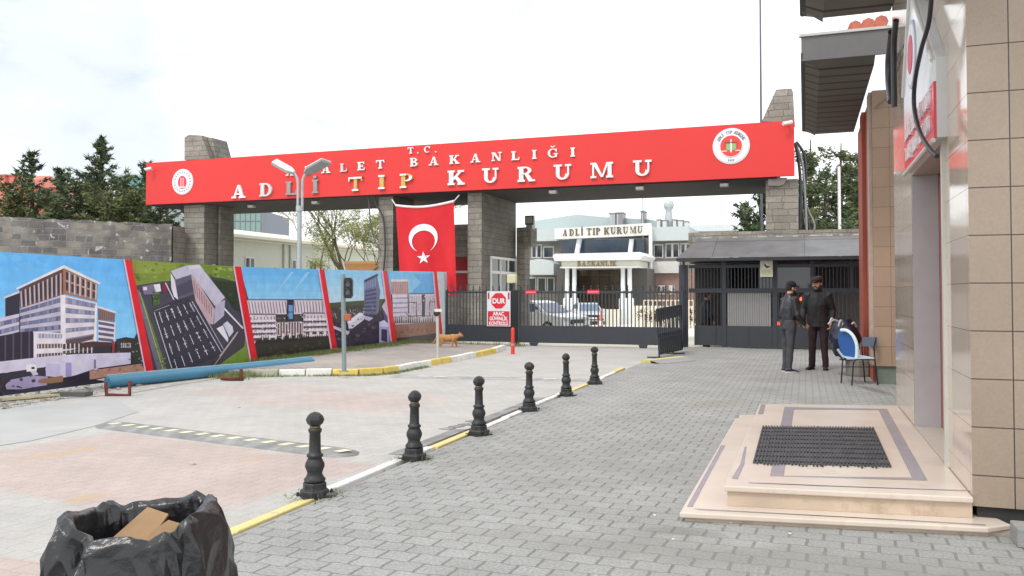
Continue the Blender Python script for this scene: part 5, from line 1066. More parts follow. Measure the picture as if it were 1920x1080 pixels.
def person(label, loc, ang, J, cols, height=1.76, headyaw=0, headtilt=0, shoe=((.02, .02, .03), None), beard=False, cap=True):
    """body frame: x to the person's left, -y forwards, z up; joints in metres for a 1.76 m figure"""
    k = height/1.76; M = Matrix.Translation(Vector(loc)) @ Matrix.Rotation(ang, 4, 'Z') @ Matrix.Scale(k, 4)
    o = empty('person', loc, label, 'person')
    def xf(mb): mb.v = [tuple(M @ Vector(v)) for v in mb.v]; return mb
    HP = V(0, 0, 0); fwd = V(0, -1, 0)
    lean = J.get('lean', 0); hip = {s: V(.095*s, 0, .90) for s in (1, -1)}; sh = {s: V(.185*s, -.01-lean, 1.435) for s in (1, -1)}
    kn, an, el, wr = J['knee'], J['ankle'], J['elbow'], J['wrist']
    ch = V(0, -.0-lean*.6, 1.25); nk = V(0, -.01-lean, 1.50); hc = V(0, -.045-lean*1.1, 1.655)
    RH = Matrix.Translation(hc) @ Matrix.Rotation(headyaw, 4, 'Z') @ Matrix.Rotation(headtilt, 4, 'X')
    # --- one continuous body
    b = MB()
    loft(b, [(0, 0, .86), (0, .0, .95), (0, 0, 1.08), ch, (0, -lean, 1.40), nk, nk+V(0, -.015, .06), hc+V(0, .01, -.06)], [(.14, .10), (.155, .11), (.14, .10), (.16, .115), (.165, .09), (.07, .062), (.058, .058), (.055, .055)])
    for s in (1, -1):
        loft(b, [hip[s]+V(0, 0, .05), hip[s]+(kn[s]-hip[s])*.4, kn[s], kn[s]+(an[s]-kn[s])*.35, an[s]], [.09, .078, .053, .055, .038])
        f_b = J.get('foot', {}).get(s, fwd); loft(b, [an[s]-f_b*.02+V(0, 0, -.03), an[s]+f_b*.05+V(0, 0, -.048), an[s]+f_b*.13+V(0, 0, -.058)], [(.026, .022), (.030, .018), (.028, .010)], f_b.cross(V(0, 0, 1)))
        loft(b, [sh[s]-V(.03*s, 0, 0), sh[s]+(el[s]-sh[s])*.15, sh[s]+(el[s]-sh[s])*.6, el[s], el[s]+(wr[s]-el[s])*.35, wr[s]], [.055, .052, .043, .038, .038, .026])
        # hand: palm, four fingers, thumb
        d = J['hand'][s]['dir'].normalized(); pn = J['hand'][s]['palm'].normalized(); pn = (pn-d*pn.dot(d)).normalized(); sd = d.cross(pn); curl = J['hand'][s].get('curl', .5); ts = J['hand'][s].get('thumb', 1)
        w0 = wr[s]; loft(b, [w0, w0+d*.03, w0+d*.085], [(.026, .019), (.036, .017), (.040, .014)], sd)
        for i, (off, ln) in enumerate(((-.030, .068), (-.010, .078), (.010, .074), (.029, .058))):
            p0 = w0+d*.08-sd*off*ts; dd = d; pts = [p0]; c_ = curl*(.8+.15*i)
            for q, f_ in enumerate((.45, .32, .25)):
                dd = (dd*math.cos(c_*.55)+pn*math.sin(c_*.55)).normalized(); pts.append(pts[-1]+dd*ln*f_); pnn = (pn-dd*pn.dot(dd)).normalized(); pn_ = pnn; c_ = c_
                d_next = (dd*math.cos(.25*curl)+pn_*math.sin(.25*curl)).normalized(); dd = d_next
            loft(b, pts, [.0095, .0092, .0086, .0072], sd, 8)
        t0 = w0+d*.025+sd*.022*ts; td = (d*.65+sd*.6*ts+pn*.35).normalized(); loft(b, [t0, t0+td*.035, t0+td*.05+(d*.7+pn*.3)*.024], [.014, .0115, .009], pn, 8)
    h = MB()
    h.ball((0, 0, .01), .1, 14, sc_=(.77, .97, 1.16)); loft(h, [(0, -.025, -.02), (0, -.045, -.07), (0, -.058, -.105)], [(.066, .07), (.054, .048), (.030, .026)])
    loft(h, [(0, -.088, .02), (0, -.104, -.012), (0, -.108, -.022), (0, -.088, -.03)], [(.010, .008), (.013, .012), (.017, .012), (.012, .008)])       # nose
    loft(h, [(-.036, -.084, .028), (0, -.094, .032), (.036, -.084, .028)], [.012, .013, .012])                                                  # brow
    loft(h, [(-.026, -.083, -.053), (0, -.094, -.053), (.026, -.083, -.053)], [.007, .010, .007]); loft(h, [(-.022, -.080, -.066), (0, -.090, -.066), (.022, -.080, -.066)], [.007, .010, .007])
    for s in (1, -1): h.ball((.078*s, .008, -.008), .03, 8, sc_=(.35, .7, 1.1)); h.ball((.042*s, -.06, -.03), .028, 8)
    h.v = [tuple(RH @ Vector(v)) for v in h.v]; b.v += []; off = len(b.v); b.f += [[i+off for i in f] for f in h.f]; b.v += h.v; b.c += h.c; b.sm += h.sm
    body = fuse(xf(b), 'body', skin, o, .0075, 2)
    def hp(name, m_, mat_, **kw):
        m_.v = [tuple(RH @ Vector(v)) for v in m_.v]; return xf(m_).build(name, mat_, o, **kw)
    e = MB()
    for s in (1, -1): e.ball((.032*s, -.083, .010), .0125, 8, sc_=(1.2, .6, .7)); 
    hp('eye', e, mat('eye', (.05, .035, .03), rough=.2)); e = MB()
    for s in (1, -1): loft(e, [(.014*s, -.099, .033), (.034*s, -.095, .039), (.052*s, -.082, .034)], [.005, .006, .004])
    hp('eyebrow', e, hair); e = MB(); e.ball((0, .012, .022), .103, 12, sc_=(.80, .97, 1.13))
    e.v = [(x, y, z) if not (y < -.045 and z < .065) else (x, y+.05, z) for x, y, z in e.v]; e.v = [(x, y, max(z, -.055)) if y > 0 else (x, y, z) for x, y, z in e.v]; hp('hair', e, hair)
    if beard:
        e = MB(); loft(e, [(-.068, -.01, -.02), (-.062, -.04, -.075), (-.03, -.075, -.103), (0, -.088, -.112), (.03, -.075, -.103), (.062, -.04, -.075), (.068, -.01, -.02)], [.013, .019, .022, .024, .022, .019, .013], (0, 0, 1)); loft(e, [(-.034, -.088, -.055), (-.02, -.098, -.041), (0, -.103, -.039), (.02, -.098, -.041), (.034, -.088, -.055)], [.006]*5); hp('beard', e, hair)
    if cap:
        e = MB(); cc = cols['cap']; cm_ = mat('cap '+label[:12], cc, rough=.9, namt=.2, bump=.4)
        for (r_, z_) in (): pass
        if cap == 'flat':
            loft(e, [(0, -.005, .045), (0, -.008, .085), (0, -.012, .118), (0, -.012, .132)], [(.090, .108), (.100, .122), (.092, .115), (.05, .07)], n=20); loft(e, [(0, -.09, .066), (0, -.13, .062), (0, -.158, .052)], [(.065, .012), (.06, .010), (.03, .006)])
        else:
            loft(e, [(0, .0, .035), (0, .0, .07), (0, 0, .105), (0, 0, .137), (0, 0, .148)], [(.088, .107), (.088, .106), (.078, .094), (.046, .056), (.012, .014)], n=20); loft(e, [(0, -.09, .052), (0, -.13, .05), (0, -.168, .040)], [(.068, .010), (.062, .008), (.034, .005)])
        hp('cap', e, cm_)
    # --- clothes
    jk = MB(); jb = J.get('bulk', 1.0); z0 = J.get('hem', .80)
    loft(jk, [(0, .005, z0), (0, .005, z0+.08), (0, 0, 1.02), ch, (0, -lean, 1.38), (0, -.01-lean, 1.465), nk+V(0, 0, .015), nk+V(0, -.005, .045)], [(.19*jb, .145*jb), (.195*jb, .145*jb), (.185*jb, .14*jb), (.205*jb, .15*jb), (.205*jb, .125*jb), (.14, .09), (.085, .078), (.078, .074)], n=22)
    for s in (1, -1):
        a_, m_, w_ = sh[s], el[s], wr[s]; u_ = (w_-m_)
        loft(jk, [a_-V(.05*s, 0, .01), a_+V(.0, 0, -.01), a_+(m_-a_)*.3, a_+(m_-a_)*.75, m_, m_+u_*.3, m_+u_*.7, m_+u_*.97], [.085, .082, .072*jb, .062*jb, .058, .058, .050, .045], n=14)
    # fold ridges on the cloth
    xf(jk); fold = [Vector(v) for v in jk.v]
    jo = fuse(jk, 'jacket', mat('jacket '+label[:12], cols['jacket'], rough=cols.get('jr', .6), namt=.2, nscale=8, bump=.4, bscale=25), o, .010, 3)
    Li = Vector(loc)
    crumple(jo.data, 8, .6, .015)
    tr_ = MB()
    for s in (1, -1):
        loft(tr_, [hip[s]+V(-.02*s, 0, .12), hip[s]+V(0, 0, -.02), hip[s]+(kn[s]-hip[s])*.45, kn[s], kn[s]+(an[s]-kn[s])*.4, kn[s]+(an[s]-kn[s])*.85, an[s]+V(0, 0, -.04)], [(.115, .12), (.105, .11), .088, .070, .066, .062, .064], n=16)
    to = fuse(xf(tr_), 'trousers', mat('trousers '+label[:12], cols['trousers'], rough=.85, namt=.2, nscale=8, bump=.4, bscale=20), o, .010, 3)
    crumple(to.data, 8, .7, .010)
    for s in (1, -1):
        f = J.get('foot', {}).get(s, fwd); a_ = an[s]; m_ = MB()
        loft(m_, [a_+f*(-.075)+V(0, 0, -.045), a_+f*(-.05)+V(0, 0, -.035), a_+V(0, 0, -.03), a_+f*.06+V(0, 0, -.045), a_+f*.13+V(0, 0, -.055), a_+f*.185+V(0, 0, -.062), a_+f*.205+V(0, 0, -.066)], [(.025, .03), (.038, .042), (.042, .048), (.047, .036), (.049, .028), (.040, .02), (.014, .012)], f.cross(V(0, 0, 1)), 14)
        for v_i, v in enumerate(m_.v): m_.v[v_i] = (v[0], v[1], max(v[2], .022))
        sh_ = xf(m_).build('shoe', mat('shoe '+label[:12], shoe[0], rough=.5, namt=.15), o)
        q = MB(); c_ = a_+f*.065; sdv = f.cross(V(0, 0, 1)); oc = [c_+f*(.145*math.cos(t))+sdv*(.05*math.sin(t)) for t in [2*PI*i/20 for i in range(20)]]
        q.prism([V(p.x, p.y, .0) for p in oc], (0, 0, .028)); xf(q).build('sole', mat('sole '+label[:12], shoe[1] or (.02, .02, .02), rough=.7), o)
    if cols.get('collar'):
        q = MB(); loft(q, [nk+V(0, -.01, .0), nk+V(0, -.005, .055)], [(.088, .082), (.076, .074)], n=18); xf(q).build('collar', mat('collar '+label[:12], cols['collar'], rough=.8), o)
    return o
def limbs(kl, kr, al, ar, el, er, wl, wr_, hl, hr, **k):
    return dict(knee={1: V(*kl), -1: V(*kr)}, ankle={1: V(*al), -1: V(*ar)}, elbow={1: V(*el), -1: V(*er)}, wrist={1: V(*wl), -1: V(*wr_)}, hand={1: hl, -1: hr}, **k)
# left man: seen from behind his right side, facing the other man to the picture's right
ml = G(1478, 698)
# facing: forward (-y body) should point to picture right and slightly away
a1 = math.atan2(rt[1], rt[0])+PI/2+.25
person('man in grey leather jacket and black cap seen from the side', ml, a1,
       limbs((.10, -.02, .49), (-.10, .01, .49), (.10, .0, .085), (-.10, .05, .085), (.235, -.02, 1.14), (-.235, -.05, 1.14), (.17, -.24, .97), (-.17, -.27, .93),
             dict(dir=V(-.1, -.8, -.55), palm=V(-1, 0, -.3), curl=.7, thumb=-1), dict(dir=V(.1, -.85, -.45), palm=V(1, 0, -.2), curl=.6, thumb=1), lean=.03, hem=.84, bulk=.90),
       dict(jacket=(.030, .031, .036), jr=.36, trousers=(.058, .060, .070), cap=(.014, .014, .016), collar=(.02, .02, .022)), 1.70, 0, .05, ((.035, .035, .07), (.65, .65, .66)), beard=True, cap='peak')
mr_ = G(1535, 693); a2 = TH - .55
person('man in black open jacket, maroon trousers and brown flat cap', mr_, a2,
       limbs((.11, -.02, .49), (-.11, -.02, .49), (.13, .0, .085), (-.12, -.01, .085), (.265, .03, 1.14), (-.265, .0, 1.15), (.25, -.09, .90), (-.26, -.13, .92),
             dict(dir=V(-.15, -.25, -.95), palm=V(-.8, -.3, 0), curl=.75, thumb=-1), dict(dir=V(.1, -.5, -.85), palm=V(1, 0, 0), curl=.6, thumb=1), lean=.02, hem=.82, bulk=1.0, foot={1: V(.15, -1, 0).normalized(), -1: V(-.3, -1, 0).normalized()}),
       dict(jacket=(.016, .017, .018), jr=.7, trousers=(.030, .014, .018), cap=(.030, .018, .014), collar=(.03, .035, .04)), 1.80, -.35, .22, ((.02, .014, .016), (.015, .012, .012)), beard=True, cap='flat')
gd = V(*PY(1324, 640, YH+1.1)); gd.z = -.22
person('guard in dark uniform standing behind the left grille door', gd, TH+1.9,
       limbs((.10, -.02, .49), (-.10, -.02, .49), (.10, .0, .085), (-.10, .0, .085), (.24, .02, 1.14), (-.24, .02, 1.14), (.22, -.12, .92), (-.22, -.12, .92),
             dict(dir=V(0, -.3, -.95), palm=V(-1, 0, 0), curl=.6, thumb=-1), dict(dir=V(0, -.3, -.95), palm=V(1, 0, 0), curl=.6, thumb=1), hem=.86),
       dict(jacket=(.016, .017, .024), trousers=(.014, .015, .02), cap=(.01, .01, .01), collar=(.25, .02, .02)), 1.74, -.3, .1, cap=None)
# ginger cat walking right
cp_ = G(840, 655, .0); ct = empty('cat', (cp_[0], cp_[1], -.0), 'ginger cat walking towards the gate past the end of the banner', 'cat')
fur = mat('ginger fur', (.46, .22, .085), rough=.9, namt=.35, nscale=22, dirt=((.75, .6, .45), 9, .6, .6)); mb = MB(); k = 1.45
def cxf(m_):
    mm = Matrix.Translation(Vector((cp_[0], cp_[1], .0))) @ Matrix.Rotation(TH+.05, 4, 'Z') @ Matrix.Scale(k, 4); m_.v = [tuple(mm @ Vector(v)) for v in m_.v]; return m_
loft(mb, [(-.17, 0, .225), (-.14, 0, .225), (-.06, 0, .205), (.04, 0, .205), (.11, 0, .215), (.16, 0, .235), (.20, 0, .25)], [(.03, .04), (.052, .062), (.055, .066), (.055, .068), (.05, .07), (.036, .045), (.03, .035)], (0, 1, 0))
mb.ball((.225, 0, .258), .044, 10, sc_=(1, .95, .9)); mb.ball((.262, 0, .245), .022, 8)
for s in (1, -1): loft(mb, [(.215, .024*s, .285), (.213, .028*s, .325)], [(.016, .01), (.003, .003)])
for x, s, q in ((.13, 1, .035), (.10, -1, -.03), (-.13, 1, -.03), (-.15, -1, .045)):
    if x > 0: loft(mb, [(x, .03*s, .21), (x+q*.3, .032*s, .12), (x+q*.9, .032*s, .06), (x+q*1.1+.0, .032*s, .012), (x+q*1.1+.025, .032*s, .010)], [.032, .019, .014, .015, .012], (0, 1, 0), 10)
    else: loft(mb, [(x, .03*s, .215), (x+q*.3+.035, .034*s, .125), (x+q*.8-.02, .032*s, .065), (x+q+.0, .032*s, .012), (x+q+.03, .032*s, .010)], [.046, .028, .013, .014, .012], (0, 1, 0), 10)
loft(mb, [(-.17, 0, .24), (-.22, 0, .20), (-.26, 0, .13), (-.30, .01, .10)], [.018, .016, .015, .010], (0, 1, 0))
fuse(cxf(mb), 'body', fur, ct, .006, 1); mb = MB()
for s in (1, -1): mb.ball((.258, .018*s, .268), .0065, 6)
cxf(mb).build('eye', mat('eye', (.05, .035, .03), rough=.2), ct)

# ------------------------------------------------------------------ chair, blue panel and bin by the red flank
cg = [V(*G(1577, 722)), V(*G(1597, 727)), V(*G(1646, 720)), V(*G(1622, 716))]       # feet: front far-left, front near, back right, back left
co = empty('school_chair', (cg[0]+cg[2])/2, 'school chair with pale seat, grey blue back and thin black legs', 'chair')
dch = 13.75; ac = lambda a, b_, k=0: V(*D(a, b_, dch+k)); blk2 = (.012, .012, .013)
def leg(pts, nm='leg'): m_ = MB(); m_.tube(pts, .012, 8, blk2); m_.build(nm, M_metalp, co)
leg([ac(1577, 722, .1), ac(1580, 676, .1), ac(1586, 672, .1)]); leg([ac(1597, 727, -.25), ac(1600, 680, -.25), ac(1606, 673, -.25)]); leg([ac(1622, 718, .25), ac(1618, 675, .25), ac(1616, 655, .25), ac(1617, 631, .25)]); leg([ac(1646, 722, -.2), ac(1640, 672, -.2), ac(1639, 650, -.2), ac(1643, 632, -.2)])
m_ = MB(); m_.tube([ac(1581, 688, .1), ac(1618, 688, .25)], .008, 6, blk2); m_.tube([ac(1600, 688, -.25), ac(1641, 688, -.2)], .008, 6, blk2); m_.tube([ac(1606, 674, -.25), ac(1640, 675, -.2)], .01, 6, blk2); m_.tube([ac(1586, 672, .1), ac(1618, 673, .25)], .01, 6, blk2); m_.build('stretcher', M_metalp, co)
m_ = MB(); q = [ac(1578, 668, .12), ac(1590, 674, -.28), ac(1640, 673, -.22), ac(1619, 668, .27)]; m_.prism(q, (0, 0, .018), (.50, .60, .72)); m_.build('seat', M_paint, co, bevel=.006)
m_ = MB(); a, b_ = ac(1616, 632, .22), ac(1643, 632, -.22); n_ = 8; arcp = [a+(b_-a)*i/n_+V(.05*math.sin(PI*i/n_), .0, 0) for i in range(n_+1)]
for i in range(n_): m_.prism([arcp[i], arcp[i+1], arcp[i+1]+V(0, 0, -.155), arcp[i]+V(0, 0, -.155)][::-1], (.014, .006, 0), (.12, .145, .20))
m_.build('backrest', M_paint, co)
# the rounded blue panel with its pale rim, resting on the seat
pb = ac(1590, 670, -.05)
bl = MB(); P2 = [(1574, 616), (1584, 617), (1596, 624), (1604, 638), (1606, 652), (1605, 671), (1586, 671), (1577, 658), (1572, 640)]
P2 = [(x, y) for x, y in P2]; bl.prism([ac(a, b_, .14-.3*(a-1572)/34) for a, b_ in P2], V(*fw, 0)*.02, (.015, .085, .30)); 
po = empty('rounded_board', pb, 'rounded blue panel with a pale curved rim standing on the chair', 'panel'); bl.build('board', M_paint, po)
rim = MB(); rp2 = smooth([ac(a, b_, .10-.3*(a-1572)/34) for a, b_ in ((1577, 619), (1588, 620), (1599, 629), (1606, 645), (1607, 660), (1606, 672))], 6); rim.tube(rp2, .028, 8, (.62, .74, .76)); rim.tube(smooth([ac(a, b_, .12) for a, b_ in ((1571, 655), (1577, 664), (1586, 672), (1606, 673))], 5), .02, 8, (.55, .66, .76)); rim.build('rim', M_paint, po)
bb = V(*G(1610, 705)); bi = empty('litter_bin', bb, 'dark litter bin stuffed with a navy bag behind the chair', 'bin'); dbn = bb.x*fw[0]+bb.y*fw[1]
m_ = MB(); m_.lathe([(.21, 0), (.22, .04), (.22, .28), (.17, .30)], bb, 8, (.20, .19, .17), smooth=False); m_.build('base', M_matte, bi); m_ = MB(); m_.obox(bb+V(0, 0, .3), V(*rt, 0)*.33, V(*fw, 0)*.04, V(0, 0, .015), (.1, .1, .09)); m_.build('crossbar', M_metalp, bi)
m_ = MB(); nn_ = 26; vs = []; bc = V(*D(1584, 660, dbn))
for j in range(15):
    t = j/14; z = .36+.66*t; r_ = .215*(.75+.45*math.sin(PI*min(1, t*1.05)))*(1 if t < .9 else .8)
    for i in range(nn_):
        a = 2*PI*i/nn_; q = V(math.cos(a)*2, math.sin(a)*2, t*5); rr = r_*(1+.18*noise.noise(q)+.1*noise.noise(q*3)); vs.append((bc.x+rr*math.cos(a), bc.y+rr*math.sin(a), z+.07*noise.noise(q*2)))
m_.add(vs, [[j*nn_+i, j*nn_+(i+1) % nn_, (j+1)*nn_+(i+1) % nn_, (j+1)*nn_+i] for j in range(14) for i in range(nn_)], (.012, .014, .035), True); m_.add([vs[14*nn_+i] for i in range(nn_)], [list(range(nn_))], (.012, .014, .035))
m_.build('bag', mat('thin plastic bag', vcol=True, rough=.28, namt=.3), bi)
m_ = MB()
for a, b_ in (((1553, 608), (1572, 603)), ((1572, 612), (1580, 604)), ((1597, 608), (1606, 613)), ((1556, 605), (1563, 600))): m_.tube(smooth([D(a[0], a[1], dbn-.25), D((a[0]+b_[0])/2, min(a[1], b_[1])-3, dbn-.25), D(b_[0], b_[1], dbn-.2)], 4), .018, 6, (.5, .5, .55))
m_.build('bag_edge', M_paint, bi)

# ------------------------------------------------------------------ bin lined with a black bag, cardboard inside
dB = 2.6; c0 = V(*D(262, 1010, 2.62)); c0.z = 0
bn_ = empty('waste_bin', c0, 'square bin lined with a shiny crumpled black bag, nearest the camera', 'bin')
m_ = MB(); NU, NV = 48, 17; vs = []; ux_, uy_ = V(*rt, 0), V(*fw, 0); RB = random.Random(21)
def rimz(a):
    return .812+.020*math.sin(a*2+.6)+.03*noise.noise(V(math.cos(a)*2.6, math.sin(a)*2.6, 3))-.03*math.exp(-((((a-4.55+PI) % (2*PI))-PI)/.35)**2)
def sq(a, hw, hd, p=.6):
    c, s = math.cos(a), math.sin(a); return (math.copysign(abs(c)**p, c)*hw, math.copysign(abs(s)**p, s)*hd)
# rows: inside wall, lip, then outside down to the ground
prof_ = [(-.30, -.050), (-.16, -.036), (-.06, -.026), (-.008, -.014), (.006, .004), (-.012, .020), (-.05, .030)]
zs_ = prof_+[(-.05-.76*(i/11)**1.1, .036+.035*math.sin(min(1, i/7)*PI/2)) for i in range(1, 12)]
for j, (dz_, dr_) in enumerate(zs_):
    for i in range(NU):
        jit = 0 if 3 <= j <= 5 else .33
        a = 2*PI*(i+RB.uniform(-jit, jit)+.5*(j % 2)*(jit > 0))/NU; x, y = sq(a, .190+dr_*1.05, .185+dr_)
        amp = .55 if j < 3 else .3 if j < 6 else 1.0
        q = V(x*3.4, y*3.4, (rimz(a)+dz_)*2.6); n_ = V(x, y, 0).normalized()
        d_ = amp*(.045*noise.noise(q+V(5, 2, 1))+.026*noise.noise(q*2.0)+RB.uniform(-.011, .011))
        for f0, w_, dp in ((4.42, .06, .075), (4.62, .05, -.02), (5.12, .07, .03), (3.75, .06, .02), (5.75, .08, .025), (1.2, .1, .03), (2.0, .1, .03)):
            fa = ((a-f0+PI) % (2*PI))-PI; d_ -= dp*math.exp(-(fa/w_)**2)*(1 if j > 5 else .35)
        z_ = rimz(a)+dz_+(RB.uniform(-.018, .018) if j > 6 else RB.uniform(-.006, .006))
        vs.append(c0+ux_*(x+n_.x*d_)+uy_*(y+n_.y*d_)+V(0, 0, max(0.001, z_)))
fs_ = []
for j in range(len(zs_)-1):
    for i in range(NU):
        p, q, r, s = j*NU+i, j*NU+(i+1) % NU, (j+1)*NU+(i+1) % NU, (j+1)*NU+i
        fs_ += [[p, q, r], [p, r, s]] if RB.random() < .5 else [[p, q, s], [q, r, s]]
m_.add(vs, fs_, (1, 1, 1), True)
bag = mat('black bin bag', (.013, .013, .015), rough=.27, namt=.2, bump=.6, bscale=22, spec=.6); bo_ = m_.build('bag', bag, bn_)
cr = bo_.data.attributes.new('crease_edge', 'FLOAT', 'EDGE'); cr.data.foreach_set('value', [RB.choice([.2, .55, .8, .9]) for _ in bo_.data.edges])
sb_ = bo_.modifiers.new('sub', 'SUBSURF'); sb_.levels = sb_.render_levels = 3
m_ = MB(); m_.prism([c0+ux_*x+uy_*y for x, y in ((-.2, -.17), (.2, -.17), (.2, .17), (-.2, .17))], (0, 0, .53), (.02, .02, .02)); m_.build('bin_body', M_matte, bn_)
card = mat('cardboard', (.30, .185, .095), rough=.85, namt=.15, nscale=12, bump=.2)
def cardp(pts, lab, ex=.006):
    m_ = MB(); P3 = [c0+ux_*x+uy_*y+V(0, 0, z) for x, y, z in pts]; n_ = (P3[1]-P3[0]).cross(P3[2]-P3[0]).normalized(); m_.prism(P3, n_*ex); tag(m_.build('cardboard', card), lab, 'cardboard', 'cardboard inside the bag-lined bin')
cardp([(-.15, -.06, .66), (.03, -.10, .68), (.05, .10, .775), (-.04, .15, .785)], 'brown cardboard flap leaning at the left inside the black bag')
cardp([(.025, -.12, .66), (.15, -.09, .67), (.148, .03, .755), (.07, .05, .77), (.03, .01, .74)], 'lighter folded cardboard piece at the right inside the black bag')
cardp([(-.14, -.13, .56), (.15, -.13, .56), (.15, .13, .58), (-.14, .13, .58)], 'dark flat cardboard lying deep inside the black bag')

# ------------------------------------------------------------------ stone boundary wall at the left
wallm = brick('dark rubble masonry', 'XZ', .46, .22, (.12, .118, .125), (.29, .26, .22), (.26, .25, .23), mortar=.018, offset=.43, jit=.3, squash=.6, namt=.5, bump=1.2, fine=.3, blot=((.55, .54, .52), 5.0, .635, .9), rot=-math.atan2(24.55-20.52, -22.04+25.63))
wa, wb = V(*D(-260, 396, 25.5)), V(*D(322, 420, 30.5)); wa.z = wb.z = 0; u = (wb-wa).normalized(); nn = V(u.y, -u.x, 0)
mb = MB(); n = 40; tp = []
for i in range(n+1):
    t = i/n; p = wa+(wb-wa)*t; tp.append(V(p.x, p.y, 4.05+R.uniform(-.03, .03)))
for i in range(n):
    mb.poly([V(tp[i].x, tp[i].y, -.1), V(tp[i+1].x, tp[i+1].y, -.1), tp[i+1], tp[i]]); mb.poly([tp[i], tp[i+1], tp[i+1]-nn*.5, tp[i]-nn*.5])
mb.poly([wb+V(0, 0, -.1), wb-nn*.5+V(0, 0, -.1), wb-nn*.5+V(0, 0, 4.05), tp[-1]])
bwall = tag(mb.build('stone_wall', wallm), 'dark rubble stone wall with pale blotches behind the printed banner', 'wall')
mb = MB(); p = wb+u*.06; q = V(*D(347, 423, 31.3)); mb.prism([p+V(0, 0, -.1-0), V(q.x, q.y, -.1), V(q.x, q.y, -.1)-nn*.5, p-nn*.5+V(0, 0, -.1)], (0, 0, 4.1)); tag(stone_object('wall_pier', mb), 'pale stone end pier joining the rubble wall to the left gateway pier', 'pillar')

# ------------------------------------------------------------------ trees
leafm = mat('foliage', vcol=True, rough=.75, namt=.25, nscale=1.2, spec=.2); bark = mat('bark', (.11, .09, .07), rough=.95, namt=.3, bump=.8, bscale=12)
def needles(mb, p, r, n, size, cols, rg, flat=.6):
    for _ in range(n):
        d = V(rg.gauss(0, 1), rg.gauss(0, 1), rg.gauss(0, flat)); d = d.normalized()*r*rg.random()**.5; q = p+d
        a = V(rg.uniform(-1, 1), rg.uniform(-1, 1), rg.uniform(-.35, .6)).normalized(); b_ = a.cross(V(rg.uniform(-1, 1), rg.uniform(-1, 1), rg.uniform(-1, 1))).normalized(); s = size*rg.uniform(.6, 1.3)
        c = cols[int(rg.random()*len(cols))]; b0 = len(mb.v); mb.v += [tuple(q-b_*s*.3), tuple(q+a*s*1.3), tuple(q+b_*s*.3), tuple(q-a*s*.5)]; mb.f.append([b0, b0+1, b0+2, b0+3]); mb.c.append(c); mb.sm.append(False)
GRN = [(.075, .11, .058), (.10, .14, .066), (.12, .165, .07), (.155, .195, .085), (.06, .088, .055), (.12, .155, .125)]
OLV = [(.16, .185, .075), (.13, .155, .062), (.19, .215, .085), (.095, .115, .055)]
def conifer(a, ytop, d, spread, label, seed, base=None, low=0.08, dens=1.0, cols=GRN, group='dark conifers beyond the stone wall', lean=0, droop=0.0, shape=.85):
    rg = random.Random(seed); top = V(*D(a, ytop, d)); h = top.z+.1; bx = V(top.x, top.y, -.1 if base is None else base); o = empty('conifer_tree', bx, label, 'tree', group)
    tr = MB(); tr.tube([bx, bx+V(.05, .03, h*.5), bx+V(lean, 0, h*.97)], [spread*.06+.06, spread*.04+.03, .02], 8); mb = MB(); bl_ = MB()
    nb = int(h*13*dens)
    for i in range(nb):
        t = low+(1-low)*(i+rg.random())/nb; z = h*t; ln = spread*((1-t)**shape)*rg.choice([.55, .7, .85, 1.0, 1.25])*rg.uniform(.85, 1.1)+.10; an = rg.uniform(0, 2*PI); up = rg.uniform(-.05, .5)+.5*t-droop; p0 = bx+V(lean*t, 0, z)
        dr = V(math.cos(an), math.sin(an), up); tip = p0+dr*ln; tr.tube([p0, p0+dr*ln*.5, tip], [.03+.02*(1-t), .02, .006], 4, caps=False)
        k_ = max(3, int(ln*5.5)); cc = cols if rg.random() < .75 else [tuple(x*.72 for x in c) for c in cols]
        for j in range(k_): s_ = (j+.8)/k_; needles(mb, p0+dr*ln*s_+V(rg.gauss(0, .06), rg.gauss(0, .06), rg.gauss(0, .03)), .05+.24*(1-s_*.75)*min(1, ln), int(12*dens), .13, cc, rg)
        for _k in range(4):       # a drawn out tip to each spray
            q = p0+dr*ln*rg.uniform(.75, 1.0); a_ = (dr+V(rg.gauss(0, .35), rg.gauss(0, .35), rg.uniform(-.1, .6))).normalized(); b_ = a_.cross(V(rg.uniform(-1, 1), rg.uniform(-1, 1), .3)).normalized(); mb.add([q-b_*.03, q+a_*rg.uniform(.2, .42), q+b_*.03], [[0, 1, 2]], cc[int(rg.random()*len(cc))])
    needles(mb, bx+V(lean, 0, h*.96), .07, 16, .10, cols, rg, 3.5)
    tr.build('trunk', bark, o); mb.build('crown', leafm, o); return o
conifer(186, 262, 40, 2.6, 'tallest dark conifer with forked top left of the red beam', 1, dens=1.1, lean=.1)
conifer(192, 268, 40.6, 1.8, 'slender second top standing close against the tallest conifer', 2, dens=.7)
conifer(62, 286, 39, 2.4, 'dark pointed conifer behind the wall near the red house', 3, dens=1.0, lean=-.1)
conifer(116, 322, 38, 2.0, 'low dark conifer between the two pointed ones', 4, shape=.6)
conifer(150, 345, 36.5, 2.3, 'rounded low conifer before the tallest one', 5, shape=.45)
conifer(232, 335, 38, 2.3, 'dense green conifer right of the tallest one', 6, shape=.5, cols=OLV+GRN)
conifer(275, 308, 42, 2.2, 'conifer half hidden behind the left end of the red beam', 7, shape=.7)
conifer(20, 350, 37, 2.4, 'olive bushy conifer at the left picture edge', 8, cols=OLV, shape=.45)
conifer(300, 388, 35.5, 1.8, 'low bushy conifer below the left end of the red beam', 9, shape=.4)
conifer(90, 372, 35, 1.9, 'low spreading conifer right behind the wall top', 10, shape=.4, cols=OLV+GRN)
conifer(205, 372, 35, 2.0, 'low olive conifer peeking over the wall under the tallest tree', 12, shape=.4, cols=OLV)
conifer(258, 372, 36, 1.7, 'bright green low conifer beside the beam end', 13, shape=.4, cols=OLV)
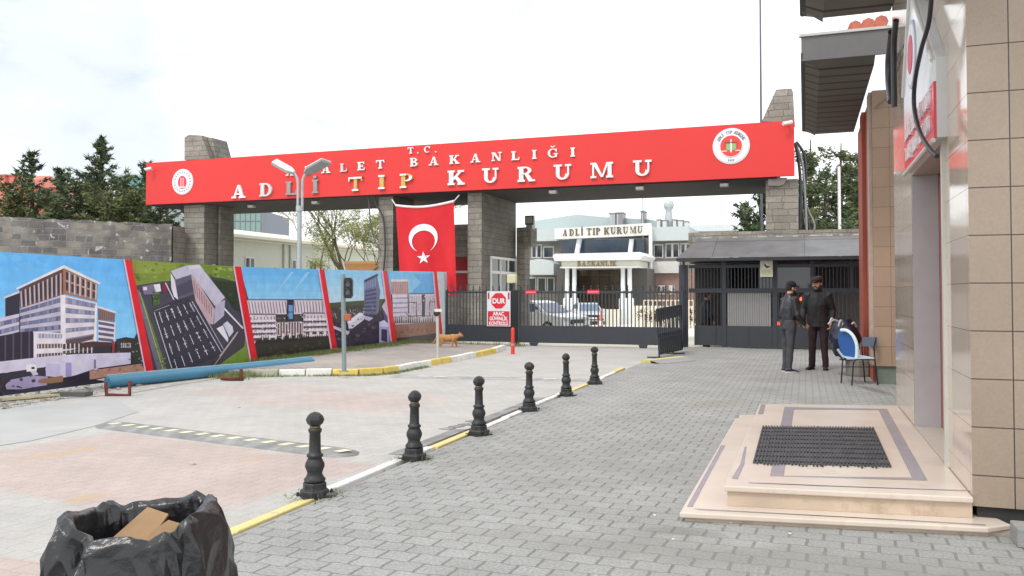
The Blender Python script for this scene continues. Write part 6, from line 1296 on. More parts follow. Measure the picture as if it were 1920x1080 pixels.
conifer(1425, 350, 32, 2.0, 'green conifer showing left of the right stone pier', 14, group='pines right of the gateway', shape=.6, dens=1.0)
conifer(1398, 388, 34, 1.0, 'small conifer tip at the far left of the right pier', 15, group='pines right of the gateway')
def pine(a, ytop, d, w, label, seed):
    rg = random.Random(seed); top = V(*D(a, ytop, d)); h = top.z; bx = V(top.x, top.y, -.2); o = empty('pine_tree', bx, label, 'tree', 'pines right of the gateway'); tr = MB(); mb = MB()
    tr.tube([bx, bx+V(.1, 0, h*.4), bx+V(-.05, .1, h*.75), top], [.16, .13, .08, .02], 8)
    for i in range(30):
        t = rg.uniform(.34, 1); an = rg.uniform(0, 2*PI); ln = w*rg.uniform(.35, 1)*(1.15-.8*t); p0 = bx+V(0, 0, h*t*.96); dr = V(math.cos(an), math.sin(an), rg.uniform(.0, .6)); tr.tube([p0, p0+dr*ln*.6, p0+dr*ln+V(0, 0, .15)], [.045, .03, .01], 5, caps=False)
        for j in range(5):
            s_ = .35+.75*j/4; c_ = p0+dr*ln*s_+V(rg.gauss(0, .18), rg.gauss(0, .18), rg.gauss(0, .12)); needles(mb, c_, rg.uniform(.16, .34), 46, .11, GRN if rg.random() < .6 else OLV, rg, .8)
    tr.build('trunk', bark, o); mb.build('crown', leafm, o)
pine(1520, 262, 31, 2.0, 'open crowned pine beside the conduit covered pier', 31); pine(1577, 268, 33, 2.2, 'open crowned pine behind the white pole', 32); pine(1548, 330, 32, 2.4, 'lower thick pine between the two open crowned ones', 33); pine(1608, 300, 35, 2.2, 'pine next to the red flank', 34)
def broadleaf(a, ytop, d, label, seed, lf, spread=.55, trunk=.13, leaves=12, size=.10, base=-.3, levels=6, name='spring_tree', grp='thin spring trees beyond the gateway', fork=.28):
    rg = random.Random(seed); top = V(*D(a, ytop, d)); h = top.z-base; bx = V(top.x, top.y, base); o = empty(name, bx, label, 'tree', grp); tr = MB(); mb = MB()
    def grow(p, dr, ln, r, lv):
        pts = [p]; d_ = dr.copy()
        for k in range(3): d_ = (d_+V(rg.gauss(0, .12), rg.gauss(0, .12), rg.gauss(.03, .06))).normalized(); pts.append(pts[-1]+d_*ln/3)
        tr.tube(pts, [r, r*.9, r*.8, r*.68], 6 if lv > 3 else 4, caps=False)
        if lv <= 2 and leaves:
            for q in pts[1:]: needles(mb, q, .26, max(1, leaves//2), size, lf, rg, 1)
        if lv > 0:
            for _ in range(rg.choice([2, 3, 3])):
                nd = (d_+V(rg.gauss(0, spread), rg.gauss(0, spread), rg.gauss(.1, spread*.5))).normalized(); grow(pts[-1] if rg.random() < .6 else pts[2], nd, ln*rg.uniform(.6, .82), r*.6, lv-1)
    grow(bx, V(0, 0, 1), h*fork, trunk, levels); tr.build('trunk', mat('olive bark', (.16, .145, .085), rough=.9, namt=.3), o)
    if mb.v: mb.build('crown', leafm, o)
SPR = [(.36, .40, .14), (.30, .34, .11), (.42, .44, .20), (.24, .27, .10)]
broadleaf(645, 250, 40, 'thin tree in yellow green bud between the lamp and the slim pier', 41, SPR, leaves=6, size=.065, spread=.44, trunk=.14)
broadleaf(600, 300, 43, 'nearly bare spring tree right of the street lamp', 42, SPR, leaves=4, size=.055, spread=.5, trunk=.08)
broadleaf(700, 300, 37, 'budding tree beside the slim pier', 43, SPR, leaves=6, size=.065, spread=.42, trunk=.09)
broadleaf(672, 330, 39, 'second budding tree crowding the gap before the prefab hall', 48, SPR, leaves=6, size=.065, spread=.46, trunk=.09)
broadleaf(783, 262, 42, 'thin budding tree rising behind the flag and the beam', 44, SPR, leaves=5, size=.07, spread=.4, trunk=.12)
broadleaf(866, 380, 36, 'small budding tree seen right of the flag', 45, SPR, leaves=12, size=.08, spread=.5, trunk=.1, levels=4)
broadleaf(440, 455, 33, 'light green shrub beside the left pier', 46, [(.40, .46, .18), (.28, .36, .12)], leaves=12, size=.08, spread=.5, trunk=.07, levels=4)
broadleaf(1240, 497, 52, 'bare grey shrub before the pale wall of the main building', 47, SPR, leaves=0, spread=.6, trunk=.06, levels=4, base=-.6)

# ------------------------------------------------------------------ white prefab hall
xw_ = D(410, 445, 36)[0]; pf = empty('prefab_hall', (xw_, 42, -.2), 'long white prefab hall with thick pale eaves behind the lamp', 'building')
y0_, y1_ = PX(400, 445, xw_)[1], PX(735, 470, xw_)[1]; ze = PX(410, 446, xw_)[2]; zr2 = PX(410, 430, xw_)[2]
mb = MB(); mb.box(xw_-8, y0_, -.4, xw_, y1_, ze+.05, (.56, .59, .53)); mb.build('wall', M_paint, pf)
mb = MB(); mb.prism([(xw_+.35, y0_-.2, ze-.02), (xw_+.35, y0_-.2, ze+.22), (xw_-.3, y0_-.2, zr2+.1), (xw_-8.3, y0_-.2, zr2+.1), (xw_-8.3, y0_-.2, ze)], (0, y1_-y0_+.4, 0), (.80, .79, .66)); mb.build('roof', M_paint, pf)
mb = MB(); mb.prism([(xw_+.37, y0_-.25, ze+.0), (xw_+.42, y0_-.25, ze+.07), (xw_+.37, y0_-.25, ze+.07)], (0, y1_-y0_+.5, 0), (.34, .34, .33)); mb.build('gutter', M_metalp, pf)
for a in (431, 532, 544, 560): 
    p = PX(a, 460, xw_+.03); mb = MB(); mb.tube([(xw_+.06, p[1], -.3), (xw_+.06, p[1], ze)], .05, 6, (.5, .52, .5)); mb.build('drain_pipe', M_metalp, pf)
for (a0_, a1_, b_) in ((459, 476, 481), (547, 561, 486), (579, 592, 487), (425, 433, 470)):
    ya, yb = PX(a0_, 480, xw_)[1], PX(a1_, 480, xw_)[1]; zt_ = PX(a0_, b_, xw_)[2]
    mb = MB(); mb.box(xw_+.001, ya, zt_-1.0, xw_+.05, yb, zt_, (.72, .72, .68)); f_ = mb.build('window', M_paint, pf); mb = MB(); ym_ = (ya+yb)/2; g_ = (yb-ya)*.06
    mb.box(xw_+.04, ya+g_, zt_-.93, xw_+.056, ym_-g_, zt_-.07); mb.box(xw_+.04, ym_+g_, zt_-.93, xw_+.056, yb-g_, zt_-.07); mb.build('pane', M_glass, f_)
ox = V(*D(678, 500, 35.5)); mb = MB(); xa2, xb2 = D(651, 490, 35.5), D(708, 488, 35.5)
sk = empty('orange_skip', ox, 'orange metal skip showing above the banner beside the slim pier', 'container')
mb.prism([(xa2[0], xa2[1], -.2), (xb2[0], xb2[1], -.2), (xb2[0]+.1, xb2[1], xa2[2]-.1), (xa2[0]-.1, xa2[1], xa2[2]-.1)], (-.5, 1.5, 0), (.72, .36, .12)); mb.build('tub', M_metalp, sk); mb = MB(); mb.prism([(xa2[0]-.15, xa2[1]-.05, xa2[2]-.1), (xb2[0]+.15, xb2[1]-.05, xa2[2]-.1), (xb2[0]+.15, xb2[1]-.05, xa2[2]+.0), (xa2[0]-.15, xa2[1]-.05, xa2[2]+.0)], (-.5, 1.6, 0), (.80, .46, .2)); mb.build('rim', M_metalp, sk)

# ------------------------------------------------------------------ far buildings on the left
def far_block(px0, px1, ytop, ybot_, d, dep, name, label, wallc, wins, cat='building', roof=None, glassc=None):
    a, b_ = V(*D(px0, ytop, d)), V(*D(px1, ytop, d)); o = empty(name, (a.x, a.y, -.8), label, cat); u_ = V(b_.x-a.x, b_.y-a.y, 0); w_ = u_.length; u_.normalize(); n_ = V(-u_.y, u_.x, 0); zt_ = a.z; z0 = -.8
    mb = MB(); mb.prism([V(a.x, a.y, z0), V(b_.x, b_.y, z0), V(b_.x, b_.y, z0)+n_*dep, V(a.x, a.y, z0)+n_*dep], (0, 0, zt_-z0), wallc); mb.build('wall', M_paint, o)
    for (u0, u1, v0, v1) in wins:
        zb_a, zb_b = zt_-(zt_-D(px0, ybot_, d)[2])*v0, zt_-(zt_-D(px0, ybot_, d)[2])*v1; p, q = V(a.x, a.y, 0)+u_*w_*u0, V(a.x, a.y, 0)+u_*w_*u1
        mb = MB(); mb.prism([p+V(0, 0, zb_b), q+V(0, 0, zb_b), q+V(0, 0, zb_a), p+V(0, 0, zb_a)], -n_*.08, glassc or (.1, .13, .14)); mb.build('window', mat('far glazing', vcol=True, rough=.15, namt=.1, spec=.6), o)
    if roof:
        k_ = roof[0]; c1_ = [V(a.x, a.y, zt_)-u_*.5-n_*.5, V(b_.x, b_.y, zt_)+u_*.5-n_*.5, V(b_.x, b_.y, zt_)+u_*.5+n_*(dep+.5), V(a.x, a.y, zt_)-u_*.5+n_*(dep+.5)]; m1 = (c1_[0]+c1_[3])/2+u_*w_*.2+V(0, 0, k_); m2_ = (c1_[1]+c1_[2])/2-u_*w_*.2+V(0, 0, k_)
        mb = MB(); mb.add(c1_+[m1, m2_], [[0, 1, 5, 4], [1, 2, 5], [2, 3, 4, 5], [3, 0, 4]], roof[1]); mb.build('roof', M_matte, o)
    return o
rh = far_block(-60, 46, 345, 385, 100, 14, 'red_house', 'salmon red building with tiled roof at the left edge behind conifers', (.66, .22, .17), [(.72, .84, .25, .75), (.2, .35, .25, .75)], roof=(2.0, (.60, .20, .15)), glassc=(.55, .62, .58))
for a in (4, 20):
    p = D(a, 330, 101); mb = MB(); mb.box(p[0]-.5, p[1], p[2]-1.2, p[0]+.5, p[1]+1, p[2], (.6, .2, .16)); mb.box(p[0]-.65, p[1]-.1, p[2], p[0]+.65, p[1]+1.1, p[2]+.18, (.35, .15, .12)); mb.build('chimney', M_matte, rh)
far_block(92, 118, 352, 380, 105, 10, 'red_house', 'small salmon house glimpsed between the conifers', (.60, .24, .17), [(.3, .6, .3, .7)], roof=(1.0, (.55, .2, .15)))
gl_c = (.10, .30, .28)
far_block(216, 300, 327, 390, 120, 16, 'glass_office', 'turquoise glass office behind the tallest conifer', (.40, .46, .46), [(i/9+.008, (i+1)/9-.012, .06, .5) for i in range(9)]+[(i/9+.008, (i+1)/9-.012, .54, .97) for i in range(9)], glassc=gl_c)
far_block(412, 500, 396, 440, 118, 12, 'glass_office', 'grey office with green glazed front seen under the beam left of the lamp', (.20, .22, .27), [(.12+i*.11, .215+i*.11, .10, .42) for i in range(7)]+[(.12+i*.11, .215+i*.11, .46, .95) for i in range(7)], glassc=(.22, .33, .30))

# ------------------------------------------------------------------ administration building beyond the courtyard
YA = 62.0; ab = empty('administration_building', (-14, YA, -.75), 'white and grey administration building with columned portico beyond the gate', 'building')
def ax_(a, Y=YA): return PY(a, 500, Y)[0]
def az_(b_, a=1130, Y=YA): return PY(a, b_, Y)[2]
def abox(mb, a0, b0, a1, b1, Y, dep, col, zlo=None):
    z0 = az_(b1, (a0+a1)/2, Y) if zlo is None else zlo; mb.box(ax_(a0, Y), Y, z0, ax_(a1, Y), Y+dep, az_(b0, (a0+a1)/2, Y), col)
pale, grw, wh = (.50, .55, .56), (.23, .22, .21), (.74, .76, .78)
ab_s = brick('weathered stone cladding', 'XZ', .6, .3, (.24, .225, .20), (.20, .19, .17), (.13, .12, .11), namt=.2, bump=.4)
mb = MB(); abox(mb, 975, 448, 1300, 600, YA, 12, grw, -.9); mb.build('wall', ab_s, ab)
mb = MB(); abox(mb, 1213, 511, 1310, 600, YA-.5, .45, (.26, .17, .15), -.85); mb.build('brick_wall', M_matte, ab)
for q_ in ((985, 431, 1044, 452, YA-.6, 12, pale), (1222, 425, 1292, 451, YA-.6, 12, pale), (1214, 490, 1272, 512, YA-.9, .8, (.55, .54, .53)), (1285, 432, 1420, 452, YA+6, 10, (.52, .56, .57))): mb = MB(); abox(mb, *q_); mb.build('upper_band', M_paint, ab)
mb = MB(); z0 = az_(431)
Yb_ = YA+3; r_ = [PY(985, 428, Yb_), PY(1000, 414, Yb_), PY(1082, 402, Yb_), PY(1135, 407, Yb_), PY(1215, 411, Yb_), PY(1290, 424, Yb_), PY(1290, 436, Yb_), PY(985, 436, Yb_)]; mb.prism(r_[::-1], (0, 10, 0), (.46, .54, .55)); mb.build('roof', M_paint, ab)
mb = MB(); abox(mb, 1285, 421, 1410, 433, YA+5.4, 11, (.62, .66, .68)); mb.build('side_roof', M_paint, ab)
# curved fascia with the name
mb = MB(); pts = []
for i in range(13):
    a = 1040+(1220-1040)*i/12; pts.append((a, YA-2.4+1.3*(2*i/12-1)**2))
for (a0_, ya), (a1_, yb) in zip(pts, pts[1:]):
    mb.prism([(*PY(a0_, 447.5, ya)[:2], PY(a0_, 448.5-9*(a0_-1040)/180*.9, ya)[2]), (*PY(a1_, 447, yb)[:2], PY(a1_, 448.5-9*(a1_-1040)/180*.9, yb)[2]), PY(a1_, 429-11*(a1_-1040)/180, yb), PY(a0_, 429-11*(a0_-1040)/180, ya)], (0, .6, 0), (.78, .78, .74))
mb.build('fascia', M_paint, ab)
mb = MB(); gold = (.12, .085, .04); s_ = 'ADLİ TIP KURUMU'; xsL = [1059.6, 1071.7, 1082.4, 1091, None, 1104.4, 1113.2, 1121.5, None, 1137.4, 1149.6, 1161.5, 1173, 1187, 1200]
for ch, a in zip(s_, xsL):
    if a: ya = YA-2.44+1.3*(2*(a-1040)/180-1)**2; p = PY(a, 443.5-7*(a-1040)/180, ya); put_letter(mb, ch, (p[0], ya-.0, p[2]), UX, UZ, NY, .52, .80, .04, gold)
mb.build('lettering', M_paint, ab)
mb = MB(); abox(mb, 1052, 449, 1208, 476, YA-.8, .7, (.05, .07, .10)); mb.build('glazing', mat('blue dark glazing', (.045, .065, .10), rough=.1, namt=.4, nscale=.8, spec=.8), ab)
for (a0_, a1_, b_) in ((1085, 1080, 0), (1183, 1180, 0)):
    mb = MB(); mb.prism([PY(a0_-3, 448, YA-1.5), PY(a0_+4, 448, YA-1.5), PY(a1_+4, 476, YA-1.9), PY(a1_-3, 476, YA-1.9)][::-1], (0, .4, 0), wh); mb.build('fin', M_paint, ab)
mb = MB(); p = ax_(1220, YA-1.2); mb.tube([(p, YA-1.2, -.8), (p, YA-1.2, az_(424, 1220, YA-1.2))], .14, 8, wh); mb.build('drain_pipe', M_paint, ab)
def win(a0_, b0_, a1_, b1_, Y, n_=2, fc=(.50, .49, .47)):
    mb = MB(); x0_, x1_, zt_, zb3 = ax_(a0_, Y), ax_(a1_, Y), az_(b0_, (a0_+a1_)/2, Y), az_(b1_, (a0_+a1_)/2, Y); mb.box(x0_, Y-.06, zb3, x1_, Y-.004, zt_, fc); f_ = mb.build('window', M_paint, ab); mb = MB()
    for i in range(n_):
        w_ = (x1_-x0_)/n_; mb.box(x0_+w_*i+.08, Y-.075, zb3+.09, x0_+w_*(i+1)-.08, Y-.061, zt_-.09)
    mb.build('pane', M_glass, f_)
win(997, 458, 1016, 484, YA); win(1019, 462, 1039, 484, YA, 1); win(1226, 458, 1244, 484, YA, 1, (.5, .52, .52)); win(1248, 456, 1274, 484, YA, 2); win(1276, 456, 1296, 484, YA, 2)
win(990, 520, 1006, 548, YA-.01, 1, (.6, .6, .6)); win(1008, 520, 1024, 548, YA-.01, 1, (.6, .6, .6)); win(1026, 520, 1040, 548, YA-.01, 1, (.6, .6, .6))
win(1232, 535, 1248, 552, YA-.52, 2, (.7, .7, .7)); win(1254, 535, 1264, 552, YA-.52, 2, (.7, .7, .7))
mb = MB(); pts = [(982, 515), (982, 494), (990, 489), (1010, 485), (1030, 488), (1038, 494), (1038, 515)]; mb.prism([PY(a, b_, YA-2) for a, b_ in pts], (0, 1.8, 0), pale); mb.build('awning', M_paint, ab)
# portico
pt = MB(); YP = YA-6
mb = MB(); mb.prism([PY(1040, 489, YP), PY(1200, 487, YP), PY(1206, 479, YP), PY(1200, 472.5, YP), PY(1040, 476, YP), PY(1036, 480, YP)], (0, 5, 0), wh); mb.build('portico_roof', M_paint, ab)
mb = MB(); mb.prism([PY(1053, 500, YP+.4), PY(1194, 499, YP+.4), PY(1194, 488, YP+.4), PY(1053, 489, YP+.4)], (0, 4.5, 0), (.66, .66, .58)); mb.prism([PY(1050, 502.5, YP+.2), PY(1196, 501.5, YP+.2), PY(1196, 499.3, YP+.2), PY(1050, 500.3, YP+.2)], (0, 4.9, 0), wh); mb.build('portico_beam', M_paint, ab)
mb = MB()
for ch, a in zip('BAŞKANLIK', [1086, 1095, 1104, 1113, 1121.5, 1130, 1138.5, 1145.5, 1152]): p = PY(a, 499.6, YP+.4); put_letter(mb, ch, (p[0], YP+.39, p[2]), UX, UZ, NY, .36, .85, .04, (.30, .22, .09))
mb.build('lettering', M_paint, ab)
for a in (1063.5, 1077, 1168, 1180.5):
    p = PY(a, 503, YP+.9); zt_ = PY(a, 502, YP+.9)[2]; o_ = MB(); o_.lathe([(.30, -.75), (.30, 1.1), (.26, 1.15), (.17, 1.2), (.15, zt_-.12), (.2, zt_-.02)], (p[0], YP+.9, 0), 14, wh); o_.build('column', M_paint, ab)
mb = MB(); abox(mb, 1086, 503, 1161, 600, YA-.02, .01, (.15, .115, .08), -.8); mb.build('entrance', mat('entrance glazing', vcol=True, rough=.12, namt=.35, nscale=.7), ab)
mb = MB()
for i in range(1, 4): a = 1086+75*i/4; abox(mb, a-.8, 503, a+.8, 600, YA-.08, .05, (.10, .08, .06), -.8)
abox(mb, 1086, 515, 1161, 516.5, YA-.085, .05, (.25, .2, .15)); abox(mb, 1086, 530, 1161, 532, YA-.09, .05, (.12, .09, .07)); mb.build('door_frame', M_paint, ab)
for a_, b_ in ((1044, 1060), (1184, 1213)): mb = MB(); abox(mb, a_, 503, b_, 600, YA-4, 3.9, (.10, .095, .09), -.8); mb.build('side_wall', M_matte, ab)
lw = MB()
for a_, b_ in ((976, 1058), (1084, 1164), (1186, 1300)): lw.box(ax_(a_, YA-7), YA-7, -.8, ax_(b_, YA-7), YA-6.6, az_(573, 1130, YA-7)-(0 if a_ != 1084 else .25), (.78, .75, .66))
tag(lw.build('garden_wall', M_paint), 'low cream wall across the courtyard in front of the portico', 'wall')
# things on the roof
def roofthing(name, label, cat, fn):
    mb = MB(); fn(mb); tag(mb.build(name, M_metalp), label, cat)
Yr = YA+2; p_ = PY(1254, 418, Yr)
roofthing('vent_stack', 'grey vent pipe with bulging cowl on the right roof', 'vent', lambda m: m.lathe([(.35, -.6), (.33, 0), (.28, .7), (.22, .95), (.36, 1.15), (.42, 1.4), (.34, 1.6), (.2, 1.75), (.05, 1.78)], (p_[0], Yr, az_(418, 1254, Yr)), 14, (.45, .5, .5)))
def rbox(a0_, b0_, a1_, b1_, Y=Yr, col=(.4, .44, .45)): 
    def f(m):
        m.box(ax_(a0_, Y), Y, az_(b1_, a0_, Y)-.5, ax_(a1_, Y), Y+1.2, az_(b0_, a0_, Y), col); m.box(ax_(a0_, Y)-.05, Y-.04, az_(b0_, a0_, Y)+.003, ax_(a1_, Y)+.05, Y+1.24, az_(b0_, a0_, Y)+.08, (.25, .25, .25)); m.box(ax_(a0_, Y)+.1, Y-.012, az_(b1_, a0_, Y)-.2, ax_(a0_, Y)+.16, Y-.002, az_(b0_, a0_, Y)-.1, (.6, .6, .6))
    return f
roofthing('roof_box', 'pale left half of the twin box on the curved roof', 'roof unit', rbox(1143, 401, 1154, 417)); roofthing('roof_box', 'darker right half of the twin box on the roof', 'roof unit', rbox(1155.5, 400, 1168, 417, Yr, (.27, .27, .28)))
roofthing('roof_box', 'dark narrow unit below the roof antenna', 'roof unit', rbox(1202, 397, 1208, 417, Yr, (.2, .21, .22)))
pa = PY(1205.5, 372, Yr+.5); roofthing('antenna', 'thin antenna mast on the main building roof', 'antenna', lambda m: m.tube([(pa[0], Yr+.5, 4.8), pa], .04, 6, (.25, .25, .27)))
for i, (a0_, b0_, a1_, b1_) in enumerate(((1232, 413, 1238, 421), (1243, 414, 1250, 421), (1262, 413, 1268, 421), (1272, 414, 1280, 421), (1284, 416, 1290, 423))):
    roofthing('cooling_unit', ['leftmost white cooling unit by the vent pipe', 'small unit touching the vent pipe on its left', 'white cooling unit right of the vent pipe', 'second white cooling unit right of the vent pipe', 'rightmost cooling unit at the roof end'][i], 'cooling unit', rbox(a0_, b0_, a1_, b1_, YA+1, (.6, .61, .6)))
# floodlight on the gatehouse corner
p = V(*PY(993, 413, YB+3.8)); fo = empty('floodlight', p, 'square grey floodlight on the stone corner right of the wide pier', 'floodlight'); mb = MB(); mb.box(p.x-.16, p.y-.08, p.z-.17, p.x+.17, p.y+.1, p.z+.17, (.06, .06, .06)); mb.build('housing', M_metalp, fo); mb = MB(); mb.box(p.x-.125, p.y-.09, p.z-.12, p.x+.135, p.y-.081, p.z+.13, (.36, .37, .34)); mb.build('lens', M_metalp, fo); mb = MB(); mb.box(p.x-.12, p.y-.06, p.z-.32, p.x+.12, p.y+.3, p.z-.172, (.3, .29, .27)); mb.build('bracket', M_metalp, fo)

# ------------------------------------------------------------------ cars, cone and hedge in the courtyard
def car(label, c, ang, paint, L_=4.3, W_=1.74, H_=1.48, name='parked_car'):
    o = empty(name, c, label, 'car', 'cars in the courtyard'); M = Matrix.Translation(Vector(c)) @ Matrix.Rotation(ang, 4, 'Z')
    def add(nm, mb, m_, par=None, bv=0): mb.v = [tuple(M @ Vector(v)) for v in mb.v]; return mb.build(nm, m_, par or o, bevel=bv)
    pm = mat('car paint '+label[:10], paint, rough=.25, namt=.03, coat=.6); h = L_/2; w_ = W_/2
    pr_ = [(-h, .35), (-h+.03, .62), (-h+.12, .80), (-h+.95, .93), (-h+1.05, .95), (h-.35, .98), (h-.04, .88), (h, .5), (h-.06, .30), (-h+.1, .26)]
    mb = MB(); mb.prism([(x, -w_, z) for x, z in pr_][::-1], (0, W_, 0)); add('body', mb, pm, bv=.06)
    gp_ = [(-h+.95, .92), (-h+1.65, H_-.06), (-h+2.0, H_), (h-.95, H_-.02), (h-.35, .96)]; lo, hi = w_-.06, w_-.24
    def side(x, z, s, pr=0): t = (z-.92)/(H_-.92); return V(x, s*(lo+(hi-lo)*t+pr), z)
    mb = MB(); n_ = len(gp_); mb.add([side(x, z, 1) for x, z in gp_]+[side(x, z, -1) for x, z in gp_], [list(range(n_)), list(range(2*n_-1, n_-1, -1))]+[[i, i+n_, (i+1) % n_+n_, (i+1) % n_] for i in range(n_)]); rf_ = add('cabin', mb, pm, bv=.03)
    mb = MB()
    for s in (1, -1):
        for q in ([(-h+1.2, .98), (-h+1.72, H_-.13), (-h+2.25, H_-.10), (-h+2.25, .98)], [(-h+2.33, .98), (-h+2.33, H_-.10), (h-1.0, H_-.12), (h-.72, .99)]): mb.poly([side(x, z, s, .012) for x, z in q])
    f1 = [side(-h+.99, .96, .9)+V(-.02, 0, .0), side(-h+.99, .96, -.9)+V(-.02, 0, 0), side(-h+1.6, H_-.1, -.9)+V(-.03, 0, 0), side(-h+1.6, H_-.1, .9)+V(-.03, 0, 0)]; mb.poly(f1); mb.poly([side(h-.38, 1.0, .85)+V(.03, 0, 0), side(h-.38, 1.0, -.85)+V(.03, 0, 0), side(h-.9, H_-.1, -.85)+V(.03, 0, 0), side(h-.9, H_-.1, .85)+V(.03, 0, 0)])
    add('window', mb, mat('car glass', (.10, .15, .24), rough=.05, spec=1.0))
    for s in (1, -1):
        mb = MB(); mb.obox((-h+.06, s*(w_-.24), .70), (.06, 0, 0), (0, .17, 0), (0, 0, .075), (.55, .58, .6)); add('headlight', mb, M_glass if False else mat('lamp glass', vcol=True, rough=.1), bv=.02)
        mb = MB(); mb.obox((h-.03, s*(w_-.16), .78), (.05, 0, 0), (0, .12, 0), (0, 0, .1), (.4, .02, .02)); add('taillight', mb, mat('lamp glass', vcol=True, rough=.1), bv=.02)
        mb = MB(); mb.obox((-h+1.3, s*(w_+.06), 1.0), (.06, 0, 0), (0, .08, 0), (0, 0, .06), (.1, .1, .1)); add('mirror', mb, pm, bv=.02)
        for x in (-h+.82, h-.82):
            mb = MB(); n2_ = 20
            for (r_, y_, y2, c_) in ((.31, w_-.2, w_+.01, (.015, .015, .016)), (.20, w_+.011, w_+.02, (.40, .41, .42))):
                mb.prism([(x+r_*math.cos(2*PI*i/n2_), s*y_, .31+r_*math.sin(2*PI*i/n2_)) for i in range(n2_)], (0, s*(y2-y_), 0), c_)
            add('wheel', mb, M_metalp)
    mb = MB(); mb.obox((-h-.012, 0, .60), (.02, 0, 0), (0, .42, 0), (0, 0, .09), (.02, .02, .02)); mb.obox((-h-.01, 0, .40), (.03, 0, 0), (0, .7, 0), (0, 0, .05), (.03, .03, .03)); add('grille', mb, M_metalp); mb = MB(); mb.obox((-h-.042, 0, .48), (.008, 0, 0), (0, .26, 0), (0, 0, .055), (.7, .7, .7)); add('number_plate', mb, M_paint)
cz = lambda Y: -.06-.0169*(Y-23.4)
p = D(1006, 600, 34); car('white van-like car with blue tinted glass parked left behind the gate', (p[0], p[1], cz(p[1])), TH+PI-.75, (.78, .80, .82), 4.3, 1.7, 1.42)
p = D(1101, 600, 55); car('silver car facing the gate before the portico', (p[0], p[1], cz(p[1])), TH+PI/2+.08, (.55, .58, .62), 4.2, 1.74, 1.46)
p = V(*D(1127, 600, 38)); p.z = cz(p.y); cn = empty('traffic_cone', p, 'orange traffic cone standing behind the sliding gate', 'cone'); mb = MB(); mb.lathe([(.2, 0), (.2, .04), (.13, .05), (.03, 1.0), (.01, 1.01)], p, 14, (.80, .16, .05)); mb.build('cone', M_paint, cn); mb = MB(); mb.lathe([(.106, .32), (.083, .52)], p, 14, (.75, .75, .74)); mb.build('band', M_paint, cn)
p = V(*D(1160, 600, 36)); p.z = cz(p.y); mb = MB(); mb.lathe([(.18, 0), (.18, .05), (.11, .06), (.025, .72), (.01, .73)], p, 14, (.70, .66, .64)); tag(mb.build('traffic_cone', M_paint), 'small pale cone right of the orange cone', 'cone')
hg = MB(); rgh = random.Random(5); h0, h1 = V(*D(1205, 590, 47)), V(*D(1300, 590, 47))
for i in range(60): q = h0+(h1-h0)*(i/59); needles(hg, V(q.x+rgh.gauss(0, .1), q.y+rgh.gauss(0, .15), cz(q.y)+.75+rgh.uniform(-.35, .25)), .3, 26, .09, [(.16, .06, .035), (.22, .09, .05), (.08, .07, .03)], rgh, .6)
for i in range(10): q = h0+(h1-h0)*((i+.5)/10); hg.tube([V(q.x, q.y, cz(q.y)), V(q.x, q.y, cz(q.y)+.8)], .03, 5, (.1, .07, .04))
tag(hg.build('hedge', leafm), 'reddish brown hedge before the right wing of the main building', 'hedge')
lr = V(*D(1240, 560, 46)); mb = MB(); q0, q1 = V(*D(1207, 560, 46)), V(*D(1300, 560, 46)); 
for i in range(12): q = q0+(q1-q0)*(i/11); mb.tube([V(q.x, q.y, cz(q.y)), V(q.x, q.y, 1.1)], .04, 6, (.68, .6, .5))
mb.tube([V(q0.x, q0.y, 1.1), V(q1.x, q1.y, 1.1)], .04, 6, (.68, .6, .5)); tag(mb.build('garden_railing', M_paint), 'low pale railing in front of the reddish hedge', 'railing')

# ------------------------------------------------------------------ masts and conduits right of the gateway
p = D(1427, 225, 30.5); mb = MB(); mb.tube([(p[0], p[1], -.2), (p[0], p[1], 6), (p[0], p[1], 13.5)], [.05, .045, .03], 8, (.12, .125, .15)); tag(mb.build('flag_pole', M_metalp), 'tall thin dark mast rising behind the right end of the beam', 'mast')
p = D(1573, 312, 29.5); mb = MB(); mb.tube([(p[0], p[1], -.2), (p[0], p[1], p[2])], [.07, .05], 10, (.80, .80, .80)); tag(mb.build('white_pole', M_paint), 'white pole before the pines right of the pier', 'pole')
cd = [((1491, 268), (1497, 300), (1501, 350), (1499, 440)), ((1493, 272), (1503, 300), (1508, 340), (1513, 436)), ((1493, 266), (1508, 290), (1511, 330), (1509, 380), (1519, 438)), ((1499, 320), (1505, 360), (1516, 395), (1527, 420), (1525, 438)), ((1500, 345), (1504, 385), (1507, 410), (1512, 438)), ((1494, 280), (1500, 330), (1503, 380), (1500, 410), (1504, 438))]
labs = ['leftmost black conduit hugging the right pier', 'grey conduit hanging beside the right pier', 'thick black cable bulging out from the right pier', 'pale grey cable swinging widest from the right pier', 'thin grey cable among the pier conduits', 'dark thin cable between the pier conduits']
for i, c_ in enumerate(cd):
    mb = MB(); col = [(.03, .03, .035), (.30, .31, .32), (.035, .035, .04), (.33, .33, .34), (.25, .25, .27), (.05, .05, .055)][i]; mb.tube(smooth([PY(a, b_, YB+.45+.12*i) for a, b_ in c_], 6), [.05, .035, .045, .028, .024, .03][i], 6, col); tag(mb.build('cable', M_metalp), labs[i], 'cable', 'cables on the right pier')
# cable down the slim pier
mb = MB(); mb.tube(smooth([PY(a, b_, YB+.24) for a, b_ in ((702, 366), (706, 385), (716, 402), (721, 430), (722, 470), (719, 510))], 6), .03, 6, (.05, .05, .055)); tag(mb.build('cable', M_metalp), 'black cable running down the slim pier left of the flag', 'cable')
mb = MB(); mb.tube(smooth([PY(a, b_, YB+.30) for a, b_ in ((691, 364), (694, 410), (699, 440), (712, 468))], 6), .025, 6, (.12, .12, .12)); tag(mb.build('cable', M_metalp), 'thin dark cable swinging in from the left to the slim pier', 'cable')

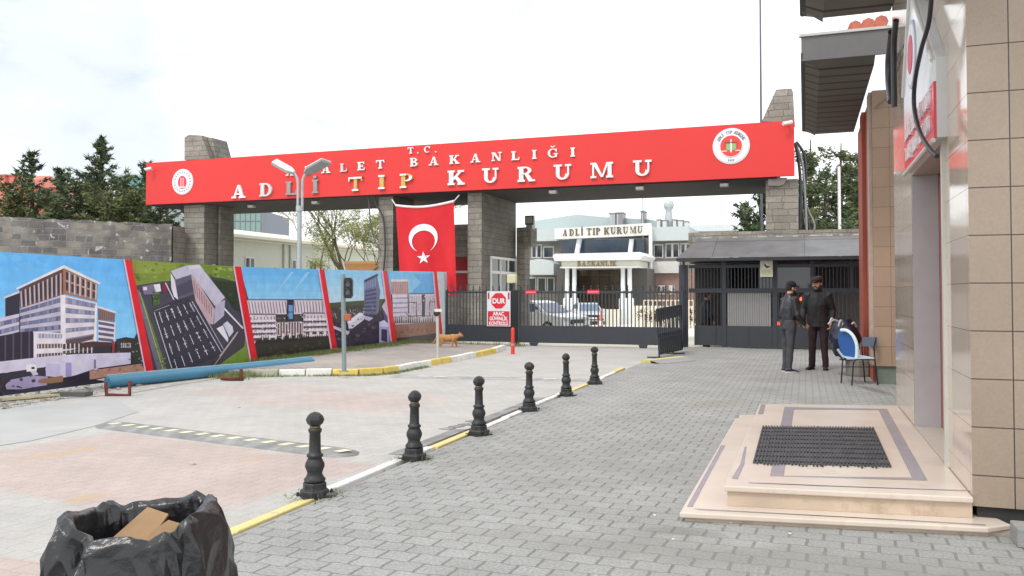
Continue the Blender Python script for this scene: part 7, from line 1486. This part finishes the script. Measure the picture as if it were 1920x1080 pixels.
# ------------------------------------------------------------------ blue pipe on red stands, rubble, grass
A, B = V(*G(205, 722, .16)), V(*G(585, 681, .12)); bp_ = empty('blue_pipe', (A+B)/2, 'long faded blue boom lying along the foot of the banner', 'pipe'); mb = MB()
A = V(*D(201, 717, 13.4)); B = V(*D(583, 680, 17.6)); u = (B-A).normalized(); sd = V(u.y, -u.x, 0)
mb.tube([A, A+(B-A)*.5+V(0, 0, .0), B], [.09, .105, .115], 12, (.055, .20, .32)); mb.build('tube', mat('faded blue plastic', vcol=True, rough=.5, namt=.15, nscale=2), bp_)
mb = MB(); mb.tube([A+V(0, 0, .085), B+V(0, 0, .11)], .028, 6, (.16, .36, .46)); 
for i in range(26): q = A+(B-A)*((i+.5)/26)+V(0, 0, .118); mb.obox(q, u*.10, sd*.02, V(0, 0, .006), (.38, .52, .58))
mb.build('ridge', M_paint, bp_)
rr = (.17, .045, .035)
for i, (pts, lab_) in enumerate((([(198, 716), (200, 740), (243, 742), (243, 714)], 'dark red metal stand under the near end of the blue boom'), ([(414, 709), (456, 712), (452, 712), (452, 692)], 'dark red metal stand under the middle of the blue boom'))):
    so4 = G(*(pts[1]), -.03); dd = so4[0]*fw[0]+so4[1]*fw[1]; mb = MB(); q = [V(*D(a, b_, dd+(.0 if k_ < 2 else -.0))) for k_, (a, b_) in enumerate(pts)]; mb.tube(q, .036, 4, rr); tag(mb.build('metal_stand', M_matte), lab_, 'stand', 'red stands of the blue boom')
rub_m = mat('rubble', vcol=True, rough=.95, namt=.3); rgr = random.Random(9); mb = MB()
for _ in range(1500):
    a = rgr.uniform(-60, 470); t = a/470; d_ = rgr.random(); yb = bot(a)+1+d_*(26-20*max(0, t)); q = V(*G(a, yb, -.05)); s = rgr.uniform(.008, .035)*(1.0 if rgr.random() < .95 else 2.2)
    c = rgr.choice([(.42, .40, .37), (.34, .32, .29), (.5, .48, .45), (.28, .22, .17)]); vs = [q+V(rgr.uniform(-1, 1), rgr.uniform(-1, 1), rgr.uniform(-.2, .9))*s for _k in range(5)]; mb.add(vs, [[0, 1, 2], [0, 2, 3], [0, 3, 4], [0, 4, 1], [1, 2, 3, 4]], c)
tag(mb.build('rubble', rub_m), 'scattered pale gravel and rubble along the foot of the banner', 'rubble', kind='stuff')
grm = mat('dusty verge', (.40, .375, .34), rough=.95, namt=.35, nscale=7, bump=.8, bscale=30, dirt=((.16, .18, .08), 3, .58, .5))
mb = MB(); vp = [G(a, b_, -.044) for a, b_ in ((-120, 790), (0, 762), (110, 748), (240, 738), (330, 722), (420, 708), (485, 702))]; mb.poly([tuple(p) for p in vp]+[(XB-.3, 13.6, -.044), (XB-.3, 5, -.044)]); tag(mb.build('verge', grm), kind='structure')
mb = MB(); gc = [(.15, .20, .06), (.20, .25, .08), (.26, .28, .11), (.11, .15, .05)]
def tuft(q, h, n):
    for _ in range(n):
        p = q+V(rgr.gauss(0, .05), rgr.gauss(0, .05), 0); a = rgr.uniform(0, 6.3); w_ = V(math.cos(a), math.sin(a), 0)*.006; tp_ = p+V(rgr.gauss(0, .03), rgr.gauss(0, .03), h*rgr.uniform(.5, 1.2)); mb.add([p-w_, p+w_, tp_], [[0, 1, 2]], rgr.choice(gc))
for _ in range(900): y = 14.6+rgr.random()**.8*7.5; tuft(V(XB+.05+abs(rgr.gauss(0, .22)), y, .055), .10, 7)
for _ in range(260): y = 12.4+rgr.random()*1.3; tuft(V(-9.9+rgr.gauss(0, .25), y, -.045), .12, 7)
for _ in range(300): t = rgr.random(); q = along(L0, t*4.2); tuft(q+V(.08+abs(rgr.gauss(0, .05)), -.06, -.05), .045, 6)
for _ in range(160): tuft(V(rgr.uniform(-10.9, -7.6), 22.6+rgr.gauss(0, .15), -.03), .12, 7)
for bx_, by_ in ((-3.43, 5.32), (-3.35, 6.79)):
    for _ in range(26): a = rgr.uniform(0, 6.3); tuft(V(bx_+.14*math.cos(a), by_+.14*math.sin(a), .0), .02, 5)
tag(mb.build('grass', mat('grass blades', vcol=True, rough=.8, namt=.2)), 'rough green grass along the banner foot and the kerbs', 'grass', kind='stuff')
# bits of litter on the paving
for i, (a, b_, s_, c, lab_) in enumerate(((1228, 967, .012, (.75, .73, .66), 'cigarette end left of the marble steps corner'), (1370, 980, .014, (.7, .68, .62), 'pale paper scrap below the marble steps'), (1601, 990, .016, (.75, .74, .7), 'white scrap in the joint before the steps'), (1482, 1001, .012, (.7, .7, .66), 'tiny white scrap lying on the near pavers'), (362, 871, .03, (.5, .42, .36), 'small stone lying on the pink pavers'), (448, 764, .02, (.45, .43, .4), 'pebble on the grey road pavers'), (1262, 1012, .012, (.6, .6, .56), 'grey chip on the nearest pavers'))):
    zz = 0 if a > 900 else -.05; q = V(*G(a, b_, zz+.002)); mb = MB(); an = rgr.uniform(0, 3); mb.prism([q+V(math.cos(an+k_*1.26), math.sin(an+k_*1.26), 0)*s_*rgr.uniform(.6, 1.2) for k_ in range(5)], (0, 0, s_*.5), c); tag(mb.build('litter_scrap', M_matte), lab_, 'litter', 'litter on the paving')
p = V(*G(62, 747, -.03)); q = V(*G(108, 741, -.03)); mb = MB(); mb.prism([p+V(-.75, -.9, 0)*.35, p+V(-.75, -.9, 0)*.35+V(.12, -.06, 0), q+V(.12, -.06, 0), q], (0, 0, .035), (.50, .45, .27)); tag(mb.build('timber_plank', M_matte, bevel=.004), 'pale yellowish timber plank in the rubble at the left edge', 'plank')
p = V(*G(96, 742, -.04)); mb = MB(); mb.prism([p+V(.1, -.1, 0), p+V(.55, .1, 0), p+V(.55, .25, 0), p+V(.1, .05, 0)], (0, 0, .06), (.10, .10, .095)); tag(mb.build('rubber_scrap', M_matte), 'dark flat scrap beside the timber plank in the rubble', 'scrap')
p = V(*G(610, 930, .01)); mb = MB(); mb.prism([p+V(-.07, -.05, 0), p+V(.075, .03, .0), p+V(.075, .055, .012), p+V(-.07, -.02, .012)], (0, 0, .008), (.07, .07, .07)); tag(mb.build('metal_plate', M_metalp), 'small loose metal plate at the foot of the nearest bollard', 'plate')
for o_ in bpy.data.objects:
    if '_w' in o_: del o_['_w']
